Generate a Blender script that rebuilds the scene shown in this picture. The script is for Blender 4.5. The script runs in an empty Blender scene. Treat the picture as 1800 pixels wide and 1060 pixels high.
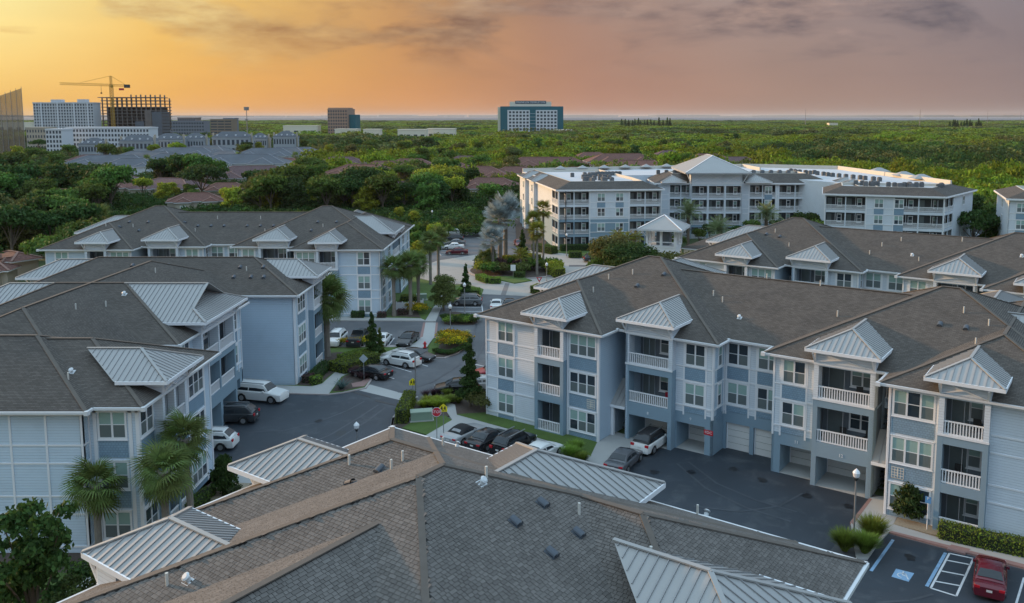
import bpy, bmesh, math, random
import numpy as np
from mathutils import Vector, Matrix
R=math.radians; random.seed(7); np.random.seed(7)
scene=bpy.context.scene; C=scene.collection
# ---------------- camera
F_,PX_,PY_=1500.,960.,376.; TILT=math.atan((PY_-205)/F_); HCAM=29.
cam=bpy.data.cameras.new('camera'); camo=bpy.data.objects.new('camera',cam); C.objects.link(camo)
camo.location=(0,0,HCAM); camo.rotation_euler=(math.pi/2-TILT,0,0)
cam.sensor_width=36; cam.lens=36*F_/1800; cam.shift_x=(900-PX_)/1800; cam.shift_y=-(530-PY_)/1800
cam.clip_start=.5; cam.clip_end=60000; scene.camera=camo
ct_,st_=math.cos(TILT),math.sin(TILT)
def at(x,y,z=0.):
    "where the sight line through a spot of the photograph meets the height z"
    a=(x-PX_)/F_; b=(y-PY_)/F_; r=(a,ct_-b*st_,-st_-b*ct_); k=(z-HCAM)/r[2]
    return Vector((r[0]*k,r[1]*k,z))
def zat(x,y,Y):
    b=(y-PY_)/F_; k=Y/(ct_-b*st_); return HCAM+k*(-st_-b*ct_)
# ---------------- world, sun, exposure
SUN_AZ,SUN_EL=R(-65),R(11)      # azimuth from +Y, to the left
sdir=Vector((math.sin(SUN_AZ)*math.cos(SUN_EL),math.cos(SUN_AZ)*math.cos(SUN_EL),math.sin(SUN_EL)))
w=bpy.data.worlds.new('World'); scene.world=w; w.use_nodes=True; nt=w.node_tree; nt.nodes.clear()
def N(nt,t,**k):
    n=nt.nodes.new(t)
    for a,b in k.items(): setattr(n,a,b)
    return n
def L(nt,a,b): nt.links.new(a,b)
def M_(nt,op,a,b=None,c=None,clamp=False):
    n=N(nt,'ShaderNodeMath',operation=op,use_clamp=clamp)
    for i,v in enumerate((a,b,c)):
        if v is None: continue
        if isinstance(v,(int,float)): n.inputs[i].default_value=v
        else: L(nt,v,n.inputs[i])
    return n.outputs[0]
def ramp(nt,fac,stops,interp='LINEAR'):
    n=N(nt,'ShaderNodeValToRGB'); n.color_ramp.interpolation=interp; e=n.color_ramp.elements
    e[0].position,e[0].color=stops[0][0],(*stops[0][1],1)
    e[1].position,e[1].color=stops[-1][0],(*stops[-1][1],1)
    for p,c in stops[1:-1]:
        q=e.new(p); q.color=(*c,1)
    L(nt,fac,n.inputs[0]); return n.outputs[0]
def mixc(nt,fac,a,b,mode='MIX'):
    n=N(nt,'ShaderNodeMix',data_type='RGBA',blend_type=mode)
    for i,v in ((0,fac),(6,a),(7,b)):
        if isinstance(v,(int,float)): n.inputs[i].default_value=v
        elif isinstance(v,tuple): n.inputs[i].default_value=(*v,1) if len(v)==3 else v
        else: L(nt,v,n.inputs[i])
    return n.outputs[2]
def s2l(r,g,b):
    f=lambda v:(v/255/12.92) if v/255<=.04045 else ((v/255+.055)/1.055)**2.4
    return (f(r),f(g),f(b))
tc=N(nt,'ShaderNodeTexCoord'); sep=N(nt,'ShaderNodeSeparateXYZ'); L(nt,tc.outputs['Generated'],sep.inputs[0])
X,Y,Z=sep.outputs
az=M_(nt,'ARCTAN2',X,Y)                       # 0 straight ahead, - to the left
azn=M_(nt,'DIVIDE',M_(nt,'ADD',az,math.pi),2*math.pi)
el=M_(nt,'ARCSINE',Z)
D=lambda d:(d+180)/360
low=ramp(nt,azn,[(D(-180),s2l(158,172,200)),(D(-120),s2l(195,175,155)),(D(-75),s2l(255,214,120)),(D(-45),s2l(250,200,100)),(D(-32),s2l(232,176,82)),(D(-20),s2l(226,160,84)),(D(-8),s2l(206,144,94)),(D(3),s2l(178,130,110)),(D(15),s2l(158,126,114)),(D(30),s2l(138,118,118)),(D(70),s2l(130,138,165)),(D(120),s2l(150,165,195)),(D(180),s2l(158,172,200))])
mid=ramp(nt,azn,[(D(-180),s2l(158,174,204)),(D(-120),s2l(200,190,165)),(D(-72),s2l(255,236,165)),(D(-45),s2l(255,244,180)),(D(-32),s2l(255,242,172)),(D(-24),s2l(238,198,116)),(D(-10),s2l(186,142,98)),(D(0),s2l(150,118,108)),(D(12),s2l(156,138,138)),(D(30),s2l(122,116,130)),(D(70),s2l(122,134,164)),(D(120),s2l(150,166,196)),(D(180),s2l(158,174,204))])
elm=M_(nt,'MULTIPLY',el,1/R(8),clamp=True)
grad=mixc(nt,elm,low,mid)
# cloud deck: flat layer overhead, stretched near the horizon
dv=N(nt,'ShaderNodeCombineXYZ'); den=M_(nt,'ADD',M_(nt,'MAXIMUM',Z,0.),.14)
L(nt,M_(nt,'MULTIPLY',X,3.6),dv.inputs[0]); L(nt,M_(nt,'MULTIPLY',Y,3.6),dv.inputs[1]); L(nt,M_(nt,'MULTIPLY',Z,13.),dv.inputs[2])
n1=N(nt,'ShaderNodeTexNoise'); n1.inputs['Scale'].default_value=1.15; n1.inputs['Detail'].default_value=9; n1.inputs['Roughness'].default_value=.52; n1.inputs['Distortion'].default_value=.5
mp=N(nt,'ShaderNodeMapping'); mp.inputs['Location'].default_value=(3.1,1.6,0); L(nt,dv.outputs[0],mp.inputs[0]); L(nt,mp.outputs[0],n1.inputs['Vector'])
cl=M_(nt,'MULTIPLY',M_(nt,'SUBTRACT',n1.outputs[0],.47),11.0,clamp=True)
n2=N(nt,'ShaderNodeTexNoise'); n2.inputs['Scale'].default_value=3.; n2.inputs['Detail'].default_value=7; n2.inputs['Roughness'].default_value=.6
L(nt,mp.outputs[0],n2.inputs['Vector'])
elc=M_(nt,'MULTIPLY',M_(nt,'SUBTRACT',el,R(2.4)),1/R(3.0),clamp=True)
shade=ramp(nt,azn,[(D(-180),s2l(140,152,182)),(D(-60),s2l(222,186,128)),(D(-32),s2l(205,152,84)),(D(-14),s2l(150,108,80)),(D(0),s2l(100,80,84)),(D(12),s2l(88,80,94)),(D(30),s2l(68,70,90)),(D(90),s2l(120,132,160)),(D(180),s2l(140,152,182))])
litc=ramp(nt,azn,[(D(-180),s2l(140,150,172)),(D(-60),s2l(255,240,180)),(D(-32),s2l(255,242,176)),(D(-14),s2l(222,182,126)),(D(0),s2l(178,150,140)),(D(14),s2l(188,158,148)),(D(30),s2l(132,124,136)),(D(180),s2l(140,150,172))])
cc=mixc(nt,M_(nt,'MULTIPLY',M_(nt,'SUBTRACT',n2.outputs[0],.35),2.4,clamp=True),shade,litc)
skyc=mixc(nt,M_(nt,'MULTIPLY',M_(nt,'MULTIPLY',cl,elc),.9),grad,cc)
n3=N(nt,'ShaderNodeTexNoise'); n3.inputs['Scale'].default_value=1.; n3.inputs['Detail'].default_value=6; L(nt,dv.outputs[0],n3.inputs['Vector'])
skyc=mixc(nt,.5,skyc,mixc(nt,M_(nt,'MULTIPLY',M_(nt,'SUBTRACT',n3.outputs[0],.3),2.2,clamp=True),mixc(nt,1.,skyc,(.78,.78,.82),'MULTIPLY'),mixc(nt,1.,skyc,(1.16,1.13,1.08),'MULTIPLY')))
skyc=mixc(nt,1.,skyc,(.80,.80,.75),'MULTIPLY')
# above the picture the deck opens to pale evening blue
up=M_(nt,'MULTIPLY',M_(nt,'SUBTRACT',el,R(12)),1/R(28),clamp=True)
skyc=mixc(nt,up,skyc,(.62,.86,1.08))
sky=N(nt,'ShaderNodeTexSky',sky_type='NISHITA',sun_disc=False); sky.sun_elevation=SUN_EL; sky.sun_rotation=SUN_AZ; sky.air_density=1.5; sky.dust_density=3
bg1=N(nt,'ShaderNodeBackground'); L(nt,sky.outputs[0],bg1.inputs[0]); bg1.inputs[1].default_value=.05
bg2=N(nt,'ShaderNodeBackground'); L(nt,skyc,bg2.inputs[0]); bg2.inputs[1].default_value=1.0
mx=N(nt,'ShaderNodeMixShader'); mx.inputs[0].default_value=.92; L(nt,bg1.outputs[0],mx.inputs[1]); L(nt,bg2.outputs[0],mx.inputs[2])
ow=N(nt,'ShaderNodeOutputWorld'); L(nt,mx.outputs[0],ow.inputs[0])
sl=bpy.data.lights.new('sun','SUN'); so=bpy.data.objects.new('sun',sl); C.objects.link(so)
sl.energy=3.0; sl.color=(1.,.60,.30); sl.angle=R(2.0); so.rotation_euler=sdir.to_track_quat('Z','Y').to_euler(); so.location=(-60,-20,60)
vs=scene.view_settings; vs.view_transform='Standard'; vs.look='None'; vs.exposure=.56; vs.gamma=1; vs.use_curve_mapping=False
scene.cycles.max_bounces=5; scene.cycles.diffuse_bounces=3; scene.cycles.glossy_bounces=2; scene.cycles.transmission_bounces=2; scene.cycles.transparent_max_bounces=4; scene.cycles.volume_bounces=0
# ---------------- materials
MAT={}
def mat(name,col,rough=.7,metal=0.,vary=0.,vscale=1.,bump=0.,bscale=20.,island=0.,spec=.5,objcol=False,emis=None,stain=None,fn=None):
    if name.endswith('lap_siding') and not stain: stain=(tuple(c*.86 for c in col),.35,.5,.55)
    if name in MAT: return MAT[name]
    m=bpy.data.materials.new(name); m.use_nodes=True; t=m.node_tree; b=t.nodes['Principled BSDF']
    b.inputs['Roughness'].default_value=rough; b.inputs['Metallic'].default_value=metal
    b.inputs['Specular IOR Level'].default_value=spec
    tcx=N(t,'ShaderNodeTexCoord'); co=tcx.outputs['Object']
    c=None
    if objcol:
        oi=N(t,'ShaderNodeObjectInfo'); c=oi.outputs['Color']
    if c is None:
        rg=N(t,'ShaderNodeRGB'); rg.outputs[0].default_value=(*col,1); c=rg.outputs[0]
    if vary:
        nz=N(t,'ShaderNodeTexNoise'); nz.inputs['Scale'].default_value=vscale; nz.inputs['Detail'].default_value=6; nz.inputs['Roughness'].default_value=.6
        L(t,co,nz.inputs['Vector'])
        v=M_(t,'ADD',M_(t,'MULTIPLY',M_(t,'SUBTRACT',nz.outputs[0],.5),vary*4),1.)
        hs=N(t,'ShaderNodeHueSaturation'); L(t,c,hs.inputs['Color']); L(t,v,hs.inputs['Value']); c=hs.outputs[0]
    if island:
        g=N(t,'ShaderNodeNewGeometry'); v=M_(t,'ADD',M_(t,'MULTIPLY',M_(t,'SUBTRACT',g.outputs['Random Per Island'],.5),island*2),1.)
        hs=N(t,'ShaderNodeHueSaturation'); L(t,c,hs.inputs['Color']); L(t,v,hs.inputs['Value']); c=hs.outputs[0]
    if stain:
        nz=N(t,'ShaderNodeTexNoise'); nz.inputs['Scale'].default_value=stain[1]; nz.inputs['Detail'].default_value=8; nz.inputs['Roughness'].default_value=.65; nz.inputs['Distortion'].default_value=.6
        L(t,co,nz.inputs['Vector']); f=M_(t,'MULTIPLY',M_(t,'SUBTRACT',nz.outputs[0],stain[2]),5.,clamp=True)
        c=mixc(t,M_(t,'MULTIPLY',f,stain[3]),c,stain[0])
    hgt=None
    if fn: c,hgt=fn(t,c,co)
    L(t,c,b.inputs['Base Color'])
    if bump:
        nz=N(t,'ShaderNodeTexNoise'); nz.inputs['Scale'].default_value=bscale; nz.inputs['Detail'].default_value=5; L(t,co,nz.inputs['Vector'])
        hb=M_(t,'MULTIPLY',nz.outputs[0],bump); hgt=hb if hgt is None else M_(t,'ADD',hgt,hb)
    if hgt is not None:
        bp=N(t,'ShaderNodeBump'); bp.inputs['Strength'].default_value=1.; bp.inputs['Distance'].default_value=1.; L(t,hgt,bp.inputs['Height']); L(t,bp.outputs[0],b.inputs['Normal'])
    if emis:
        b.inputs['Emission Color'].default_value=(*emis[0],1); b.inputs['Emission Strength'].default_value=emis[1]
    MAT[name]=m; return m
def f_lap(period,dep):
    def f(t,c,co):
        s=N(t,'ShaderNodeSeparateXYZ'); L(t,co,s.inputs[0])
        fr=M_(t,'FRACT',M_(t,'DIVIDE',s.outputs[2],period))
        edge=M_(t,'GREATER_THAN',fr,.90)  # shadow line below each lap, mixed into the colour
        return mixc(t,M_(t,'MULTIPLY',edge,.28),c,(.05,.06,.08)),M_(t,'MULTIPLY',M_(t,'SUBTRACT',1.,fr),dep)
    return f
def f_brick(bw,rh,dark=.35,dep=.01,slope=1.,off=.5,vr=.25):
    def f(t,c,co):
        s=N(t,'ShaderNodeSeparateXYZ'); L(t,co,s.inputs[0]); g=N(t,'ShaderNodeNewGeometry')
        tr=N(t,'ShaderNodeVectorTransform',vector_type='NORMAL',convert_from='WORLD',convert_to='OBJECT'); L(t,g.outputs['True Normal'],tr.inputs[0])
        ns=N(t,'ShaderNodeSeparateXYZ'); L(t,tr.outputs[0],ns.inputs[0])
        fac=M_(t,'GREATER_THAN',M_(t,'ABSOLUTE',ns.outputs[0]),M_(t,'ABSOLUTE',ns.outputs[1]))
        u=M_(t,'ADD',M_(t,'MULTIPLY',fac,s.outputs[1]),M_(t,'MULTIPLY',M_(t,'SUBTRACT',1.,fac),s.outputs[0]))
        cv=N(t,'ShaderNodeCombineXYZ'); L(t,u,cv.inputs[0]); L(t,M_(t,'MULTIPLY',s.outputs[2],slope),cv.inputs[1])
        br=N(t,'ShaderNodeTexBrick'); br.inputs['Scale'].default_value=1; br.inputs['Brick Width'].default_value=bw; br.inputs['Row Height'].default_value=rh; br.inputs['Mortar Size'].default_value=.012; br.offset=off
        br.inputs['Color1'].default_value=(1-vr,)*3+(1,); br.inputs['Color2'].default_value=(1+vr,)*3+(1,); br.inputs['Mortar'].default_value=(dark,dark,dark,1); L(t,cv.outputs[0],br.inputs[0])
        return mixc(t,1.,c,br.outputs[0],'MULTIPLY'),M_(t,'MULTIPLY',br.outputs['Fac'],-dep)
    return f
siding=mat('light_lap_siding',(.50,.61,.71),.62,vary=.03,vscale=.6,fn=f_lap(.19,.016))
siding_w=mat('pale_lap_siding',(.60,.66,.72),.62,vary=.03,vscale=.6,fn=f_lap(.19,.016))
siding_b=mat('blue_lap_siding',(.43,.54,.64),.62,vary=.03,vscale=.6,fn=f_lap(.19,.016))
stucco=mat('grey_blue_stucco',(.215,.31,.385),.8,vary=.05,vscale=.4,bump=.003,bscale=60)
accent=mat('blue_shake_panel',(.22,.33,.43),.75,vary=.03,fn=f_brick(.22,.17,.62,.008,1.,.5,.06))
white=mat('white_trim_paint',(.73,.75,.78),.5,vary=.02,vscale=.8)
cream=mat('cream_paint',(.70,.64,.54),.6,vary=.03)
doorw=mat('garage_door_panel',(.66,.66,.64),.55,vary=.02,fn=f_lap(.52,.012))
roofm=mat('brown_asphalt_shingle',(.112,.099,.088),.9,vary=.12,vscale=.35,stain=((.07,.064,.062),.22,.52,.5),fn=f_brick(.33,.058,.5,.006,1.,.5,.22),spec=.25)
roofcap=mat('roof_hip_cap_shingle',(.120,.105,.092),.9,vary=.1,vscale=2.,spec=.25)
shing=mat('near_shingle_tab',(.135,.124,.115),.92,island=.17,vary=.12,vscale=.5,bump=.006,bscale=70,spec=.22)
under=mat('roof_underlay_dark',(.03,.029,.028),.95)
metal=mat('standing_seam_metal',(.315,.315,.31),.5,metal=.1,vary=.05,vscale=.5)
seamm=mat('metal_seam_rib',(.28,.28,.285),.45,metal=.3)
gutter=mat('white_gutter',(.62,.64,.66),.4)
g_blind=mat('window_with_blind',(.30,.44,.41),.18,vary=.12,vscale=.5,fn=f_lap(.06,.003))
g_screen=mat('window_insect_screen',(.13,.16,.165),.35,vary=.15,vscale=.6)
g_dark=mat('dark_window_glass',(.03,.045,.06),.06)
screen=mat('porch_screen_dark',(.055,.062,.07),.5)
inner=mat('porch_wall_shadow_blue',(.13,.16,.19),.7)  # darkened: shade of the recess put into the colour
asphalt=mat('old_asphalt',(.092,.097,.106),.85,vary=.16,vscale=.15,bump=.004,bscale=40,stain=((.16,.16,.165),.3,.5,.55))
asphalt_n=mat('fresh_sealed_asphalt',(.030,.039,.051),.6,vary=.2,vscale=.2,bump=.004,bscale=40,stain=((.10,.11,.12),.45,.53,.55))
concrete=mat('pale_concrete',(.36,.36,.35),.85,vary=.06,vscale=.5,bump=.002,bscale=30)
concrete_r=mat('roundabout_concrete',(.33,.31,.285),.85,vary=.10,vscale=.25,stain=((.20,.19,.18),.2,.55,.5))
kerbm=mat('kerb_concrete_worn',(.36,.32,.31),.85,vary=.08,vscale=1.)
brickp=mat('red_brick_paving',(.26,.16,.145),.85,vary=.12,vscale=3)
paint=mat('white_road_paint',(.60,.61,.62),.7,vary=.12,vscale=1.5,stain=((.12,.13,.14),1.3,.54,.6))
paintb=mat('blue_road_paint',(.22,.36,.52),.7,vary=.12,vscale=1.5,stain=((.08,.09,.11),1.1,.5,.6))
grass=mat('mown_grass',(.070,.118,.022),.95,vary=.18,vscale=.7,bump=.03,bscale=25)
mulch=mat('brown_mulch',(.075,.055,.045),.95,vary=.2,vscale=4,bump=.04,bscale=14)
gravel=mat('pale_river_gravel',(.30,.25,.18),.9,vary=.25,vscale=9,bump=.05,bscale=18)
wildg=mat('wild_ground_cover',(.050,.075,.022),.95,vary=.25,vscale=.02,bump=.4,bscale=.5)
bark=mat('grey_brown_bark',(.13,.105,.08),.9,vary=.2,vscale=3,bump=.02,bscale=12)
bark_p=mat('grey_palm_bark',(.20,.18,.155),.9,vary=.2,vscale=3,bump=.03,bscale=8)
black=mat('black_rubber',(.015,.015,.016),.7); blackm=mat('black_painted_metal',(.02,.02,.022),.4)
steel=mat('galvanised_steel',(.32,.33,.34),.45,metal=.6)
def leafmat(name,col,vary=.35,isl=.45,vs=.5):
    m=mat(name,col,.75,vary=vary*.3,vscale=vs,island=isl,spec=.25)
    t=m.node_tree; b=t.nodes['Principled BSDF']; src=b.inputs['Base Color'].links[0].from_socket
    oi=N(t,'ShaderNodeObjectInfo'); hs=N(t,'ShaderNodeHueSaturation'); L(t,src,hs.inputs['Color'])
    L(t,M_(t,'ADD',M_(t,'MULTIPLY',oi.outputs['Random'],.5),.76),hs.inputs['Value']); L(t,M_(t,'ADD',M_(t,'MULTIPLY',oi.outputs['Random'],.05),.475),hs.inputs['Hue'])
    L(t,hs.outputs[0],b.inputs['Base Color'])
    tl=N(t,'ShaderNodeBsdfTranslucent'); L(t,hs.outputs[0],tl.inputs[0]); ms=N(t,'ShaderNodeMixShader'); ms.inputs[0].default_value=.3
    L(t,b.outputs[0],ms.inputs[1]); L(t,tl.outputs[0],ms.inputs[2]); L(t,ms.outputs[0],t.nodes['Material Output'].inputs[0]); return m
lf_dark=leafmat('dark_green_leaf',(.044,.084,.020)); lf_mid=leafmat('mid_green_leaf',(.085,.145,.026)); lf_lime=leafmat('lime_green_leaf',(.25,.29,.03))
lf_olive=leafmat('olive_leaf',(.12,.135,.040)); lf_palm=leafmat('palm_green_leaf',(.13,.18,.05),isl=.35); lf_date=leafmat('date_palm_leaf',(.17,.21,.10),isl=.3)
lf_silver=leafmat('silver_palm_leaf',(.30,.35,.35),isl=.3); lf_yel=leafmat('yellow_green_palm_leaf',(.19,.19,.03),isl=.35); lf_maroon=leafmat('maroon_leaf',(.10,.055,.06))
lf_hedge=leafmat('clipped_hedge_leaf',(.15,.22,.03)); lf_flower=leafmat('yellow_flower',(.62,.42,.02),isl=.3); lf_agave=leafmat('blue_agave_leaf',(.14,.22,.22),isl=.25); lf_mang=leafmat('mangrove_leaf',(.165,.225,.018),vary=.5,isl=.5,vs=.2)
lf_straw=leafmat('straw_grass_blade',(.38,.36,.22),isl=.3); lf_grassy=leafmat('ornamental_grass_blade',(.17,.24,.035),isl=.4)
# ---------------- mesh building
class MB:
    def __init__(s): s.v=[]; s.f=[]; s.m=[]; s.mi=0
    def quad(s,*p):
        i=len(s.v); s.v+= [tuple(q) for q in p]; s.f.append(tuple(range(i,i+len(p)))); s.m.append(s.mi)
    def box(s,x0,y0,z0,x1,y1,z1):
        i=len(s.v)
        if x0>x1:x0,x1=x1,x0
        if y0>y1:y0,y1=y1,y0
        if z0>z1:z0,z1=z1,z0
        s.v+=[(x0,y0,z0),(x1,y0,z0),(x1,y1,z0),(x0,y1,z0),(x0,y0,z1),(x1,y0,z1),(x1,y1,z1),(x0,y1,z1)]
        for f in ((0,3,2,1),(4,5,6,7),(0,1,5,4),(1,2,6,5),(2,3,7,6),(3,0,4,7)): s.f.append(tuple(i+k for k in f)); s.m.append(s.mi)
    def beam(s,a,b,wd,ht,up=(0,0,1)):
        a=Vector(a);b=Vector(b); d=(b-a)
        if d.length<1e-6: return
        d.normalize(); u=Vector(up); sd=d.cross(u)
        if sd.length<1e-4: sd=d.cross(Vector((1,0,0)))
        sd.normalize(); u=sd.cross(d).normalized(); i=len(s.v)
        for p in (a,b):
            for x,y in ((-1,-1),(1,-1),(1,1),(-1,1)): s.v.append(tuple(p+sd*(x*wd/2)+u*(y*ht/2)))
        for f in ((0,1,2,3),(7,6,5,4),(0,4,5,1),(1,5,6,2),(2,6,7,3),(3,7,4,0)): s.f.append(tuple(i+k for k in f)); s.m.append(s.mi)
    def prism(s,poly,z0,z1,bot=False):
        n=len(poly); i=len(s.v); A=sum(poly[k][0]*poly[(k+1)%n][1]-poly[(k+1)%n][0]*poly[k][1] for k in range(n))
        if A<0: poly=poly[::-1]
        s.v+=[(p[0],p[1],z0) for p in poly]+[(p[0],p[1],z1) for p in poly]
        s.f.append(tuple(range(i+n,i+2*n))); s.m.append(s.mi)
        if bot: s.f.append(tuple(range(i+n-1,i-1,-1))); s.m.append(s.mi)
        for k in range(n): q=(k+1)%n; s.f.append((i+k,i+q,i+n+q,i+n+k)); s.m.append(s.mi)
    def tube(s,pts,rad,n=8,cap=True):
        rings=[]
        for k,p in enumerate(pts):
            p=Vector(p); d=(Vector(pts[min(k+1,len(pts)-1)])-Vector(pts[max(k-1,0)])).normalized()
            a=d.cross(Vector((0,0,1)));  a=Vector((1,0,0)) if a.length<.1 else a.normalized(); b=d.cross(a)
            r=rad[k] if isinstance(rad,(list,tuple)) else rad; i=len(s.v)
            for q in range(n): an=2*math.pi*q/n; s.v.append(tuple(p+a*(math.cos(an)*r)+b*(math.sin(an)*r)))
            rings.append(i)
        for a_,b_ in zip(rings,rings[1:]):
            for q in range(n): r2=(q+1)%n; s.f.append((a_+q,a_+r2,b_+r2,b_+q)); s.m.append(s.mi)
        if cap:
            s.f.append(tuple(rings[0]+q for q in range(n))[::-1]); s.m.append(s.mi); s.f.append(tuple(rings[-1]+q for q in range(n))); s.m.append(s.mi)
    def mesh(s,name,mats,smooth=False):
        me=bpy.data.meshes.new(name); me.from_pydata(s.v,[],s.f)
        if not isinstance(mats,(list,tuple)): mats=[mats]
        for m in mats: me.materials.append(m)
        if len(mats)>1: me.polygons.foreach_set('material_index',s.m)
        if smooth: me.polygons.foreach_set('use_smooth',[True]*len(me.polygons))
        me.update(); return me
    def build_each(s,name,m,parent):
        "every box of this mesh becomes an object of its own"
        for i in range(0,len(s.v),8):
            c=Vector(s.v[i]); q=MB(); q.v=[tuple(Vector(p)-c) for p in s.v[i:i+8]]; q.f=[tuple(k-i for k in f) for f in s.f[i//8*6:i//8*6+6]]; q.m=[0]*6
            obj(name,q.mesh(name,m),parent,loc=c)
    def build(s,name,mats,parent=None,smooth=False,**k):
        return obj(name,s.mesh(name,mats,smooth),parent,**k)
def obj(name,me,parent=None,loc=None,rz=None,rot=None,sc=None,color=None):
    o=bpy.data.objects.new(name,me); C.objects.link(o)
    if parent: o.parent=parent
    if loc is not None: o.location=loc
    if rz is not None: o.rotation_euler=(0,0,rz)
    if rot is not None: o.rotation_euler=rot
    if sc is not None: o.scale=sc if hasattr(sc,'__len__') else (sc,)*3
    if color: o.color=(*color,1)
    return o
def tag(o,label=None,cat=None,group=None,kind=None):
    for k,v in (('label',label),('category',cat),('group',group),('kind',kind)):
        if v: o[k]=v
    return o
def thing(name,label,cat,loc=(0,0,0),rz=0,group=None,sc=None):
    return tag(obj(name,None,None,loc,rz,sc=sc),label,cat,group)
def struct(name,mb,m,**k): return tag(mb.build(name,m,**k),kind='structure')
KIDS={}
_oobj=obj
def obj(name,me,parent=None,**k):
    loc=k.pop('loc',None); o=_oobj(name,me,parent,loc,**k)
    if parent: KIDS.setdefault(parent.name,[]).append(o)
    return o
def thing(name,label,cat,loc=(0,0,0),rz=0,group=None,sc=None):
    return tag(_oobj(name,None,None,loc,rz,sc=sc),label,cat,group)
def copy_tree(o,parent=None,loc=None,rz=None,sc=None,label=None,group=None,color=None,name=None):
    c=o.copy(); C.objects.link(c)
    if name: c.name=name
    if parent: c.parent=parent; KIDS.setdefault(parent.name,[]).append(c)
    if loc is not None: c.location=loc
    if rz is not None: c.rotation_euler=(0,0,rz)
    if sc is not None: c.scale=(sc,)*3 if not hasattr(sc,'__len__') else sc
    if label: c['label']=label
    if group: c['group']=group
    if color: c.color=(*color,1)
    for ch in list(KIDS.get(o.name,[])): copy_tree(ch,c,color=color)
    return c
def text_mesh(body,size,m,depth=.01,align='CENTER'):
    c=bpy.data.curves.new('lettering','FONT'); c.body=body; c.size=size; c.align_x=align; c.align_y='CENTER'; c.extrude=depth; c.resolution_u=2
    o=bpy.data.objects.new('lettering',c); C.objects.link(o); dg=bpy.context.evaluated_depsgraph_get()
    me=bpy.data.meshes.new_from_object(o.evaluated_get(dg)); bpy.data.objects.remove(o); me.materials.clear(); me.materials.append(m); return me
# ================= apartment buildings =================
class Fr:                                   # a wall line: s along it, n outwards, z up
    def __init__(s,p0,p1):
        s.p=Vector((*p0,0)); d=Vector((*p1,0))-s.p; s.L=d.length; s.d=d.normalized(); s.n=Vector((s.d.y,-s.d.x,0)); s.a=math.atan2(s.d.y,s.d.x)
    def __call__(s,a,n,z): return s.p+s.d*a+s.n*n+Vector((0,0,z))
def fbox(mb,fr,s0,s1,n0,n1,z0,z1):
    i=len(mb.v)
    for z in (z0,z1):
        for a,n in ((s0,n1),(s1,n1),(s1,n0),(s0,n0)): mb.v.append(tuple(fr(a,n,z)))
    for f in ((0,3,2,1),(4,5,6,7),(0,1,5,4),(1,2,6,5),(2,3,7,6),(3,0,4,7)): mb.f.append(tuple(i+k for k in f)); mb.m.append(mb.mi)
WM={}
def win_meshes(k,sw,h,tr=.13):
    key=(k,sw,h)
    if key in WM: return WM[key]
    W=k*sw+(k+1)*tr; mb=MB(); x=-W/2
    mb.box(-W/2-.0,-.07,0,W/2,-.002,tr+.03); mb.box(-W/2,-.07,h-tr,W/2,-.002,h)
    mb.box(-W/2-.06,-.10,h,W/2+.06,-.002,h+.05); mb.box(-W/2-.06,-.11,-.05,W/2+.06,-.002,0)
    for q in range(k+1): mb.box(x,-.068,tr+.03,x+tr,-.002,h-tr); x+=tr+sw
    for q in range(k):
        x0=-W/2+tr+q*(sw+tr); zm=(h+.03)/2
        mb.box(x0,-.05,zm-.025,x0+sw,-.004,zm+.025)
    fr=mb.mesh('window',white); P=[]
    for q in range(k):
        x0=-W/2+tr+q*(sw+tr); zm=(h+.03)/2; P.append((x0,zm+.025,h-tr)); P.append((x0,tr+.03,zm-.025))
    WM[key]=(fr,P); return WM[key]
PM={}
def pane_mesh(w,h,m):
    key=(round(w,3),round(h,3),m.name)
    if key not in PM:
        mb=MB(); mb.box(0,-.025,0,w,-.004,h); PM[key]=mb.mesh('pane',m)
    return PM[key]
def window(root,fr,s,z,k=2,sw=.78,h=2.05,n=0.,panes=True,name='window'):
    fm,P=win_meshes(k,sw,h); o=obj(name,fm,root,loc=fr(s,n,z),rz=fr.a)
    rr=random.random()
    if not panes: return o
    for i,(x0,z0,z1) in enumerate(P):
        up=i%2==0; r=random.random()
        m=(g_blind if (r<.86 and rr<.85) else g_dark) if up else (g_screen if r<.85 else g_dark)
        obj('pane',pane_mesh(sw,round(z1-z0,3),m),o,loc=(x0,0,z0))
    return o
AM={}
def panel(root,fr,s0,s1,z0,z1,n=.0,m=None,name='accent_panel',th=.035):
    m=m or accent; key=(round(s1-s0,2),round(z1-z0,2),m.name,name,th)
    if key not in AM:
        mb=MB(); mb.box(0,-th,0,s1-s0,-.003,z1-z0); AM[key]=mb.mesh(name,m)
    return obj(name,AM[key],root,loc=fr(s0,n,z0),rz=fr.a)
RM={}
def railing(root,fr,s0,s1,n,z,h=1.05,near=True,name='railing'):
    Ln=round(s1-s0,2); key=(Ln,h,near)
    if key not in RM:
        mb=MB(); mb.box(0,-.05,h-.09,Ln,.05,h); mb.box(0,-.04,.06,Ln,.04,.16); c=max(2,int(Ln/.19))
        xs=[(i+.5)*Ln/c for i in range(c)]
        if not near:
            for x in xs: mb.box(x-.04,-.02,.16,x+.04,.02,h-.09)
            xs=[]
        b=MB(); b.box(-.038,-.02,.16,.038,.02,h-.09)
        RM[key]=(mb.mesh('railing',white),b.mesh('baluster',white),xs)
    rm,bm,xs=RM[key]; o=obj(name,rm,root,loc=fr(s0,n,z),rz=fr.a)
    for x in xs: obj('baluster',bm,o,loc=(x,0,0))
    return o
FL=(0.,3.5,7.0)          # floor levels; window sill at +.62
ZE=10.05; PT=.436
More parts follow.
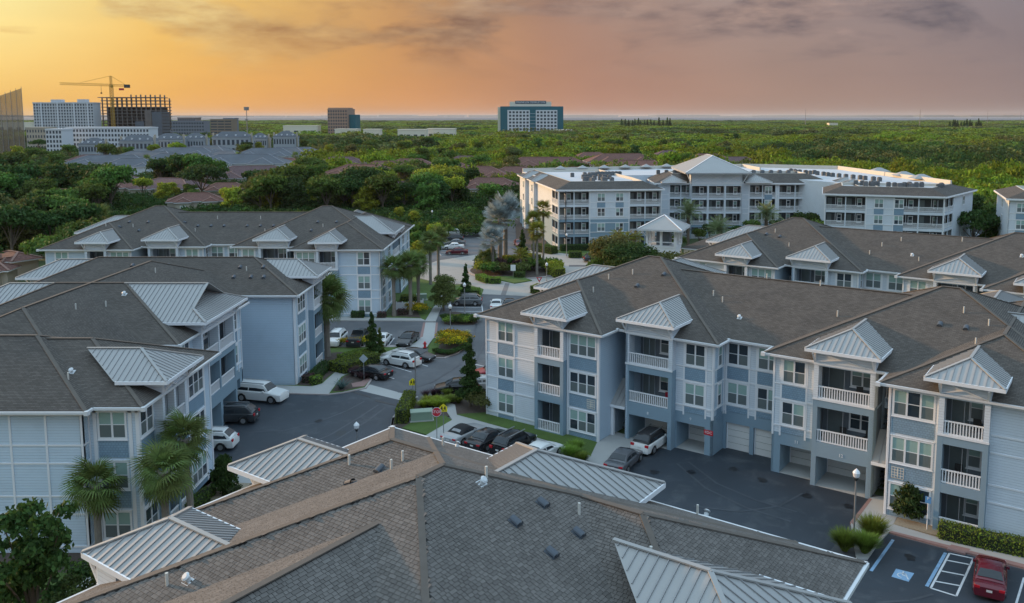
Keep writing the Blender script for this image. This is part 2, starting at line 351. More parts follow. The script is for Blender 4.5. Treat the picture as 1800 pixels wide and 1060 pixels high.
def porch(root,fr,a,b,nf,floors=(0,1,2),garage=False,near=True,dual=False,depth=1.7,zt=9.9):
    "a column of screened balconies that stands nf proud of the wall: pillars, spandrels, recess walls, doors, railings"
    lo,hi=MB(),MB(); pw=.36; zs=7.08
    def solid(s0,s1,n0,n1,z0,z1):
        if z0<zs: fbox(lo,fr,s0,s1,n0,n1,z0,min(z1,zs))
        if z1>zs: fbox(hi,fr,s0,s1,n0,n1,max(z0,zs),z1)
    solid(a,a+pw,-.2,nf,0,zt); solid(b-pw,b,-.2,nf,0,zt)
    if dual: solid((a+b)/2-.15,(a+b)/2+.15,-.2,nf,3.4 if garage else 0,zt)
    tops=[]; z=0
    for f in range(3):
        zb=FL[f]+.02; ztp=FL[f]+3.0-(.05 if f<2 else .25)
        if f in floors:
            if zb>z: solid(a+pw,b-pw,nf-.3,nf-.004,z,zb+.1)
            z=ztp
        elif f==0 and garage: z=2.45
    solid(a+pw,b-pw,nf-.3,nf-.004,z,zt)
    w=MB()
    fbox(w,fr,a-.04,b+.04,nf-.02,nf+.05,zs-.06,zs+.1) if 2 in floors else None
    lo.build('porch_lower_wall',stucco,root); hi.build('porch_upper_wall',siding_w,root); w.build('porch_belt',white,root)
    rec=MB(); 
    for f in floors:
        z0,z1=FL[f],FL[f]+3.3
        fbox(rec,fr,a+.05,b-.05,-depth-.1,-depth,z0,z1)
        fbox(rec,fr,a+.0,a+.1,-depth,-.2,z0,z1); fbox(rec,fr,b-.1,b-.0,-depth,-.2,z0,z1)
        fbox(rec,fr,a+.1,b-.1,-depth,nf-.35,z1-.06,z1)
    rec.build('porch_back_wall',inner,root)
    fl=MB()
    for f in floors: fbox(fl,fr,a+pw,b-pw,-depth,nf-.31,FL[f]+.0,FL[f]+.12)
    fl.build('porch_floor',concrete,root)
    f2=Fr(fr(0,-depth,0)[:2],fr(1,-depth,0)[:2]); bays=[(a+pw,b-pw)] if not dual else [(a+pw,(a+b)/2-.15),((a+b)/2+.15,b-pw)]
    for f in floors:
        for (p,q) in bays:
            obj_w=window(root,f2,p+(q-p)*.70,FL[f]+.75,1 if q-p<3.2 else 2,.72,1.85,panes=True,name='porch_window')
            d=MB(); ww=1.15; fbox(d,f2,p+.15,p+.15+ww,.002,.05,FL[f]+.12,FL[f]+2.55)
            dd=d.build('porch_door',g_screen,root)
            e=MB(); 
            for x in (p+.10,p+.15+ww): fbox(e,f2,x,x+.05,.0,.07,FL[f]+.12,FL[f]+2.6)
            e.build('door_frame',mat('porch_frame_grey',(.35,.40,.45),.5),root)
            sc=MB(); fbox(sc,fr,(p+q)/2-.02,(p+q)/2+.02,nf-.2,nf-.16,FL[f]+1.1,FL[f]+2.93); sc.build('screen_post',inner,root)
            railing(root,fr,p,q,nf-.1,FL[f]+.1,near=near)
def hip_dormer(root,fr,s0,s1,no,ze,hmain,pitch=.47,near=True,x=True,ridge_in=None,soff=True):
    "metal hip roof over a porch: rises from the eave at ze, its ridge runs back into the main roof"
    half=(s1-s0)/2; zr=ze+pitch*half; mid=(s0+s1)/2
    ni=-(hmain(zr)); ne=-(hmain(ze)); ap=fr(mid,no-half,zr); rb=fr(mid,ni-.1,zr)
    A,B=fr(s0,no,ze),fr(s1,no,ze); A2,B2=fr(s0,ne-.1,ze),fr(s1,ne-.1,ze)
    mb=MB(); up=Vector((0,0,.0))
    mb.quad(A,B,ap); mb.quad(B,B2,rb,ap); mb.quad(A2,A,ap,rb)
    d=mb.build('dormer_roof',metal,root)
    rib=MB() if not near else None
    def seam(p,q):
        if (p-q).length<.15: return
        m_=rib if rib else MB(); m_.beam(p+Vector((0,0,.025)),q+Vector((0,0,.025)),.035,.06)
        if not rib: m_.build('seam',seamm,d)
    st=.42
    k=s0+st
    while k<s1-.1:                              # front face
        t=min(k-s0,s1-k); seam(fr(k,no,ze),fr(k,no-t,ze+pitch*t)); k+=st
    n=no-st
    while n>ni:
        t=min(no-n,half); 
        zend=ze; lo=0.
        if n<ne: lo=min(half,max(0.,((ne-n)/(ne-ni))*half))
        if t>lo+.1:
            for sg,se in ((1,s0),(-1,s1)): seam(fr(se+sg*lo,n,ze+pitch*lo),fr(se+sg*t,n,ze+pitch*t))
        n-=st
    if rib: tag(rib.build('seam_ribs',seamm,d),kind='stuff')
    cp=MB()
    for p,q in ((A,ap),(B,ap),(ap,rb)): cp.beam(p+Vector((0,0,.05)),q+Vector((0,0,.05)),.2,.06)
    cp.build('ridge_cap',metal,d)
    fa=MB(); fbox(fa,fr,s0-.03,s1+.03,no-.02,no+.05,ze-.22,ze+.02)
    fbox(fa,fr,s0-.05,s0+.02,ne,no-.02,ze-.22,ze+.02); fbox(fa,fr,s1-.02,s1+.05,ne,no-.02,ze-.22,ze+.02)
    fa.build('fascia',cream if False else white,d)
    if soff: so_=MB(); fbox(so_,fr,s0+.02,s1-.02,ne,no-.02,ze-.12,ze-.08); so_.build('soffit',white,d)
    return d
def gable_x(root,fr,a,b,nf,z0,z1,dual=False):
    mb=MB(); fbox(mb,fr,a,b,-.6,nf,z0,z1); mb.build('gable_wall',siding_w,root)
    w=MB(); 
    bays=[(a+.06,b-.06)] if not dual else [(a+.06,(a+b)/2),((a+b)/2,b-.06)]
    for p,q in bays:
        w.beam(fr(p,nf+.05,z0+.12),fr(q,nf+.05,z1-.25),.10,.07); w.beam(fr(p,nf+.075,z1-.25),fr(q,nf+.075,z0+.12),.10,.07)
    fbox(w,fr,a-.03,b+.03,nf-.02,nf+.09,z0-.1,z0+.1)
    for s in (a+.08,b-.08): fbox(w,fr,s-.08,s+.08,nf+.003,nf+.08,z0+.1,z1-.2)
    w.build('cross_bracing',white,root)
    k=MB()
    for s in (a+.08,b-.08):
        k.beam(fr(s,nf+.1,z0+.1),fr(s,nf+.78,z1-.25),.11,.11); k.beam(fr(s,nf+.1,z0+.1),fr(s,nf+.1,z1-.2),.1,.1)
    k.build('knee_brace',white,root)
def dormer_porch(root,fr,a,b,nf,floors,hmain,garage=False,near=True,dual=False,ov=1.25,nov=.85):
    porch(root,fr,a,b,nf,floors,garage,near,dual)
    gable_x(root,fr,a,b,nf,9.95,11.15,dual)
    hip_dormer(root,fr,a-ov,b+ov,nf+nov,11.2,hmain,near=near)
def wallrun(mb,fr,segs,z0,z1,th=.2):
    for a,b in segs: fbox(mb,fr,a,b,-th,0,z0,z1)
def hip_rect(mb,x0,y0,x1,y1,z,p=PT):
    W,H=x1-x0,y1-y0; h=min(W,H)/2; zr=z+p*h
    a,b,c,d=(x0,y0,z),(x1,y0,z),(x1,y1,z),(x0,y1,z)
    if W>=H: e,f=(x0+h,y0+h,zr),(x1-h,y0+h,zr); mb.quad(a,b,f,e); mb.quad(c,d,e,f); mb.quad(b,c,f); mb.quad(d,a,e)
    else: e,f=(x0+h,y0+h,zr),(x0+h,y1-h,zr); mb.quad(a,b,e); mb.quad(b,c,f,e); mb.quad(c,d,f); mb.quad(d,a,e,f)
    return [(a,e),(d,e if W>=H else f),(b,f if W>=H else e),(c,f),(e,f)]
def hgt(rects,x,y):
    return max((r[4]+PT*min(x-r[0],r[2]-x,y-r[1],r[3]-y) for r in rects),default=-9)
def roof_set(root,rects,outline,near=False,m=None,capm=None):
    "hip roofs over every wing (union), hip caps on the edges that show, fascia and gutter along the outline"
    R_=[(*r,ZE+.004*i) for i,r in enumerate(rects)]
    mb=MB(); caps=MB(); so_=MB()
    for r in R_:
        E=hip_rect(mb,r[0],r[1],r[2],r[3],r[4])
        so_.box(r[0]+.03,r[1]+.03,r[4]-.22,r[2]-.03,r[3]-.03,r[4]-.19)
        for p,q in E:
            p,q=Vector(p),Vector(q); n=max(2,int((q-p).length/.5)); run=None
            for i in range(n):
                m0=p.lerp(q,(i+.5)/n); ok=m0.z>=hgt(R_,m0.x,m0.y)-.02
                if ok and run is None: run=i
                if run is not None and (not ok or i==n-1):
                    caps.beam(p.lerp(q,run/n)+Vector((0,0,.03)),p.lerp(q,(i+1 if ok else i)/n)+Vector((0,0,.03)),.26,.05); run=None
    rf=mb.build('roof',m or roofm,root); caps.build('hip_cap',capm or roofcap,rf); so_.build('roof_soffit',white,rf)
    g=MB()
    n=len(outline)
    for i in range(n):
        p,q=outline[i],outline[(i+1)%n]; fr=Fr(p,q)
        fbox(g,fr,-.02,fr.L+.02,-.03,.04,ZE-.24,ZE-.02); fbox(g,fr,-.1,fr.L+.1,.04,.17,ZE-.16,ZE+.005)
        if i%2==0: fbox(g,fr,-.22,.12,-.02,.24,ZE-.24,ZE+.05)
    g.build('gutter',gutter,rf)
    return rf,R_
def vents(root,rf,pts,R_):
    for kind,x,y in pts:
        if x>60:                                       # given as a spot of the photograph: find where its sight line meets the roof
            mi=Matrix.Translation(root.location)@Matrix.Rotation(root.rotation_euler.z,4,'Z')@Matrix.Diagonal((*root.scale,1)); mi=mi.inverted(); lo_=None
            p16,p8=at(x,y,16),at(x,y,8)
            for k in range(161):
                q=mi@p16.lerp(p8,k/160)
                if q.z<=hgt(R_,q.x,q.y): lo_=q; break
            if lo_ is None: continue
            x,y=lo_.x,lo_.y
        z=hgt(R_,x,y)
        if kind=='p':
            mb=MB(); mb.tube([(0,0,-.1),(0,0,.5)],.06,8); obj('vent_pipe',pipe_m(mb),rf,loc=(x,y,z))
        elif kind=='b': obj('roof_vent',boxvent(),rf,loc=(x,y,z),rot=slope_rot(R_,x,y))
        else: obj('exhaust_vent',gooseneck(),rf,loc=(x,y,z),rot=slope_rot(R_,x,y))
_c={}
def pipe_m(mb):
    if 'p' not in _c: _c['p']=mb.mesh('vent_pipe',mat('pale_pvc',(.55,.54,.50),.5))
    return _c['p']
def boxvent():
    if 'b' not in _c:
        mb=MB(); n=6; w=.18
        for i in range(n):
            a0,a1=math.pi*i/n,math.pi*(i+1)/n
            p=[(-w*math.cos(a0),0.10+.12*math.sin(a0)),(-w*math.cos(a1),0.10+.12*math.sin(a1))]
            mb.quad((p[0][0],-.22,p[0][1]),(p[1][0],-.22,p[1][1]),(p[1][0],.22,p[1][1]),(p[0][0],.22,p[0][1]))
            mb.quad((p[0][0],-.26,p[0][1]),(p[0][0],-.26,0),(p[1][0],-.26,0),(p[1][0],-.26,p[1][1]))
        mb.box(-w-.02,-.25,-.02,w+.02,.25,.04); _c['b']=mb.mesh('roof_vent',mat('vent_blue_grey',(.065,.08,.10),.6))
    return _c['b']
def gooseneck():
    if 'g' not in _c:
        mb=MB(); mb.tube([(0,0,-.05),(0,0,.16),(0,-.03,.25),(0,-.05,.30)],[.11,.11,.17,.10],12); mb.box(-.2,-.2,-.01,.2,.2,.02); _c['g']=mb.mesh('exhaust_vent',mat('vent_white',(.55,.58,.6),.4))
    return _c['g']
def slope_rot(R_,x,y):
    e=.05; gx=(hgt(R_,x+e,y)-hgt(R_,x-e,y))/(2*e); gy=(hgt(R_,x,y+e)-hgt(R_,x,y-e))/(2*e)
    n=Vector((-gx,-gy,1)).normalized(); dn=Vector((-gx,-gy,-(gx*gx+gy*gy))); dn=Vector((0,-1,0)) if dn.length<1e-3 else dn.normalized()
    X=(-dn).cross(n); return Matrix((X,-dn,n)).transposed().to_euler()
def plaque(root,fr,s,z):
    mb=MB(); mb.box(-.42,-.05,-.45,.42,-.036,-.40)
    for i in range(5): mb.box(-.42,-.05,-.45+i*.2,.42,-.038,-.41+i*.2)
    for i in range(5): mb.box(-.40+i*.2,-.055,-.45,-.365+i*.2,-.05,.39)
    mb.box(-.02,-.07,-.3,.06,-.055,.3); obj('number_plaque',mb.mesh('number_plaque',cream),root,loc=fr(s,0,z),rz=fr.a)
hm=lambda eave_n:(lambda z:(z-ZE)/PT-eave_n)     # how far behind the wall line the main slope reaches height z
def win_stack(root,fr,s,k,floors,band=True,n=0.):
    wd=k*.78+(k+1)*.13; 
    for f in floors: window(root,fr,s,FL[f]+.62,k,n=n)
    for f in floors:
        if f>0: panel(root,fr,s-wd/2,s+wd/2,FL[f]-.62,FL[f]+.57,n=n)
    if 0 in floors: panel(root,fr,s-wd/2,s+wd/2,.02,.57,n=n)
def bands(mb,fr,s0,s1,floors=(0,1,2),vert=(),zb=0.,n=0.):
    for f in floors:
        fbox(mb,fr,s0,s1,n+.002,n+.045,FL[f]+.48,FL[f]+.60)
        if f<2: fbox(mb,fr,s0,s1,n+.002,n+.045,FL[f]+2.74,FL[f]+2.86)
    for s in vert: fbox(mb,fr,s-.07,s+.07,n+.002,n+.055,zb,9.8)
def open_garage(root,wl,fr,a,b,ztop=2.45,depth=2.6,door=True,num=None):
    "wall above and beside an open bay, with side walls, slab and a panelled door at its back"
    mb=MB(); fbox(mb,fr,a-.0,a+.02,-depth,-.0,0,ztop+.1); fbox(mb,fr,b-.02,b,-depth,0,0,ztop+.1); fbox(mb,fr,a,b,-depth,-.01,ztop+.02,ztop+.12)
    mb.build('bay_wall',stucco,root)
    s=MB(); fbox(s,fr,a+.02,b-.02,-depth,-.05,0,.05); s.build('bay_slab',concrete,root)
    f2=Fr(fr(0,-depth,0)[:2],fr(1,-depth,0)[:2]); garage_door(root,f2,a,b,ztop)
    if num: obj('bay_number',num_mesh(num),root,loc=fr((a+b)/2,.02,ztop+.45),rot=(math.pi/2,0,fr.a))
NM={}
def num_mesh(t):
    if t not in NM: NM[t]=text_mesh(t,.36,white,.01)
    return NM[t]
DM={}
def garage_door(root,fr,a,b,ztop=2.45,n=0.):
    key=(round(b-a,2),ztop)
    if key not in DM:
        W=b-a; f=MB(); f.box(0,-.06,0,.1,0,ztop); f.box(W-.1,-.06,0,W,0,ztop); f.box(0,-.06,ztop-.1,W,0,ztop)
        p=MB(); h=(ztop-.1)/4; p.box(.1,-.04,.01,W-.1,-.012,h-.02)
        DM[key]=(f.mesh('garage_door',white),p.mesh('door_panel',mat('door_white_flat',(.66,.66,.64),.55,vary=.02)),h)
    f,p,h=DM[key]; o=obj('garage_door',f,root,loc=fr(a,n,.0),rz=fr.a)
    for i in range(4): obj('door_panel',p,o,loc=(0,0,h*i+.01))
def awning(root,fr,a,b,n0,n1,z0,z1):
    mb=MB(); mb.quad(fr(a,n1,z0),fr(b,n1,z0),fr(b,n0,z1),fr(a,n0,z1)); mb.quad(fr(b,n1,z0-.08),fr(a,n1,z0-.08),fr(a,n0,z1-.08),fr(b,n0,z1-.08)); o=mb.build('awning',metal,root)
    c=int((b-a)/.38)
    for i in range(1,c):
        s=a+i*(b-a)/c; m_=MB(); m_.beam(fr(s,n1,z0+.03),fr(s,n0,z1+.03),.04,.06); m_.build('seam',seamm,o)
    f=MB(); fbox(f,fr,a-.02,b+.02,n1-.02,n1+.06,z0-.2,z0+.03); f.build('fascia',white,o)
def stairs(root,fr,a,b,dep,near=True):
    "open stair well between two wings: landings, railings, flights, dark back wall"
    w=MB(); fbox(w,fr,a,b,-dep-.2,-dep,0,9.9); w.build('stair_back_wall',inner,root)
    l=MB()
    for z in (3.25,6.75): fbox(l,fr,a,b,-dep,-dep+1.6,z,z+.25); fbox(l,fr,a,b,-dep+1.52,-dep+1.6,z-.5,z+.3)
    l.build('stair_landing',siding,root)
    for z in (3.5,7.0): railing(root,fr,a+.03,b-.03,-dep+1.55,z,near=near)
    st=MB()
    for z0 in (0,3.5):
        for i in range(10): fbox(st,fr,a+.05,a+(b-a)*.8,-dep+.1+i*.28-.0,-dep+.1+i*.28+.27,z0+3.2-i*.33-.06,z0+3.2-i*.33)
    st.build('stair_flight',mat('dark_stair_metal',(.08,.09,.10),.5),root)
def apartment_M(label,loc,rz,near=True,scx=1.,shingles=False,garage_front=True,low=False,vent=()):
    o2=.5 if not shingles else .15
    root=thing('apartment_building',label,'apartment building',loc,rz,sc=(scx,1,1)); root.rotation_euler=(0,0,rz)
    S=51.2
    X=lambda x,m: S-x if m else x
    W=MB(); WB=MB(); WS=MB(); T=MB()
    for m in (False,True):
        def F(x0,y0,x1,y1):
            return Fr((x0,y0),(x1,y1)) if not m else Fr((S-x1,y1),(S-x0,y0))
        def s_(fr,x,x0,x1): return (x-x0) if not m else (x1-x)
        def rng(x,a0,a1): return (a0-x,a1-x)
        # wing front
        fr=F(.6,.6,13.4,.6); q=(lambda a:a-.6) if not m else (lambda a:13.4-a)
        seg=lambda a,b:(min(q(a),q(b)),max(q(a),q(b)))
        wallrun(W,fr,[seg(.6,6.8),seg(10.,13.4)],0,9.85)
        wallrun(W,fr,[seg(6.8,10.)],9.7,9.85)
        win_stack(root,fr,q(3.05),2,(0,1,2)); win_stack(root,fr,q(11.72),3,(0,1,2))
        bands(T,fr,*seg(.6,6.75),vert=(q(.67),q(2.03),q(4.07))); 
        for a in (10.12,13.33): fbox(T,fr,q(a)-.07,q(a)+.07,.002,.07,0,9.8)
        a,b=seg(6.8,10.); dormer_porch(root,fr,a,b,.6,(0,1,2),hm(.6),near=near,ov=.88)
        if near: plaque(root,fr,q(12.6),FL[1]-.05)
        # frieze
        fbox(T,fr,*seg(.6,6.75),.002,.05,9.55,9.85); fbox(T,fr,*seg(10.05,13.4),.002,.05,9.6,9.85)
        # wing side, stair well, block
        if not m: f1=Fr((13.4,.6),(13.4,7.6))
        else: f1=Fr((S-13.4,7.6),(S-13.4,.6))
        wallrun(WB,f1,[(0,f1.L)],0,9.85); 
        e=.07 if not m else f1.L-.07; fbox(T,f1,e-.07,e+.07,.002,.05,0,9.8)
        fr=F(13.4,3.5,14.9,3.5); stairs(root,fr,0,1.5,4.1,near)
        awning(root,fr,0,1.5,-1.4,.9,3.0,4.9)
        pl=MB(); fbox(pl,fr,*((.02,.3) if not m else (1.2,1.48)),.5,.8,0,2.95); pl.build('awning_post',white,root)
        # block front
        fr=F(14.9,3.5,23.,3.5); q=(lambda a:a-14.9) if not m else (lambda a:23.-a)
        a,b=seg(14.9,19.5); wallrun(W,fr,[(a,b)],9.7,9.85)
        dormer_porch(root,fr,a,b,.8,(1,2) if garage_front else (0,1,2),hm(.6),garage=garage_front,near=near,ov=o2)
        if not m: f1=Fr((14.9,7.6),(14.9,2.7))
        else: f1=Fr((S-14.9,2.7),(S-14.9,7.6))
        wallrun(WB,f1,[(0,f1.L)],0,9.85)
        a,b=seg(19.5,23.); wallrun(W,fr,[(a,b)],3.45,9.85)
        window(root,fr,q(21.3),FL[1]+.62,2); window(root,fr,q(21.3),FL[2]+.62,2)
        panel(root,fr,q(21.3)-.98,q(21.3)+.98,FL[2]-.62,FL[2]+.57); panel(root,fr,q(21.3)-.98,q(21.3)+.98,3.47,FL[1]+.57)
        bands(T,fr,a,b,(1,2),vert=(q(22.93),q(22.33),q(20.27)),zb=3.2); fbox(T,fr,a,b,.002,.05,9.6,9.85)
        ga,gb=seg(19.6,22.3)
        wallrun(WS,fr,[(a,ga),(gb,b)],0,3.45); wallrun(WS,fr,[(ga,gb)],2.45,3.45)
        open_garage(root,WS,fr,ga,gb,num='9' if not m else '11')
        ga,gb=seg(15.26,19.14)
        if garage_front: open_garage(root,WS,Fr(fr(0,.8,0)[:2],fr(1,.8,0)[:2]),ga,gb,num='8' if not m else '12',depth=3.2)
        # block side
        f1=Fr((23.,3.5),(23.,5.8)) if not m else Fr((S-23.,5.8),(S-23.,3.5))
        wallrun(WB,f1,[(0,2.3)],3.45,9.85); wallrun(WS,f1,[(0,2.3)],0,3.45)
        for f in (1,2): window(root,f1,1.25,FL[f]+.62,1,.62); panel(root,f1,.75,1.75,FL[f]-.62,FL[f]+.57)
        bands(T,f1,0,2.3,(1,2),vert=(.07,2.2),zb=3.2)
        # block side behind stair etc. end walls
        f1=Fr((.6,27.4),(.6,.6)) if not m else Fr((S-.6,.6),(S-.6,27.4))
        q=(lambda y:27.4-y) if not m else (lambda y:y-.6)
        wallrun(W,f1,[tuple(sorted((q(.6),q(10.6)))),tuple(sorted((q(17.4),q(27.4))))],0,9.85)
        f2=Fr((2.8,17.4),(2.8,10.6)) if not m else Fr((S-2.8,10.6),(S-2.8,17.4))
        wallrun(WB,f2,[(0,6.8)],0,9.85)
        for y in (10.6,17.4):
            f3=Fr((.6,y),(2.8,y)) if not m else Fr((S-2.8,y),(S-.6,y))
            wallrun(WB,f3,[(0,2.2)],0,9.85)
        for y,k in ((3.0,2),(7.6,2),(20.4,2),(24.8,1)): win_stack(root,f1,q(y),k,(0,1,2))
        bands(T,f1,*sorted((q(.6),q(10.6)))); bands(T,f1,*sorted((q(17.4),q(27.4))))
        for f in (1,2): railing(root,f1,*sorted((q(10.65),q(17.35))),-.1,FL[f]+.1,near=False)
        for f in (1,2):
            s=MB(); fbox(s,f1,*sorted((q(10.65),q(17.35))),-2.1,-.02,FL[f]-.2,FL[f]+.1); s.build('balcony_slab',white,root)
            window(root,f2,3.4,FL[f]+.7,3,name='porch_window')
        a,b=sorted((q(10.6),q(17.4))); gable_x(root,f1,a,b,.05,9.95,11.15,True)
        hip_dormer(root,f1,a-1.1,b+1.1,.6,11.2,hm(.6),near=near)
        # back wing wall with its dormer
        fb=F(.6,27.4,13.4,27.4); fb=Fr(fb(fb.L,0,0)[:2],fb(0,0,0)[:2]); q=(lambda a:13.4-a) if not m else (lambda a:a-.6)
        wallrun(W,fb,[(0,fb.L)],0,9.85)
        a,b=sorted((q(6.4),q(12.4))); gable_x(root,fb,a,b,.6,9.95,11.15); hip_dormer(root,fb,a-.9,b+.9,1.5,11.2,hm(.6),near=near)
    fr=Fr((23.,5.8),(28.2,5.8)); wallrun(W,fr,[(0,5.2)],3.45,9.85)
    for s in (1.25,3.95):
        for f in (1,2): window(root,fr,s,FL[f]+.62,2)
        panel(root,fr,s-.98,s+.98,FL[2]-.62,FL[2]+.57); panel(root,fr,s-.98,s+.98,3.47,FL[1]+.57)
    bands(T,fr,0,5.2,(1,2),vert=(.2,2.28,2.92,5.0),zb=3.2); fbox(T,fr,0,5.2,.002,.05,9.6,9.85)
    wallrun(WS,fr,[(0,.25),(2.42,2.78),(4.95,5.2)],0,2.45); wallrun(WS,fr,[(0,5.2)],2.45,3.45)
    f2=Fr((23.,6.1),(28.2,6.1)); garage_door(root,f2,.25,2.42); garage_door(root,f2,2.78,4.95)
    fb=Fr((37.8,23.),(13.4,23.)); wallrun(W,fb,[(0,fb.L)],0,9.85)
    for a in (13.4,37.8): W.box(a-.1,23,0,a+.1,27.4,9.85)
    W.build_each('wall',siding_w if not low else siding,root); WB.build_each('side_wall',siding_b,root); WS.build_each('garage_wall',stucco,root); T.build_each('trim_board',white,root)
    rects=[(0,0,14,28),(S-14,0,S,28),(-.0,2.9,23.6,25.1),(S-23.6,2.9,S,25.1),(5,5.2,S-5,22.8)]
    ol=[(0,0),(14,0),(14,2.9),(23.6,2.9),(23.6,5.2),(27.6,5.2),(27.6,2.9),(37.2,2.9),(37.2,0),(S,0),(S,28),(37.2,28),(37.2,22.8),(14,22.8),(14,28),(0,28)]
    rf,R_=roof_set(root,rects,ol,near,under if shingles else None)
    vents(root,rf,vent,R_)
    if shingles: shingle_roof(root,rf,R_,loc,rz,ol)
    return root,R_
def inside(x,y,ol):
    c=False; n=len(ol)
    for i in range(n):
        (x0,y0),(x1,y1)=ol[i],ol[(i+1)%n]
        if (y0>y)!=(y1>y) and x<(x1-x0)*(y-y0)/(y1-y0)+x0: c=not c
    return c
def shingle_roof(root,rf,R_,loc,rz,ol):
    "every shingle tab of the near roof: a wedge 0.30 wide, its lower edge proud of the course below"
    ca,sa=math.cos(rz),math.sin(rz); tabs=[]; ex=.155; ph=ex/math.sqrt(1+PT*PT)
    for ri,r in enumerate(R_):
        x0,y0,x1,y1,z=r; W,H=x1-x0,y1-y0; hh=min(W,H)/2
        for side in range(4):
            Ls=W if side%2==0 else H
            nrow=int(hh/ph)
            for j in range(nrow):
                d=(j+.5)*ph; u=d+random.random()*.3
                while u<Ls-d:
                    wd=random.choice((.14,.18,.22,.26,.32))
                    uc=u+wd/2
                    X_,Y_={0:(x0+uc,y0+d),1:(x1-d,y0+uc),2:(x1-uc,y1-d),3:(x0+d,y1-uc)}[side]
                    h=z+PT*d
                    if h>=hgt(R_,X_,Y_)-.05:
                        wx,wy=loc[0]+ca*X_-sa*Y_,loc[1]+sa*X_+ca*Y_
                        dp=wy*ct_-(h-HCAM)*st_
                        if dp>4:
                            px=PX_+F_*wx/dp; py=PY_-F_*(wy*st_+(h-HCAM)*ct_)/dp
                            if -150<px<1950 and 600<py<1250: tabs.append((dp,side,X_,Y_,h,wd))
                    u+=wd+.012
    tabs.sort(key=lambda t:t[0] if 0<1 else 0)
    S4={0:((1,0),(0,1)),1:((0,1),(-1,0)),2:((-1,0),(0,-1)),3:((0,-1),(1,0))}
    def wedge(mb,side,X_,Y_,h,wd,lift):
        (ux,uy),(vx,vy)=S4[side]; w2=wd/2-.004; l0,l1=-ph*.5-.004,ph*.5+.03
        up=Vector((-vx*PT,-vy*PT,1)).normalized()
        def p(a,b,t): return Vector((X_+ux*a+vx*b,Y_+uy*a+vy*b,h+PT*b))+up*t
        t0=.026+lift; t1=.008
        q=[p(-w2,l0,t0),p(w2,l0,t0),p(w2,l1,t1),p(-w2,l1,t1),p(-w2,l0,0),p(w2,l0,0),p(w2,l1,0),p(-w2,l1,0)]
        i=len(mb.v); mb.v+=[tuple(a) for a in q]
        for f in ((0,1,2,3),(4,5,1,0),(5,6,2,1),(7,4,0,3)): mb.f.append(tuple(i+k for k in f)); mb.m.append(0)
    big=MB(); near=[t for t in tabs if True][:300]
    protos={}
    for (dp,side,X_,Y_,h,wd) in near:
        k=(side,wd)
        if k not in protos: m_=MB(); wedge(m_,side,0,0,0,wd,.0); protos[k]=m_.mesh('shingle',shing)
        obj('shingle',protos[k],rf,loc=(X_,Y_,h))
    for (dp,side,X_,Y_,h,wd) in tabs[300:]: wedge(big,side,X_,Y_,h,wd,random.random()*.006)
    tag(big.build('shingle_courses',shing,rf),kind='stuff'); print('tabs',len(tabs))
# ---- five buildings of one plan
UA=R(-34.7); U=Vector((math.cos(UA),math.sin(UA),0)); V=Vector((-U.y,U.x,0))
vB=[('b',1167,485) ,('b',1089,500) if 0 else ('b',1120,504),('p',1070,491),('p',1043,515),('p',1112,482),('p',1270,531),('p',1254,522),('p',1348,493),('p',1442,503),('p',1472,557),('g',1300,560),('p',1713,553) if 0 else ('p',1694,553),('b',1652,572),('b',1698,578),('p',1738,574),('p',1715,606)]
bB,RB=apartment_M('large three storey blue apartment building with garages, centre right, facing the dark court',(-6.68,80.65,0),UA,True,vent=vB)
bE,RE=apartment_M('nearest apartment building, seen from above as a huge brown shingle roof across the bottom',(-9.41,50.48,0),R(-124.7),True,shingles=True,
  vent=[('b',953,889),('b',905,919),('b',1016,939),('b',969,974),('p',855,842),('g',847,852),('p',1018,905),('p',614,817),('p',708,812),('p',688,826),('b',668,828),('b',616,851),('p',779,784),('g',803,786),('p',1144,985),('g',332,1022),('p',294,1031),('p',1226,905),('g',1241,907)])
bC,RC=apartment_M('three storey pale blue apartment building behind, seen square on, at the left of the roundabout',(-72.8,121.0,0),0,False,.965,low=True,
  vent=[('b',9,9.3),('b',12,9.3),('b',8.6,7),('b',11.6,7),('p',10.2,8),('p',7,6)]+[('b',17.5+i*2.1,10.) for i in range(4)]+[('b',27.5+i*2.1,10.) for i in range(4)]+[('b',39,9.3),('b',42,9.3),('b',38.6,7),('b',41.6,7),('p',40.2,8),('p',22,12),('p',29,12),('p',20,8),('p',31,8)])
bD,RD=apartment_M('three storey pale blue apartment building behind the large one at right, its lower storeys hidden',(17.67,114.07,0),UA,False,
  vent=[('b',9,9.3),('b',11,9.0),('p',10,10),('p',13,7),('p',26,12),('p',33,13),('p',23,8.5),('p',24,10.5),('g',28,9),('p',29,8),('g',40,9),('p',42,9)])
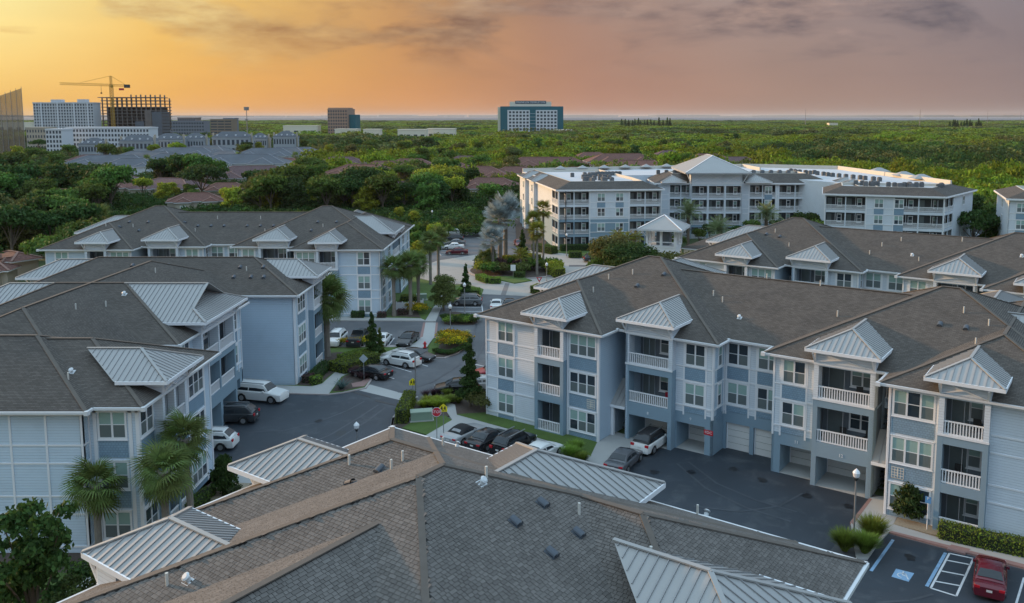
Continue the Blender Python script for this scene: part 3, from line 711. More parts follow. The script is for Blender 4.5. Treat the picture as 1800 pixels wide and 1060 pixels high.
# ---- the H plan building at left
def apartment_H(label,loc,rz):
    root=thing('apartment_building',label,'apartment building',loc,rz); W,WB,WS,T=MB(),MB(),MB(),MB(); LL=49.
    # near end, faces the camera: local x = 0 side, runs in +y (to the left of the picture)
    fe=Fr((-.2,28.2),(-.2,3.9)); wallrun(W,fe,[(0,fe.L)],0,9.85); e=lambda y:28.2-y
    for y in (12.4,19.):
        win_stack(root,fe,e(y),2,(0,1,2))
    bands(T,fe,0,fe.L,vert=[e(y) for y in (3.97,6.3,8.65,11.3,13.5,15.7,18,20,22.3)])
    fbox(T,fe,0,fe.L,.002,.05,9.55,9.85)
    f1=Fr((-.2,3.9),(.6,3.9)); wallrun(WB,f1,[(0,.8)],0,9.85); bands(T,f1,0,.8,vert=(.73,))
    fe=Fr((.6,3.9),(.6,.6)); wallrun(W,fe,[(0,3.3)],0,9.85); win_stack(root,fe,1.55,2,(0,1,2)); 
    for s in (.4,2.75,3.23): fbox(T,fe,s-.12,s+.12,.002,.06,0,9.8)
    fbox(T,fe,0,3.3,.002,.06,9.5,9.85)
    fe=Fr((.6,30.9),(.6,28.2)); wallrun(W,fe,[(0,fe.L)],0,9.85)
    # right hand side: faces the court
    fr=Fr((.6,.6),(12.6,.6)); wallrun(W,fr,[(0,2.3),(6.3,12)],0,9.85); wallrun(W,fr,[(2.3,6.3)],9.7,9.85)
    win_stack(root,fr,1.05,2,(0,1,2)); win_stack(root,fr,9.2,3,(0,1,2)); bands(T,fr,0,2.3,vert=(.07,))
    for s in (7.6,10.75,11.9): fbox(T,fr,s-.09,s+.09,.002,.06,0,9.8)
    fbox(T,fr,6.4,12,.002,.05,9.55,9.85); plaque(root,fr,11.3,FL[1]-.05)
    dormer_porch(root,fr,2.3,6.3,.6,(0,1,2),hm(.6),dual=True,near=True,ov=1.1)
    f1=Fr((12.6,.6),(12.6,4.8)); wallrun(WB,f1,[(0,f1.L)],0,9.85)
    fr=Fr((12.6,4.8),(16.,4.8)); stairs(root,fr,0,3.4,3.2); f1=Fr((16.,8.),(16.,4.8)); wallrun(WB,f1,[(0,3.2)],0,9.85); fbox(T,f1,3.06,3.2,.002,.06,0,9.8)
    window(root,f1,1.6,FL[2]+.62,1); window(root,f1,1.6,FL[1]+.62,1)
    awning(root,fr,0,3.4,-1.2,.8,3.0,4.6)
    fr=Fr((16.,4.8),(31.4,4.8)); wallrun(W,fr,[(0,3.6),(11.6,15.4)],3.45,9.85); wallrun(W,fr,[(3.6,11.6)],9.7,9.85)
    window(root,fr,1.75,FL[2]+.62,2); window(root,fr,1.75,FL[1]+.62,2); window(root,fr,13.2,FL[2]+.62,2); window(root,fr,13.2,FL[1]+.62,2)
    for s in (1.75,13.2): panel(root,fr,s-.98,s+.98,FL[2]-.62,FL[2]+.57)
    bands(T,fr,0,3.6,(1,2),vert=(.07,),zb=3.2); bands(T,fr,11.6,15.4,(1,2),vert=(15.3,14.3,12.1),zb=3.2); fbox(T,fr,0,3.6,.002,.05,9.6,9.85)
    wallrun(WS,fr,[(0,.5),(3.2,3.6),(11.6,11.9),(14.6,15.4)],0,3.45); wallrun(WS,fr,[(.5,3.2),(11.9,14.6)],2.45,3.45)
    open_garage(root,WS,fr,.5,3.2); open_garage(root,WS,fr,11.9,14.6)
    porch(root,fr,3.6,11.6,.8,(1,2),True,True,True); fz=Fr(fr(0,.8,0)[:2],fr(1,.8,0)[:2])
    ms=MB(); fbox(ms,fz,7.35,7.85,-.3,-.002,0,3.4); ms.build('garage_pier',stucco,root)
    open_garage(root,WS,fz,4.,7.35,depth=3.2); open_garage(root,WS,fz,7.85,11.2,depth=3.2)
    gable_x(root,fr,3.6,11.6,.8,9.95,11.15,True)
    # the big stepped metal roof: upper gable, lower skirt
    s0,s1,no,ze,p=2.4,12.8,1.7,11.2,.47; half=(s1-s0)/2; mid=(s0+s1)/2; zr=ze+p*half; H=hm(.6); ni=-H(zr); ne=-H(ze); cut=1.75
    d=MB(); A,B=fr(s0,no,ze),fr(s1,no,ze); K=fr(s0+cut,no-cut,ze+p*cut); K2=fr(s1-cut,no-cut,ze+p*cut); G=fr(mid,no-cut,zr); Rb=fr(mid,ni-.1,zr)
    d.quad(fr(s0,ne-.1,ze),A,K,G,Rb); d.quad(B,fr(s1,ne-.1,ze),Rb,G,K2); Q=fr(s0+cut+1.6,no-cut-1.6,ze+p*(cut+1.6)); Q2=fr(s1-cut-1.6,no-cut-1.6,ze+p*(cut+1.6))
    d.quad(A,B,K2,Q2,Q,K); do=d.build('dormer_roof',metal,root)
    wl=MB(); wl.quad(fr(s0+cut+1.6,no-cut-1.5,ze+p*(cut+1.6)),fr(s1-cut-1.6,no-cut-1.5,ze+p*(cut+1.6)),fr(mid,no-cut-1.5,zr)); wl.build('gable_face',siding_w,do)
    ca=MB()
    for a,b in ((A,K),(B,K2),(G,Rb),(K,G),(K2,G)): ca.beam(a+Vector((0,0,.06)),b+Vector((0,0,.06)),.22,.08)
    ca.build('ridge_cap',metal,do)
    def seam(a,b):
        if (a-b).length>.2: m_=MB(); m_.beam(a+Vector((0,0,.03)),b+Vector((0,0,.03)),.045,.07); m_.build('seam',seamm,do)
    k=s0+.42
    while k<s1-.1:
        t=min(k-s0,s1-k,cut+1.6 if True else 9); t=min(k-s0,s1-k) if min(k-s0,s1-k)<cut else min(cut+ min(1.6,min(k-s0,s1-k)-cut),cut+1.6); seam(fr(k,no,ze),fr(k,no-t,ze+p*t)); k+=.42
    n=no-.42
    while n>ni:
        t=min(no-n,half) if no-n<cut else half; lo=0. if n>ne else half*(ne-n)/(ne-ni)
        if t>lo+.1:
            for sg,se in ((1,s0),(-1,s1)): seam(fr(se+sg*lo,n,ze+p*lo),fr(se+sg*t,n,ze+p*t))
        n-=.42
    fa=MB(); fbox(fa,fr,s0-.03,s1+.03,no-.02,no+.05,ze-.22,ze+.02); fbox(fa,fr,s0-.05,s0+.02,ne,no-.02,ze-.22,ze+.02); fbox(fa,fr,s1-.02,s1+.05,ne,no-.02,ze-.22,ze+.02); fbox(fa,fr,s0,s1,ne,no-.02,ze-.12,ze-.08); fa.build('fascia',white,do)
    f1=Fr((31.4,4.8),(31.4,8.)); wallrun(WB,f1,[(0,3.2)],0,9.85)
    fr=Fr((31.4,8.),(35.9,8.)); wallrun(W,fr,[(0,4.5)],0,9.85); win_stack(root,fr,2.3,2,(0,1,2))
    f1=Fr((35.9,8.),(35.9,.6)); wallrun(WB,f1,[(0,7.4)],0,9.85); fbox(T,f1,7.26,7.4,.002,.06,0,9.8); fbox(T,f1,0,7.4,.002,.05,9.6,9.85)
    fr=Fr((35.9,.6),(48.4,.6)); wallrun(W,fr,[(0,5.3),(9.3,12.5)],0,9.85); wallrun(W,fr,[(5.3,9.3)],9.7,9.85)
    win_stack(root,fr,2.5,3,(0,1,2)); win_stack(root,fr,11.,2,(0,1,2)); fbox(T,fr,0,5.3,.002,.05,9.6,9.85)
    for s in (.1,4.6): fbox(T,fr,s-.09,s+.09,.002,.06,0,9.8)
    dormer_porch(root,fr,5.3,9.3,.6,(0,1,2),hm(.6),near=True,dual=False,ov=1.1)
    fb=Fr((48.4,.6),(48.4,30.9)); wallrun(W,fb,[(0,fb.L)],0,9.85)
    # left hand side, plain, with its dormers
    for a,b in ((.6,12.6),(35.9,48.4)):
        fl=Fr((b,30.9),(a,30.9)); wallrun(W,fl,[(0,fl.L)],0,9.85)
        for s in (2.,9.5): win_stack(root,fl,s,2,(0,1,2))
        gable_x(root,fl,4.,8.,.6,9.95,11.15); hip_dormer(root,fl,2.7,9.3,1.5,11.2,hm(.6))
    fl=Fr((31.4,26.7),(16.,26.7)); wallrun(W,fl,[(0,fl.L)],0,9.85); hip_dormer(root,fl,2.5,12.9,1.7,11.2,hm(.6))
    fl=Fr((35.9,23.4),(12.6,23.4)); wallrun(W,fl,[(0,fl.L)],0,9.85)
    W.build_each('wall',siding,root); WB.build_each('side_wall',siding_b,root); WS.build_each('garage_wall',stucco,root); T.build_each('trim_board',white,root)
    rects=[(0,0,13.2,31.5),(35.3,0,49,31.5),(-.8,3.3,13.6,28.2),(5.,7.4,44.,24.),(15.4,4.2,32.,27.3)]
    ol=[(0,0),(13.2,0),(13.2,7.4),(15.4,7.4),(15.4,4.2),(32,4.2),(32,7.4),(35.3,7.4),(35.3,0),(49,0),(49,31.5),(35.3,31.5),(35.3,24),(13.6,24),(13.2,31.5),(0,31.5),(0,28.2),(-.8,28.2),(-.8,3.3),(0,3.3)]
    rf,R_=roof_set(root,rects,ol)
    vents(root,rf,[('g',3.2,6.3),('p',2.2,6.),('b',38.4,4.6),('b',38.4,6.),('b',38.4,7.9),('b',40.2,5.2),('b',40.2,7.8),('p',39.6,6.9),('b',38.,17),('b',38.,19),('b',38,15),('b',40.5,16),('b',40.5,20),('p',39.8,18),('p',20,12.5),('p',24,11),('g',22,11.8),('p',17,13.5),('g',28,10.5),('p',30,11),('p',33,14)],R_)
    return root,R_
bA,RA=apartment_H('three storey pale blue apartment building filling the left edge, dark garages facing the left court',(-26.5,54.2,0),R(90.))
# ================= ground =================
def P2(l,dx=0): return [tuple(at(x,y,0)[:2]) for x,y in l]
def flat(name,l,z,m,z0=-.02,pw=None):
    mb=MB(); mb.prism(pw or P2(l),z0,z); return struct(name,mb,m)
g=MB(); g.box(-30000,-400,-2,30000,2600,0); struct('ground',g,wildg)
def loop_kerb(name,pts,z=.10,w=.18,m=None,closed=True):
    mb=MB(); n=len(pts)
    for i in range(n if closed else n-1):
        a,b=pts[i],pts[(i+1)%n]; fr=Fr(a,b); fbox(mb,fr,-.08,fr.L+.08,-.01,w,-.02,z+.003*(i%3))
    return struct(name,mb,m or kerbm)
flat('road',[(380,1000),(392,690),(520,610),(548,585),(548,558),(745,558),(772,520),(700,470),(768,440),(768,384),(905,384),(925,440),(1120,462),(1100,500),(900,545),(860,730),(1120,800),(1600,880),(1800,960),(1900,1200),(300,1200)],.004,asphalt)
flat('court_asphalt',[(378,700),(395,682),(505,691),(577,694),(640,685),(722,704),(697,724),(686,750),(700,800),(620,840),(400,850),(372,800)],.008,asphalt_n)
flat('garage_court',[(1035,812),(1116,781),(1180,793),(1252,803),(1268,790),(1378,820),(1378,835),(1530,876),(1452,978),(1300,970),(1100,900),(1000,830)],.008,asphalt_n)
BW=lambda w_,t_:tuple((Vector((-6.68,80.65,0))+U*w_+V*t_)[:2])
flat('court_apron',None,.0062,asphalt_n,pw=[BW(15,2.),BW(36.4,2.),BW(36.4,3.9),BW(28.3,3.9),BW(28.3,6.4),BW(22.9,6.4),BW(22.9,3.9),BW(15,3.9)])
flat('parking_lot',[(1562,939),(1800,1002),(1900,1030),(1900,1200),(1480,1200),(1500,985)],.008,asphalt_n)
flat('concrete_gutter',[(630,686),(650,676),(735,699),(722,708)],.012,concrete)
# roundabout
RC=Vector((-5.8,159.5))
def circle(r,n=48,a0=0,a1=360,c=RC): return [(c.x+r*math.cos(R(a0+(a1-a0)*i/n)),c.y+r*math.sin(R(a0+(a1-a0)*i/n))) for i in range(n)]
flat('roundabout_road',None,.012,concrete_r,pw=circle(14.5))
flat('roundabout_apron',[(846,517),(940,521),(1010,500),(1000,470),(820,470),(780,494),(848,507)],.016,concrete_r)
flat('roundabout_apron',[(730,472),(770,458),(850,446),(850,470),(800,500),(770,498),(735,488)],.020,concrete_r)
flat('roundabout_apron',[(930,438),(1010,448),(1060,462),(1085,480),(1060,494),(985,502),(950,480)],.024,concrete_r)
flat('road_band',[(888,498),(896,498),(889,519),(880,519)],.030,mat('dark_paver_band',(.17,.155,.15),.85,vary=.1,vscale=2))
flat('road_band',[(1000,466),(1100,466),(1100,469),(1000,469)],.030,asphalt)
# raised ground
flat('lawn',[(540,556),(540,563),(747,563),(762,548),(774,536),(800,524),(845,523),(850,509),(820,500),(790,502),(735,490),(700,470),(688,500),(688,556)],.10,grass)
flat('pavement',[(545,557),(740,561),(749,565),(545,564)],.124,concrete)
flat('plant_bed',[(688,556),(690,535),(705,530),(735,550),(740,560)],.116,mulch)
flat('pavement',[(747,566),(766,566),(781,527),(792,505),(786,503),(772,525)],.128,concrete)
flat('crossing',[(748,567),(766,567),(763,594),(743,594)],.020,concrete)
for q in ([(744,567),(748,567),(743,594),(738,594)],[(766,567),(770,567),(767,594),(763,594)]): flat('brick_band',q,.024,brickp)
flat('plant_island',[(782,553),(800,548),(838,558),(839,567),(832,571),(790,571),(780,569)],.10,mulch)
flat('lawn',[(752,617),(758,597),(774,594),(790,596),(800,612),(785,627),(758,628)],.10,grass)
flat('plant_bed',[(776,596),(800,590),(825,600),(822,608),(806,620),(781,629),(762,629),(770,615)],.106,mulch)
loop_kerb('kerb',P2([(824,600),(822,608),(806,621),(782,630),(757,630)]),closed=False,m=kerbm)
L1=[(552,611),(697,611),(741,596),(762,596),(752,612),(700,616),(668,637),(645,640),(627,651),(640,657),(651,669),(641,682),(602,690),(577,693),(505,691),(398,686),(396,678),(520,678),(548,660)]
flat('lawn',L1,.10,grass); flat('kerb_edge',[(552,608),(697,608),(697,611.5),(552,611.5)],.12,kerbm)
flat('pavement',[(741,594),(763,594),(750,612),(700,617),(672,636),(645,640),(640,636),(672,623),(697,614),(730,604)],.124,concrete)
flat('pavement',[(398,687),(505,692),(578,694),(600,664),(632,648),(625,642),(590,655),(566,676),(548,681),(520,680),(400,676)],.120,concrete)
flat('plant_bed',[(590,680),(604,664),(628,653),(648,667),(637,681),(602,689),(585,689)],.128,mulch)
flat('plant_bed',[(522,678),(548,660),(552,625),(600,620),(640,640),(590,653),(565,674),(545,680)],.116,mulch)
flat('brick_band',[(620,682),(640,681),(651,669),(645,664),(636,672),(618,676)],.136,brickp)
loop_kerb('kerb',P2([(627,651),(640,657),(651,669),(641,683),(602,691),(577,694),(505,692)])[::-1],closed=False,z=.12)
# stop sign corner and lawn before the large building
flat('plant_bed',[(687,749),(690,735),(700,722),(735,706),(765,694),(862,690),(862,726),(802,731),(786,708),(790,733),(729,741),(707,754)],.10,mulch)
flat('lawn',[(707,754),(729,740),(783,732),(797,742),(752,766)],.112,grass)
flat('lawn',[(801,730),(862,726),(1050,779),(1070,790),(1040,803),(995,786),(900,757)],.112,grass)
flat('pavement',[(772,705),(800,713),(803,731),(900,758),(995,787),(1040,804),(1034,813),(985,793),(840,752),(805,749),(745,795),(722,783),(795,740),(783,722)],.122,concrete)
flat('pavement',[(1050,779),(1081,761),(1108,768),(1117,781),(1112,787),(1060,824),(1034,813)],.126,concrete)
flat('brick_band',[(1112,787),(1117,790),(1065,826),(1058,824)],.130,brickp)
loop_kerb('kerb',P2([(686,752),(690,735),(700,722),(735,706),(765,693)]),closed=False)
# right corner: walk, bed, parking marks
flat('pavement',[(1531,876),(1577,873),(1588,890),(1570,924),(1640,945),(1752,972),(1900,1006),(1900,1026),(1562,938),(1545,955),(1525,985),(1505,985),(1495,919)],.12,concrete)
flat('brick_band',[(1528,878),(1533,880),(1500,925),(1494,921)],.126,brickp)
flat('brick_band',[(1562,938),(1567,936),(1900,1020),(1900,1027)],.126,brickp)
flat('brick_band',[(1672,960),(1706,968),(1696,976),(1664,968)],.128,brickp)
flat('gravel_bed',[(1570,924),(1590,893),(1740,935),(1850,958),(1850,968),(1752,969),(1640,942)],.128,gravel)
flat('lawn',[(1752,967),(1850,975),(1850,992),(1770,972)],.134,grass)
def stripe(a,b,w,m,z=.016,name='painted_line'):
    a,b=at(*a),at(*b); fr=Fr(a[:2],b[:2]); mb=MB(); fbox(mb,fr,0,fr.L,-w/2,w/2,z-.003,z); return struct(name,mb,m)
for a,b in (((1669,973),(1636,1034)),((1711,982),(1681,1048)),((1664,985),(1706,993)),((1655,1004),(1697,1012)),((1644,1022),(1688,1030)),((1636,1034),(1681,1048)),((1669,973),(1711,982)),((1800,1016),(1786,1062))): stripe(a,b,.13,paint)
for a,b in (((1570,949),(1531,1004)),((1662,972),(1629,1031))): stripe(a,b,.2,paintb)
m_=MB(); 
q=[at(x,y,.0) for x,y in ((1575,1000),(1607,1008),(1597,1023),(1567,1014))]; m_.quad(*[(p.x,p.y,.016) for p in q]); struct('blue_symbol_panel',m_,paintb)
s=text_mesh('o',.5,paint,.001); c=at(1586,1012); so_=MB(); fr=Fr(c[:2],(c+U)[:2])
for k in range(14):
    a0,a1=R(-20-k*18),R(-20-(k+1)*18); so_.beam(fr(.28*math.cos(a0),.28*math.sin(a0),.02),fr(.28*math.cos(a1),.28*math.sin(a1),.02),.07,.006)
for a,b in (((-.05,.55),(.0,.05)),((0,.05),(.25,.05)),((.25,.05),(.42,-.28)),((.0,.3),(.2,.3))): so_.beam(fr(a[0],-a[1]+.0,.02),fr(b[0],-b[1],.02),.08,.006)
struct('wheelchair_symbol',so_,paint)
for a,b in (((735,640),(665,640)),((735,640),(735,640)),): pass
for a,b in (((672,639),(723,654)),((678,661),(693,666)),((600,594),(590,609)),((645,594),(634,609)),((693,594),(681,610)),((573,594),(563,609)),((740,594),(729,609)),((742,641),(752,644)),((784,540),(846,541)),((795,547),(848,548)),((830,553),(848,554)),((845,520),(849,553)),((833,640),(860,646))): stripe(a,b,.14,paint)
for i in range(9): stripe((770,391+i*7.),(806-i*0,391+i*7.3),.14,paint)
# manhole and cracks on the court
mb=MB(); q=[at(x,y) for x,y in ((594,757),(610,757),(604,767),(587,766))]; mb.quad(*[(p.x,p.y,.013) for p in q]); struct('drain_cover',mb,mat('dark_iron_grate',(.03,.035,.04),.6))
flat('road_patch',[(614,686),(652,697),(653,700),(616,689)],.016,mat('crack_sealer',(.02,.022,.026),.5)); flat('road_patch',[(660,703),(698,712),(698,714),(660,706)],.016,MAT['crack_sealer'])
tm_=mat('tyre_polished_asphalt',(.052,.060,.072),.55,vary=.3,vscale=.6); oil=mat('oil_stain',(.014,.016,.02),.4)
def arc_mark(pts,w,m,z):
    P_=[at(x,y) for x,y in pts]; mb=MB()
    for a,b in zip(P_,P_[1:]): fr=Fr(a[:2],b[:2]); mb.quad(*[(q.x,q.y,z) for q in (fr(-.02,-w/2,0),fr(fr.L+.02,-w/2,0),fr(fr.L+.02,w/2,0),fr(-.02,w/2,0))])
    struct('tyre_mark',mb,m)
for k,(pts,w) in enumerate([([(460,812),(520,790),(580,765),(630,735),(665,712)],.22),([(470,822),(532,799),(592,773),(643,742),(677,717)],.22),([(440,760),(500,757),(560,742),(610,722),(640,706)],.2),([(1210,812),(1260,850),(1330,880),(1400,900)],.2),([(1190,815),(1240,858),(1312,893),(1390,917)],.2),([(1410,868),(1370,890),(1300,900),(1220,890)],.18),([(700,690),(760,672),(810,640),(830,600),(838,570)],.25),([(722,697),(785,678),(832,645),(852,602),(858,575)],.25),([(1640,1045),(1600,1056),(1540,1060)],.2)]): arc_mark(pts,w,tm_,.0215+k*.0004)
rs_=random.Random(9)
for k,(x,y) in enumerate([(1215,830),(1290,825),(1420,872),(1490,890),(1340,845),(590,600),(690,655),(1600,980),(1745,1052),(1110,815),(430,720),(400,760),(850,800),(640,598),(1150,830),(560,740)]):
    c=at(x,y); n=14; q=MB(); q.quad(*[(c.x+(.25+.22*rs_.random())*math.cos(6.283*i/n),c.y+(.3+.3*rs_.random())*math.sin(6.283*i/n),.026+k*.0004) for i in range(n)]); struct('oil_stain',q,oil)
# bed between the left building and the near one
flat('plant_bed',[(165,955),(340,880),(400,862),(420,845),(470,828),(385,828),(372,850),(240,940),(120,1060),(60,1200),(-60,1200),(-60,960)],.10,mulch)
flat('pavement',[(392,826),(470,826),(450,852),(395,852)],.122,concrete)
flat('gravel_bed',[(396,850),(440,852),(425,868),(370,880),(372,862)],.128,gravel)
flat('gravel_bed',[(172,958),(240,948),(235,968),(180,985)],.128,gravel)
flat('pavement',[(205,995),(240,985),(150,1040),(80,1075),(60,1060)],.12,concrete)
flat('lawn',[(-60,1000),(120,1010),(60,1080),(-60,1100)],.112,grass)
# roundabout island
flat('plant_island',None,.16,mulch,pw=circle(8.6)); kb=MB()
pts=circle(8.6,48)
for i in range(48): fr=Fr(pts[i],pts[(i+1)%48]); fbox(kb,fr,-.02,fr.L+.02,-.02,.4,-.02,.17)
struct('kerb',kb,kerbm)
flat('lawn',[(868,487),(915,487),(935,494),(905,499),(872,492)],.172,grass)
# around the roundabout
flat('lawn',[(925,438),(1120,445),(1160,470),(1050,462),(1000,446),(940,441)],.10,grass)
flat('lawn',[(700,440),(766,440),(766,384),(700,384)],.10,grass)
flat('plant_bed',[(905,384),(960,384),(960,440),(925,440),(908,430)],.104,mulch)
flat('plant_bed',[(765,384),(905,384),(900,376),(765,376)],.106,grass)
flat('plant_bed',[(940,512),(960,500),(1000,490),(985,505),(960,515)],.12,mulch)
loop_kerb('kerb',P2([(768,384),(768,440),(776,450)]),closed=False); 
# rear car park at right
flat('far_car_park',[(1690,440),(1900,440),(1900,380),(1700,380)],.006,asphalt)
# ================= cars =================
carglass=mat('car_glass',(.02,.025,.03),.05); tyre=mat('tyre_rubber',(.02,.02,.02),.8); rim=mat('alloy_rim',(.42,.43,.45),.3,metal=.7)
cpaint=mat('car_paint',(1,1,1),.22,objcol=True,spec=.6); red_l=mat('tail_lamp_red',(.45,.01,.02),.2); head_l=mat('head_lamp_clear',(.7,.72,.75),.1); blacktrim=mat('black_plastic_trim',(.02,.02,.022),.5); softtop=mat('black_canvas',(.015,.015,.017),.9); platew=mat('number_plate',(.6,.6,.58),.5)
SPEC={ # L, W, H, wheel r, front axle, rear axle (from front), body profile x:z of shoulder, roof profile
 'sedan':(4.75,1.84,1.45,.33,.9,3.65,[(0,.55),(.15,.68),(1.1,.88),(1.35,.93),(3.9,.98),(4.55,1.0),(4.75,.85)],[(1.15,.90),(2.0,1.40),(2.6,1.45),(3.3,1.40),(4.1,1.02)]),
 'suv':(4.75,1.9,1.72,.37,.9,3.7,[(0,.65),(.12,.85),(1.0,1.02),(1.3,1.06),(4.0,1.08),(4.65,1.05),(4.75,.8)],[(1.1,1.04),(1.75,1.62),(2.4,1.72),(3.9,1.66),(4.6,1.12)]),
 'big_suv':(5.7,2.02,1.92,.42,1.0,4.35,[(0,.75),(.1,1.0),(1.2,1.16),(1.45,1.2),(5.0,1.2),(5.6,1.18),(5.7,.9)],[(1.3,1.18),(1.95,1.82),(2.5,1.92),(5.1,1.88),(5.6,1.24)]),
 'pickup':(5.6,1.98,1.85,.40,1.0,4.4,[(0,.75),(.1,1.0),(1.3,1.14),(1.5,1.18),(3.6,1.18),(3.65,1.12),(5.5,1.12),(5.6,.9)],[(1.4,1.16),(2.0,1.78),(2.4,1.85),(3.3,1.82),(3.6,1.2)]),
 'coupe':(4.7,1.88,1.38,.34,.9,3.6,[(0,.55),(.15,.70),(1.3,.92),(1.6,.96),(3.8,.98),(4.5,.98),(4.7,.82)],[(1.5,.93),(2.2,1.34),(2.6,1.38),(3.1,1.34),(3.8,.99)])}
CARS={}
def car_proto(kind,soft=False,blackroof=False):
    Lc,Wc,H,wr,fa,ra,body,roof=SPEC[kind]; h=Wc/2
    def at_w(x): t=x/Lc; e=1-.16*max(0,(.12-t)/.12)**1.5-.10*max(0,(t-.9)/.1)**1.5; return h*e
    def wsec(x):
        z=.28
        for ax in (fa,ra):
            d=abs(x-ax)
            if d<wr+.07: z=max(z,math.sqrt((wr+.07)**2-d*d)+wr-.02)
        return z
    xs=sorted(set([round(i*Lc/30,3) for i in range(31)]+[b[0] for b in body]))
    def interp(pr,x):
        for (a,za),(b,zb) in zip(pr,pr[1:]):
            if a<=x<=b: return za+(zb-za)*(x-a)/(b-a)
        return pr[0][1] if x<pr[0][0] else pr[-1][1]
    mb=MB(); rings=[]
    for x in xs:
        zt=interp(body,x); w_=at_w(x); zb=wsec(x); zm=max(zb+.02,zt*.62); zl=max(.3,.28)
        ring=[(w_*.93,zb),(w_,max(zb+.01,min(zm,zt-.1))),(w_*.985,zt-.09),(w_*.90,zt-.005),(w_*.5,zt+.02),(0,zt+.03)]
        pts=[(x,-y,z) for y,z in ring]+[(x,y,z) for y,z in ring[-2::-1]]
        i=len(mb.v); mb.v+=[(p[0]-Lc/2,p[1],p[2]) for p in pts]; rings.append(i)
    n=11
    for a,b in zip(rings,rings[1:]):
        for q in range(n-1): mb.f.append((a+q,a+q+1,b+q+1,b+q)); mb.m.append(0)
    for a in (rings[0],rings[-1]): mb.f.append(tuple(a+q for q in range(n))); mb.m.append(0)
    # the cabin shell
    def cab(x): z=interp(roof,x); t=(z-.95)/(H-.95); return z
    rx=[p[0] for p in roof]; rr=[]
    for k,(x,z) in enumerate(roof):
        base=interp(body,x)-.02; zz=z; top=at_w(x)*(.90-.20*max(0,(zz-base)/(H-base+.01)))
        wb=at_w(x)*.90
        ring=[(wb,base),(top,zz-.06 if zz>base+.1 else base+.005),(top*.86,zz),(0,zz+.025)]
        pts=[(x,-y,z_) for y,z_ in ring]+[(x,y,z_) for y,z_ in ring[-2::-1]]
        i=len(mb.v); mb.v+=[(p[0]-Lc/2,p[1],p[2]) for p in pts]; rr.append(i)
    mats=[cpaint,softtop if soft else (blacktrim if blackroof else cpaint)]; mb2i=1
    for a,b in zip(rr,rr[1:]):
        for q in range(6): mb.f.append((a+q,a+q+1,b+q+1,b+q)); mb.m.append(1 if (soft or blackroof) else 0)
    root=_oobj('car_prototype_%d'%len(CARS),None); C.objects.unlink(root)
    def part(name,me,parent=None,**k):
        o=bpy.data.objects.new(name,me); o.parent=parent or root; 
        for a,b in k.items(): setattr(o,a,b)
        KIDS.setdefault((parent or root).name,[]).append(o); return o
    me=mb.mesh('car_body',mats,smooth=True); bmx=bmesh.new(); bmx.from_mesh(me); bmesh.ops.recalc_face_normals(bmx,faces=bmx.faces)
    for e in bmx.edges:
        if len(e.link_faces)==2 and e.calc_face_angle(0)>.6: e.smooth=False
    bmx.to_mesh(me); bmx.free(); part('car_body',me)
    def prof(k): 
        x,z=roof[k]; base=interp(body,x)-.02; top=at_w(x)*(.90-.20*max(0,(z-base)/(H-base+.01))); return x-Lc/2,z,top,at_w(x)*.9,base
    def gl(name,quads,m=carglass):
        g_=MB(); 
        for q in quads: g_.quad(*q); g_.quad(*q[::-1])
        part(name,g_.mesh(name,m))
    nR=len(roof)
    x0,z0,t0,w0,b0=prof(0); x1,z1,t1,w1,b1=prof(1); xa,za,ta,wa,ba=prof(nR-1); xb,zb,tb,wb_,bb=prof(nR-2)
    def slab(xA,zA,wA,xB,zB,wB,f0,f1,k0,k1,lift=.035):
        P=lambda f,s,k:(xA+(xB-xA)*f,s*k*(wA+(wB-wA)*f),zA+(zB-zA)*f+lift)
        C_=lambda f:(xA+(xB-xA)*f,0,zA+(zB-zA)*f+lift+.03)
        return [(P(f0,-1,k0),C_(f0),C_(f1),P(f1,-1,k1)),(C_(f0),P(f0,1,k0),P(f1,1,k1),C_(f1))]
    gl('windscreen',slab(x0,z0,w0,x1,z1,t1,.10,.93,.93,.84))
    if not soft: gl('rear_window',slab(xb,zb,tb,xa,za,wa,.10,.80,.84,.90))
    else: gl('rear_window',slab(xb,zb,tb,xa,za,wa,.35,.75,.6,.6),mat('clear_plastic_window',(.25,.25,.26),.2))
    for sg in (-1,1):
        xm=(x1+xb)/2+.05; zl=lambda x:interp(body,x+Lc/2)+.035; w_b=lambda x:at_w(x+Lc/2)*.905+.006; w_t=(t1+tb)/2*.955+.03
        zt=min(z1,zb)-.13
        f=[(x0+(x1-x0)*.35+.1,sg*w_b(x0),zl(x0+.3)),(xm-.05,sg*w_b(xm),zl(xm)),(xm-.05,sg*w_t,zt+.04),(x1+.12,sg*w_t,zt)]
        r=[(xm+.05,sg*w_b(xm),zl(xm)),(xb+(xa-xb)*.55,sg*w_b(xb),zl(xb)+.0),(xb+.02,sg*w_t,zt),(xm+.05,sg*w_t,zt+.04)]
        gl('side_window',[f]); gl('side_window',[r])
    wm=MB(); wm.tube([(0,-.11,0),(0,.11,0)],wr,18); rm=MB(); rm.tube([(0,-.125,0),(0,.125,0)],wr*.62,12)
    wme=wm.mesh('wheel',tyre); rme=rm.mesh('rim',rim)
    for ax in (fa,ra):
        for sg in (-1,1):
            o=part('wheel',wme,location=(ax-Lc/2,sg*(h-.12),wr)); part('rim',rme,o)
    def bx(name,m,x0,y0,z0,x1,y1,z1): b=MB(); b.box(x0,y0,z0,x1,y1,z1); part(name,b.mesh(name,m))
    hz=interp(body,.12)-.14; tz=interp(body,Lc-.2)-.22
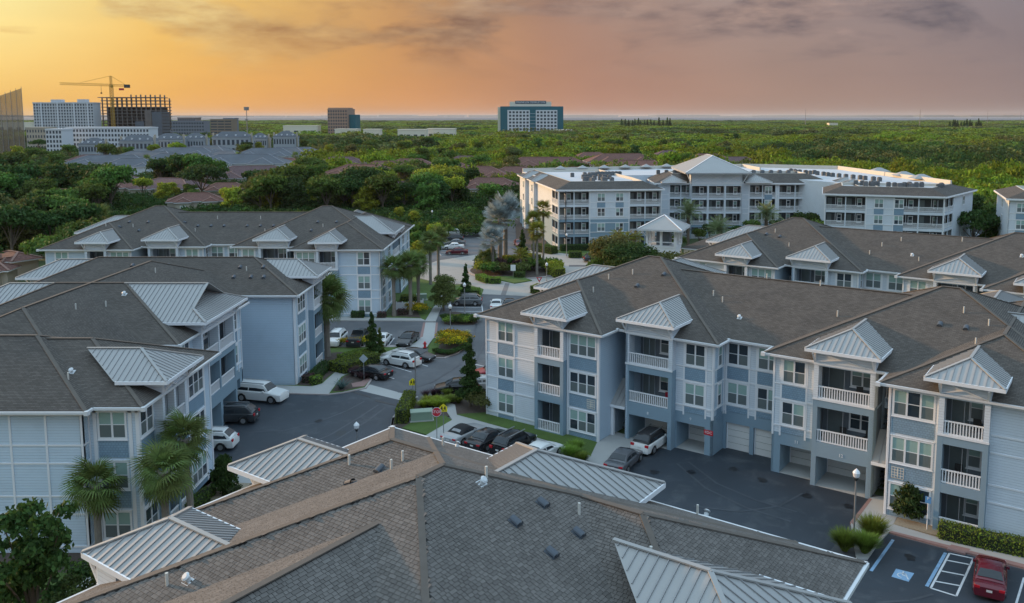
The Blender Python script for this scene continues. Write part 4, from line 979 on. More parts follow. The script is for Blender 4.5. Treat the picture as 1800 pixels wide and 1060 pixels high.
    for sg in (-1,1):
        bx('headlight',head_l,-Lc/2-.01+.03,sg*(h*.55),hz-.05,-Lc/2+.22,sg*(h*.87),hz+.08)
        bx('tail_light',red_l,Lc/2-.12,sg*(h*.55),tz-.02,Lc/2+.005,sg*(h*.90),tz+.12 if 'suv' not in kind else tz+.2)
        bx('mirror',cpaint,x0+.45,sg*(h*.93),z0-.02,x0+.62,sg*(h*1.12),z0+.13)
    bx('number_plate',platew,Lc/2-.02,-.16,tz-.16,Lc/2+.012,.16,tz-.02)
    bx('bumper',blacktrim,-Lc/2+.02,-h*.7,.3,-Lc/2+.2,h*.7,.48); bx('bumper',blacktrim,Lc/2-.2,-h*.72,.27,Lc/2-.01,h*.72,.42)
    if 'suv' in kind:
        for sg in (-1,1): bx('roof_rail',rim,-.9,sg*(h*.60)-.03,H-.03,Lc/2-.9,sg*(h*.60)+.03,H+.045)
    if kind=='pickup':
        bx('truck_bed',blacktrim,3.75-Lc/2,-h*.78,1.0,5.45-Lc/2,h*.78,1.16)
    return root
def place_car(kind,px,py,head,color,label,group=None,soft=False,br=False,wpos=None):
    key=(kind,soft,br)
    if key not in CARS: CARS[key]=car_proto(*key)
    p=wpos or at(px,py); o=copy_tree(CARS[key],loc=(p[0],p[1],.012),rz=R(head),label=label,color=color,name='parked_car')
    o['category']='pickup truck' if kind=='pickup' else 'car'
    if group: o['group']=group
    return o
# heading: car front points to -x local; head is the direction of the REAR
WH=(.70,.71,.70); BK=(.010,.011,.013); GY=(.13,.14,.15); SV=(.42,.43,.44); RD=(.32,.015,.03); DR=(.10,.008,.018); DG=(.035,.04,.045)
place_car('big_suv',457,703,166,WH,'long white sport utility car with roof rails beside the blank blue wall')
place_car('suv',409,741,0,DG,'dark grey sport utility car backed half out of the left court garages')
place_car('suv',368,787,0,WH,'white hatchback car, only its tail showing, beside the left building corner')
g1='cars parked in the court before the far left building'
place_car('sedan',561,605,-80,DG,'dark grey car partly behind the palm crown, leftmost of its row',g1)
place_car('suv',592,604,88,(.75,.76,.76),'white sport utility car seen from behind, second of its row',g1)
place_car('pickup',632,603,-95,DG,'dark pickup behind the young pointed tree, facing the camera',g1)
place_car('sedan',672,604,-92,WH,'white saloon car between the pointed tree and an empty bay',g1)
place_car('sedan',717,604,80,BK,'black saloon car seen from behind, rightmost of its row by the walk',g1)
place_car('suv',705,642,-28,(.66,.67,.66),'white estate car with alloy wheels parked beside the road, nearest the lawn')
place_car('sedan',730,633,160,BK,'black saloon car half hidden behind the white estate car')
place_car('sedan',653,663,-25,BK,'black saloon car parked beside the maroon grasses and blue agave')
place_car('sedan',803,689,5,BK,'black saloon car behind the upright magnolia tree')
place_car('sedan',842,684,5,SV,'silver saloon car between the magnolia and the large building')
place_car('sedan',869,662,10,RD,'red car whose tail shows past the corner of the large building')
g2='cars parked side by side before the large building'
hv=-124.7
place_car('coupe',817,772,hv,(.36,.37,.38),'silver convertible with black canvas top, leftmost of four by the lawn',g2,soft=True)
place_car('sedan',859,782,hv,(.022,.022,.026),'charcoal saloon car beside the silver convertible',g2)
place_car('suv',903,791,hv,BK,'black sport utility car with silver roof rails between saloon cars',g2)
place_car('sedan',951,806,hv,WH,'white saloon car with sunroof, rightmost of four by the lawn',g2)
place_car('sedan',1097,819,-118,(.10,.105,.115),'dark grey saloon car at the edge of the fresh black court')
place_car('suv',1146,786,hv,WH,'white compact car with black roof, nosed into an open garage bay',br=True)
place_car('sedan',1740,1026,-119,DR,'dark red saloon car beside the hatched disabled bay')
place_car('sedan',873,542,-90,WH,'white saloon car driving toward the camera below the roundabout')
place_car('sedan',896,541,-90,BK,'dark car just behind the left eave of the large building')
place_car('suv',821,536,0,GY,'grey crossover car parked beside the clipped hedge and tall lamp')
g3='cars in the row beyond the roundabout'
for k,(x,y,kd,c,t) in enumerate([(792,394,'sedan',GY,'grey saloon car, farthest of the row beyond the roundabout'),(797,401,'suv',(.16,.2,.24),'blue grey hatchback second from the far end of its row'),(804,408,'sedan',RD,'bright red car in the row beyond the roundabout'),(803,415,'pickup',WH,'white pickup truck in the row beyond the roundabout'),
   (797,424,'suv',DG,'dark green grey car beside the white pickup'),(800,431,'sedan',GY,'mid grey car third from the near end of its row'),(797,438,'sedan',WH,'white saloon car next to the dark red one'),(803,447,'sedan',DR,'dark red car, nearest of the row beyond the roundabout')]):
    place_car(kd,x,y,2,c,t,g3)
place_car('sedan',838,388,40,(.2,.16,.17),'brown grey car alone at the far end of the car park')
place_car('suv',1046,460,190,DG,'dark grey car by the hedge at the corner building')
place_car('sedan',912,432,100,DR,'dark car half hidden behind the silver palms')
place_car('sedan',1722,392,160,WH,'white car in the rear car park beside the far wing'); place_car('sedan',1712,418,160,SV,'silver car beside the far wing at right')
for o in list(bpy.data.objects):
    pass
# ================= lamps, signs, small things =================
def lamp_post(px,py,h,label,group='lantern street lamps'):
    p=at(px,py,.1); r=thing('street_lamp',label,'street lamp',p,0,group)
    if 'lp' not in _c:
        a=MB(); a.tube([(0,0,0),(0,0,.5),(0,0,.55),(0,0,1.)],[.14,.12,.08,.07],10); b=MB(); b.tube([(0,0,0),(0,0,.12),(0,0,.38),(0,0,.5),(0,0,.62),(0,0,.68)],[.09,.20,.25,.18,.06,.02],10)
        c=MB(); c.tube([(0,0,0),(0,0,.22)],[.07,.16],8); _c['lp']=(a.mesh('pole',steel),b.mesh('lantern_globe',mat('opal_globe',(.72,.74,.76),.3)),c.mesh('lamp_collar',blackm))
    a,b,c=_c['lp']; q=MB(); q.tube([(0,0,0),(0,0,.5),(0,0,.6),(0,0,h-.85)],[.13,.11,.065,.055],10); obj('pole',q.mesh('pole',steel),r)
    obj('lamp_collar',c,r,loc=(0,0,h-.86)); obj('lantern_globe',b,r,loc=(0,0,h-.66)); return r
lamp_post(1500,958,5.4,'grey lamp post with white lantern beside the ornamental grasses at right')
lamp_post(792,592,4.4,'lamp post with white lantern in the yellow flower bed')
lamp_post(817,556,5.0,'lamp post with white lantern beside the grey crossover car')
p=thing('street_lamp','lamp post whose white lantern alone shows above the near roof','street lamp',at(628,800,.1),0,'lantern street lamps')
for nme,me in (('lamp_collar',_c['lp'][2]),('lantern_globe',_c['lp'][1])): obj(nme,me,p,loc=(0,0,2.1 if 'collar' in nme else 2.3))
q=MB(); q.tube([(0,0,0),(0,0,2.15)],.06,8); obj('pole',q.mesh('pole',steel),p)
lamp_post(760,400,4.6,'lamp post at the head of the far car park'); lamp_post(996,450,4.8,'lamp post before the corner of the white balconied building'); lamp_post(961,497,3.6,'lamp post at the right rim of the planted roundabout')
q=MB(); p_=at(731,706,.1); r=thing('light_pole','tall plain grey pole at the end of the clipped hedge','pole',p_); q.tube([(0,0,0),(0,0,4.7)],.07,8); obj('pole',q.mesh('pole',steel),r); q=MB(); q.box(-.2,-.2,0,.2,.2,.5); obj('pole_base',q.mesh('pole_base',concrete),r)
yel=mat('yellow_sign',(.80,.66,.02),.5); signred=mat('sign_red',(.50,.015,.03),.5); signw=mat('sign_white',(.75,.76,.77),.5); signg=mat('sign_back_grey',(.35,.40,.43),.5); signb=mat('sign_blue',(.10,.28,.55),.5); signk=mat('sign_black',(.015,.015,.015),.6)
def sign(px,py,hz,rz,label,shape,m,extra=None,post=None,size=.38,cat='sign',group=None):
    p=at(px,py,.1); r=thing('road_sign',label,cat,p,rz,group); q=MB(); q.tube([(0,0,0),(0,0,hz+size*.8)],.035,8); obj('sign_post',q.mesh('sign_post',post or steel),r)
    q=MB(); n=len(shape); q.v+=[(x*size,-.05,hz+z*size) for x,z in shape]+[(x*size,-.035,hz+z*size) for x,z in shape]; q.f+=[tuple(range(n)),tuple(range(2*n-1,n-1,-1))]+[(k,k+n,(k+1)%n+n,(k+1)%n) for k in range(n)]; q.m+=[0]*(n+2)
    pl=obj('sign_plate',q.mesh('sign_plate',m),r)
    if extra: extra(pl,hz)
    return r
OCT=[(math.cos(R(22.5+45*k)),math.sin(R(22.5+45*k))) for k in range(8)]; DIA=[(1,0),(0,1),(-1,0),(0,-1)]; PEN=[(-.8,-.75),(.8,-.75),(.8,.25),(0,1),(-.8,.25)]; TRI=[(-1,.75),(0,-1),(1,.75)]; SQ=[(-.8,-1),(.8,-1),(.8,1),(-.8,1)]
def stop_x(pl,hz):
    q=MB(); n=8; s=.44; q.v+=[(x*s*1.04,-.047,hz+z*s*1.04) for x,z in OCT]+[(x*s*1.04,-.04,hz+z*s*1.04) for x,z in OCT]; q.f+=[tuple(range(n)),tuple(range(15,7,-1))]+[(k,k+8,(k+1)%8+8,(k+1)%8) for k in range(8)]; q.m+=[0]*10
    obj('sign_rim',q.mesh('sign_rim',signw),pl); obj('lettering',text_mesh('STOP',.36,signw,.004),pl,loc=(0,-.056,hz),rot=(math.pi/2,0,0))
sign(768,771,2.5,R(8),'red octagonal stop sign beside the yellow sign at the lawn corner',OCT,signred,stop_x,size=.42)
def ped_x(pl,hz):
    for dx,s in ((-.13,1.),(.14,.85)):
        q=MB(); q.tube([(dx,-.06,hz+.17*s),(dx,-.056,hz+.17*s)],.045,8); q.box(dx-.06,-.06,hz-.07,dx+.06,-.054,hz+.12*s)
        q.beam((dx-.04,-.057,hz-.06),(dx-.10,-.057,hz-.25),.045,.006,up=(0,1,0)); q.beam((dx+.04,-.057,hz-.06),(dx+.10,-.057,hz-.25),.045,.006,up=(0,1,0)); q.beam((dx-.05,-.057,hz+.09),(dx-.12,-.057,hz-.05),.03,.006,up=(0,1,0))
        obj('walking_figure',q.mesh('walking_figure',signk),pl)
sign(780,769,2.75,R(8),'yellow crossing sign with two black walking figures next to the stop sign',PEN,yel,ped_x,size=.44,group='yellow crossing signs')
sign(726,705,2.0,R(5),'yellow crossing sign with two walking figures beside the tall plain pole',PEN,yel,ped_x,size=.44,group='yellow crossing signs')
sign(640,669,2.5,R(0),'grey back of a diamond sign by the maroon grasses',DIA,signg,size=.5)
sign(948,507,1.55,R(0),'red and white yield sign at the roundabout rim',TRI,signred,lambda pl,hz:obj('sign_centre',(lambda q:(q.quad(*[(x*.24,-.055,hz+.06+z*.24) for x,z in TRI]),q.mesh('sign_centre',signw))[1])(MB()),pl),size=.5)
sign(902,489,1.9,0,'small white notice on a post in the roundabout planting',SQ,signw,size=.55)
sign(1629,931,2.2,UA,'blue disabled parking sign on a thick white post by the hedge',SQ,signb,lambda pl,hz:obj('lettering',text_mesh('P',.3,signw,.003),pl,loc=(0,-.056,hz+.1),rot=(math.pi/2,0,0)),post=white,size=.24)
# FDC plate and hydrant, boxes
fr=Fr((19.5,3.5),(23.,3.5)); q=MB(); q.box(-.42,-.03,-.22,.42,-.003,.22); o=obj('wall_sign',q.mesh('wall_sign',signred),bB,loc=fr(3.15,0,2.05),rz=0); obj('lettering',text_mesh('FDC',.34,signw,.003),o,loc=(0,-.034,0),rot=(math.pi/2,0,0))
def hydrant(px,py):
    r=thing('fire_hydrant','red fire hydrant on the lawn beside the walk','hydrant',at(px,py,.12)); q=MB(); q.tube([(0,0,0),(0,0,.08),(0,0,.1),(0,0,.6),(0,0,.66),(0,0,.8)],[.2,.2,.14,.14,.17,.06],10); obj('barrel',q.mesh('barrel',signred),r); q=MB(); q.tube([(-.25,0,.48),(.25,0,.48)],.07,8); q.tube([(0,-.22,.42),(0,0,.42)],.08,8); obj('outlet_caps',q.mesh('outlet_caps',signred),r)
hydrant(747,611)
def util_box(px,py,w,label,sc=1):
    r=thing('utility_box',label,'utility box',at(px,py,.1),R(12)); q=MB(); q.box(-w,-.6,0,w,.6,.1); obj('base_slab',q.mesh('base_slab',concrete),r); q=MB(); q.box(-w+.12,-.5,.1,w-.12,.5,.8); m=mat('utility_green',(.22,.30,.24),.5); obj('cabinet',q.mesh('cabinet',m),r); q=MB(); q.box(-w+.08,-.54,.8,w-.08,.54,.95); obj('lid',q.mesh('lid',m),r)
util_box(741,738,1.15,'pale green utility box beside the clipped hedge at the stop sign corner'); util_box(741,527,.9,'green utility box on the lawn beside the far left building')
q=MB(); 
for i in range(24): a=i*.2; q.box(a-.04,-.02,0,a+.04,.02,1.2)
q.box(0,-.03,1.1,4.8,.03,1.2); q.box(0,-.03,0,4.8,.03,.1)
def white_fence(px,py,rz,label,L_=4.8):
    r=thing('fence',label,'fence',at(px,py,.1),rz); n=int(L_/.9)
    for i in range(n+1): m_=MB(); m_.box(i*L_/n-.06,-.06,0,i*L_/n+.06,.06,1.3); m_.build('post',white,r)
    m_=MB(); m_.box(0,-.02,.1,L_,.02,1.15); m_.build('fence_panel',white,r)
white_fence(697,545,0,'low white fence round the bins beside the far left building',3.6); white_fence(727,547,R(70),'short white return fence by the far left building',3.)
# pipe shed beside the H plan building, satellite etc. left out
# ================= the white balconied building (four storeys) =================
def hall(label,corner,ang,segs,floors,cat='apartment building'):
    pass
def bal_bay(root,fr,a,b,f0,f1,h=3.25,nf=0.0,z0=0.,lowf=99,dual=True,near=False,W=None,Ws=None,depth=1.6):
    mid=(a+b)/2; bays=[(a+.22,mid-.12),(mid+.12,b-.22)] if dual else [(a+.22,b-.22)]
    for f in range(f0,f1):
        z=z0+f*h; mbw=W if f>=lowf else Ws
        fbox(mbw,fr,a,b,nf-.2,nf,z+2.75,z+h); fbox(mbw,fr,a,a+.22,nf-.2,nf,z,z+2.75); fbox(mbw,fr,b-.22,b,nf-.2,nf,z,z+2.75)
        if dual: fbox(mbw,fr,mid-.12,mid+.12,nf-.2,nf,z,z+2.75)
        s=MB(); fbox(s,fr,a+.1,b-.1,-depth-.1,-depth,z,z+h); s.build('porch_back_wall',mat('dark_screened_porch',(.05,.055,.06),.8),root)  # back wall near black: porch shade put into its colour
        for p,q in bays:
            railing(root,fr,p,q,nf-.08,z+.05,1.0,near=False); d=MB(); fbox(d,fr,p+.2,p+1.1,-depth,-depth+.04,z+.1,z+2.3); d.build('porch_door',g_screen,root)
            sc=MB(); fbox(sc,fr,(p+q)/2-.03,(p+q)/2+.03,nf-.2,nf-.14,z+1.05,z+2.7); sc.build('screen_post',white,root)
            window(root,Fr(fr(0,-depth,0)[:2],fr(1,-depth,0)[:2]),p+(q-p)*.72,z+.6,1,.7,1.7,name='porch_window')
def small_roof(root,fr,s0,s1,no,ni,z,p=.45,m=None,name='bay_roof',cap=True):
    half=(s1-s0)/2; zr=z+p*half; mb=MB(); A,B,Cc,D_=fr(s0,no,z),fr(s1,no,z),fr(s1,ni,z),fr(s0,ni,z); a1=fr((s0+s1)/2,no-half,zr); r1=fr((s0+s1)/2,ni,zr)
    mb.quad(A,B,a1); mb.quad(B,Cc,r1,a1); mb.quad(D_,A,a1,r1); o=mb.build(name,m or metal,root)
    f=MB(); fbox(f,fr,s0,s1,ni,no,z-.25,z-.01); f.build('fascia',white,o)
    if cap:
        c=MB()
        for p_,q_ in ((A,a1),(B,a1),(a1,r1)): c.beam(p_+Vector((0,0,.04)),q_+Vector((0,0,.04)),.2,.06)
        c.build('ridge_cap',m or metal,o)
        rb=MB(); k=s0+.5
        while k<s1: t=min(k-s0,s1-k); rb.beam(fr(k,no,z+.03),fr(k,no-t,z+p*t+.03),.06,.07); k+=.5
        n=no-.5
        while n>ni:
            t=min(no-n,half)
            for sg,se in ((1,s0),(-1,s1)): rb.beam(fr(se,n,z+.03),fr(se+sg*t,n,z+p*t+.03),.06,.07)
            n-=.5
        tag(rb.build('seam_ribs',seamm,o),kind='stuff')
    return o
def mansard(root,pts,z,w,dz,m=None,over=.6):
    "shingle skirt sloping up from the eave to the flat white roof"
    n=len(pts); mb=MB(); c=Vector((sum(p[0] for p in pts)/n,sum(p[1] for p in pts)/n))
    def off(d):
        out=[]
        for i in range(n):
            a,b,c_=Vector(pts[i-1]),Vector(pts[i]),Vector(pts[(i+1)%n]); d1=(b-a).normalized(); d2=(c_-b).normalized(); n1=Vector((d1.y,-d1.x)); n2=Vector((d2.y,-d2.x)); bs=(n1+n2); bs=bs/max(.3,bs.length_squared)*2
            out.append(b+bs*d)
        return out
    o=off(over); i_=off(-w)
    for k in range(n):
        q=(k+1)%n; mb.quad((*o[k],z),(*o[q],z),(*i_[q],z+dz),(*i_[k],z+dz))
    rf=mb.build('roof_skirt',m or roofm,root); f=MB()
    for k in range(n):
        fr=Fr(o[k],o[(k+1)%n]); fbox(f,fr,0,fr.L,-.04,.05,z-.3,z+.02)
    f.prism([tuple(p) for p in off(over-.06)],z-.28,z-.24,True); f.build('eave_fascia',white,rf)
    d=MB(); d.prism([tuple(p) for p in i_],z+dz-1.1,z+dz-.55,True); d.build('flat_roof',mat('white_flat_roof',(.50,.52,.55),.7,vary=.06,vscale=.2),root)
    pr=MB()
    for k in range(n):
        fr=Fr(i_[k],i_[(k+1)%n]); fbox(pr,fr,0,fr.L,-.25,0,z+dz-1.0,z+dz+.05)
    pr.build('parapet',mat('parapet_cream',(.55,.52,.46),.7),root)
HJ=3.3
def block4(label,p0,p1,depth,nfl=4,bays=(),wins=(),side_l=(),side_r=(),low=1,name='balconied_building',sk=0.,skr=0.,dr=None):
    "p0-p1: ground line of the front, left to right"
    f0=Fr(p0[:2],p1[:2]); root=thing(name,label,'apartment building',(p0[0],p0[1],0),f0.a); fr=Fr((0,0),(f0.L,0)); Lh=f0.L; H=HJ*nfl; W,Ws,T=MB(),MB(),MB(); b0=sorted(bays); x=0
    for a,b in b0+[(Lh,Lh)]:
        if a>x: fbox(Ws,fr,x,a,-.2,0,0,HJ*low); fbox(W,fr,x,a,-.2,0,HJ*low,H)
        x=b
    for a,b in b0: bal_bay(root,fr,a,b,0,nfl,HJ,0,0,low,True,False,W,Ws)
    for s in wins:
        for f in range(nfl):
            window(root,fr,s,f*HJ+.6,2,.7,1.9)
            if f>low-0: panel(root,fr,s-.9,s+.9,f*HJ-.7,f*HJ+.52)
    for f in range(1,nfl): 
        for a,b in zip([0]+[q[1] for q in b0],[q[0] for q in b0]+[Lh]):
            if b>a: fbox(T,fr,a,b,.002,.05,f*HJ+.42,f*HJ+.55); fbox(T,fr,a,b,.002,.05,f*HJ-.85,f*HJ-.72)
    for a,b in b0:
        for e in (a,b): fbox(T,fr,e-.08,e+.08,.002,.06,0,H)
    for (sd,fs) in (('l',Fr((sk,depth),(0,0))),('r',Fr((Lh,0),(Lh+skr,dr or depth)))):
        sb=side_l if sd=='l' else side_r; x=0
        for a,b in sorted(sb)+[(fs.L,fs.L)]:
            if a>x:
                fbox(Ws,fs,x,a,-.2,0,0,HJ*low); fbox(W,fs,x,a,-.2,0,HJ*low,H)
                if a-x>3.5:
                    for f in range(nfl): window(root,fs,(a+x)/2,f*HJ+.6,2,.7,1.9)
            x=b
        for a,b in sb: bal_bay(root,fs,a,b,0,nfl,HJ,.0,0,low,True,False,W,Ws)
    fbk=Fr((Lh+skr,dr or depth),(sk,depth)); fbox(W,fbk,0,fbk.L,-.2,0,0,H)
    W.build_each('wall',siding_w,root); Ws.build_each('lower_wall',stucco,root); T.build_each('trim_board',white,root)
    return root,fr,Lh,H
def ac_units(root,pts,z):
    if 'ac' not in _c:
        q=MB(); q.box(-.45,-.45,0,.45,.45,.95); q.tube([(0,0,.95),(0,0,1.05)],.36,10); _c['ac']=q.mesh('air_conditioner',mat('ac_dark',(.10,.11,.12),.6))
    for x,y in pts: obj('air_conditioner',_c['ac'],root,loc=(x,y,z))
pJ0,pJ1=at(981,439),at(1161,436)
J,frJ,LJ,HH=block4('four storey white and blue balconied building beyond the roundabout, left wing',pJ0,pJ1,49,4,bays=((0,7.),(LJx:=(pJ1-pJ0).length-7.2,(pJ1-pJ0).length)),wins=(9.5,13.6),side_l=((42.6,49.7),),low=2,sk=-4.6)
mansard(J,[(0,0),(LJ,0),(LJ,15),(LJ-3,49),(-4.6,49)],HH,3.4,1.5)
fl=Fr((-4.6,49),(0,0))
for a,b in ((8,14),(20,26)): small_roof(J,fl,a,b,1.6,-3,HH+.3); w_=MB(); fbox(w_,fl,a+.8,b-.8,-.1,.9,0,HH+.1); w_.build('bay_wall',siding_w,J)
for a,b in ((8,14),(20,26)):
    fz=Fr(fl(0,.9,0)[:2],fl(1,.9,0)[:2])
    for f in range(4): window(J,fz,a+3,f*HJ+.6,2,.7,1.9)
random.seed(3); ac_units(J,[(6.5+random.random()*8,7+random.random()*22) for _ in range(34)]+[(14+i*.9,30) for i in range(7)],HH+.95)
# courtyard range behind with its metal hipped tower
pK0,pK1=at(1161,430),at(1463,424)
Yk=204.; xw=lambda px:(px-PX_)*Yk/F_/1.
a0=Vector((xw(1155)*1.0,Yk,0)); a1=Vector((xw(1462),Yk,0)); Lk=(a1-a0).length
K,frK,LK,HK=block4('long four storey rear range with date palms before it and a metal hipped tower',a0,a1,18,4,bays=((3,8.6),(xw(1318)-a0.x,xw(1318)-a0.x+6.5),(LK_:=xw(1370)-a0.x,LK_+8)),wins=(10.3,xw(1352)-a0.x),low=1)
mansard(K,[(0,0),(LK,0),(LK,18),(0,18)],HK,4.5,2.0)
t0,t1=xw(1213)-a0.x,xw(1302)-a0.x; w_,s_=MB(),MB(); ft=Fr((t0,-2.2),(t1,-2.2)); Lt=ft.L; step=Lt/3
for k in range(3): bal_bay(K,ft,k*step,(k+1)*step,0,4,HJ,0,0,1,False,False,w_,s_,depth=1.8)
for x in (t0,t1): w_.box(x-.1,-2.2,0,x+.1,.2,HK+2.6)
fbox(w_,ft,0,Lt,-.2,0,HK,HK+2.6); w_.build('tower_wall',siding_w,K); s_.build('tower_lower_wall',stucco,K)
x_=MB()
for k in range(3): x_.beam(ft(k*step+.1,.06,HK+.3),ft((k+1)*step-.1,.06,HK+2.4),.14,.08); x_.beam(ft(k*step+.1,.09,HK+2.4),ft((k+1)*step-.1,.09,HK+.3),.14,.08)
fbox(x_,ft,0,Lt,.002,.1,HK+.05,HK+.25)
for s in (0,Lt): x_.beam(ft(s,.1,HK),ft(s+(-1.2 if s==0 else 1.2),.9,HK+2.4),.16,.16)
x_.build('cross_bracing',white,K)
def tower_roof(root,x0,x1,y0,y1,z,p=.5):
    mb=MB(); E=hip_rect(mb,x0,y0,x1,y1,z,p); o=mb.build('tower_roof',metal,root); c=MB()
    for a,b in E: c.beam(Vector(a)+Vector((0,0,.05)),Vector(b)+Vector((0,0,.05)),.25,.08)
    c.box(x0,y0,z-.3,x1,y0+.1,z-.02); c.box(x0,y0,z-.3,x0+.1,y1,z-.02); c.box(x1-.1,y0,z-.3,x1,y1,z-.02); c.box(x0,y0,z-.2,x1,y1,z-.1); c.build('roof_trim',white,o)
    return o
tower_roof(K,t0-1.7,t1+1.7,-4,19,HK+2.7,.47)
for s0_,s1_ in ((xw(1162)-a0.x,xw(1206)-a0.x),(xw(1310)-a0.x,xw(1356)-a0.x)): small_roof(K,frK,s0_,s1_,1.4,-4,HK+.35,.45)
ac_units(K,[(2+i*2.1,13) for i in range(4)]+[(t1+4+i*2.2,12.5) for i in range(9)],HK+1.3)
# the long white flat roof range behind
pts=[(925,301),(1300,293.5),(1480,300),(1560,312),(1690,326),(1690,322),(1560,304),(1480,294),(1300,289),(925,295)]
def range_block(name,label,px0,px1,y,Y0,Y1,h,top=2.):
    pass
bk=thing('balconied_building','long white flat roofed rear range with pale parapet behind the courtyard buildings','apartment building')
def flat_block(root,poly,par,z,zp):
    q=MB(); q.prism(poly,0,z); q.build('wall',siding_w,root); q=MB(); q.prism([tuple(p) for p in poly],z+.003,z+.05); q.build('flat_roof',MAT['white_flat_roof'],root)
    for a,b in par: f_=Fr(poly[a],poly[b]); q=MB(); fbox(q,f_,.3,f_.L-.02,-.35,.01,z+.05,zp); q.build('parapet',MAT['parapet_cream'],root)
flat_block(bk,[(-2.5,216),(56,224),(60,238),(59,256),(-6.5,234)],((2,3),(3,4)),HK+.75,HK+1.7)
for k in range(9): m_=MB(); x=4+k*6.2; y=236.5+k*2.2; hip_rect(m_,x-1.6,y-1.6,x+1.6,y+1.6,HK+1.5,.5); m_.build('roof_vent_cap',metal,bk)
dg=thing('balconied_building','angled white flat roofed wing with sunlit cream parapet joining the right wing','apartment building')
A_=[(61,205),(67,194),(90.0,188.5),(87,218),(84,245),(59.4,256.5),(60.3,238)]; flat_block(dg,A_,((2,3),(3,4),(4,5)),HK+.7,HK+1.75)
ac_units(dg,[(66+i*.75+random.random(),232-i*2.2) for i in range(16)],HK+.75)
for y in (200,210,226): m_=MB(); hip_rect(m_,86.5,y,91.5,y+4,HK+1.3,.5); m_.build('bay_roof',metal,dg)
# right wing
pR0=Vector(((1453-PX_)*176/F_,176.,0)); pR1=Vector(((1664-PX_)*169/F_,169.,0)); LR_=(pR1-pR0).length
RW,frR,LR,HR=block4('three storey cream and blue balconied wing at right before the mangroves',pR0,pR1,16,4,bays=((0,8.),(LR_-9.4,LR_)),wins=(10.4,14.2),side_r=((0,6.5),),low=1,skr=7.9,dr=19.4)
mansard(RW,[(0,0),(LR,0),(LR+7.9,19.4),(0,16)],HR,3.2,1.4); ac_units(RW,[(4+random.random()*20,7+random.random()*7) for _ in range(24)],HR+.9)
# inner corner range with bays between courtyard and wing
ic=Vector(((1462-PX_)*226/F_,226,0)); ic2=Vector(((1498-PX_)*180/F_,180,0)); Q,frQ,LQ,HQ=block4('short angled white range with stepped metal roofed bays in the courtyard corner',(a1+Vector((0,0,0))),ic2,8,4,bays=((2,7.5),(10,15.5)),low=1)
mansard(Q,[(0,0),(LQ,0),(LQ,8),(0,8)],HQ,2.,1.); small_roof(Q,frQ,1.2,8.2,1.3,-3,HQ+.2); small_roof(Q,frQ,9.2,16.2,1.3,-3,HQ+.2)
# far right building edge
pE0=Vector(((1778-PX_)*165/F_,165,0)); pE1=pE0+Vector((20,-8,0)); Z_,frZ,LZ,HZ=block4('white balconied building cut off by the right edge of the picture',pE0,pE1,20,4,bays=((9,14),),wins=(2.2,5.5),low=1); mansard(Z_,[(0,0),(LZ,0),(LZ,20),(0,20)],HZ,3.,1.3)
# ---- pavilion tower with metal hip roof, and the clubhouse roofs
pp=at(1170,470); pav=thing('pavilion','white pavilion tower with grey metal hipped roof and open lantern storey','pavilion',(pp.x-1.2,pp.y-6,0),R(-20))
q=MB()
for x,y in ((-2.6,-2.6),(2.6,-2.6),(-2.6,2.6),(2.6,2.6),(0,-2.6),(0,2.6),(2.6,0),(-2.6,0)): q.box(x-.22,y-.22,5.4,x+.22,y+.22,8.6)
for x,y in ((-2.6,-2.6),(2.6,-2.6),(-2.6,2.6),(2.6,2.6)):
    for k in ((1,0),(0,1)): 
        sx=1 if x>0 else -1; sy=1 if y>0 else -1; q.beam((x,y,7.),(x+k[0]*sx*1.4,y+k[1]*sy*1.4,8.5),.14,.14)
q.build('post',white,pav); q=MB(); q.box(-2.7,-2.7,0,2.7,2.7,5.4); q.box(-2.8,-2.8,5.2,2.8,2.8,5.45); q.build('tower_base',white,pav); q=MB()
for s in (-1,1): q.box(-2.5,s*2.6-.04,6.1,2.5,s*2.6+.04,6.25); q.box(s*2.6-.04,-2.5,6.1,s*2.6+.04,2.5,6.25)
q.build('rail',white,pav); q=MB(); q.box(-1.2,-1.2,5.4,1.2,1.2,8.4); q.build('lantern_core',inner,pav)
o=tower_roof(pav,-4.1,4.1,-4.1,4.1,8.65,.55)
def low_building(name,label,p,rz,rects,zw,ze,m,pitch=.42,cat='building',wallm=None,wins=True,p_=None):
    r=thing(name,label,cat,p,rz); w,f=MB(),MB(); c=MB()
    for i,(x0,y0,x1,y1) in enumerate(rects):
        z=ze+.004*i; E=hip_rect(f,x0,y0,x1,y1,z,pitch); w.box(x0+.5,y0+.5,0,x1-.5,y1-.5,z-.06); c.box(x0+.02,y0+.02,z-.2,x1-.02,y1-.02,z-.02)
    rf=f.build('roof',m,r); w.build('wall',wallm or cream,r); c.build('fascia',white,rf)
    if wins:
        x0,y0,x1,y1=rects[0]; fr=Fr((x0+.5,y0+.5),(x1-.5,y0+.5)); n=max(1,int((x1-x0)/5))
        for i in range(n): window(r,fr,(i+.5)*fr.L/n,1.,2,.7,1.7,panes=True)
    return r
low_building('clubhouse','low clubhouse with brown hip roofs beside the white pavilion',at(1195,478),R(-34.7),[(0,0,22,11),(8,-4,30,8)],0,4.6,roofm,.45)
gz=thing('gazebo','small white gazebo with tiered metal roof behind the clubhouse','gazebo',at(1288,452)); q=MB()
for k in range(6): a=R(60*k); q.box(2*math.cos(a)-.1,2*math.sin(a)-.1,0,2*math.cos(a)+.1,2*math.sin(a)+.1,3)
q.build('post',white,gz); q=MB(); hip_rect(q,-3.4,-3.4,3.4,3.4,3,.5); hip_rect(q,-1.2,-1.2,1.2,1.2,5.1,.6); q.box(-.9,-.9,4.3,.9,.9,5.1); q.build('tiered_roof',metal,gz)

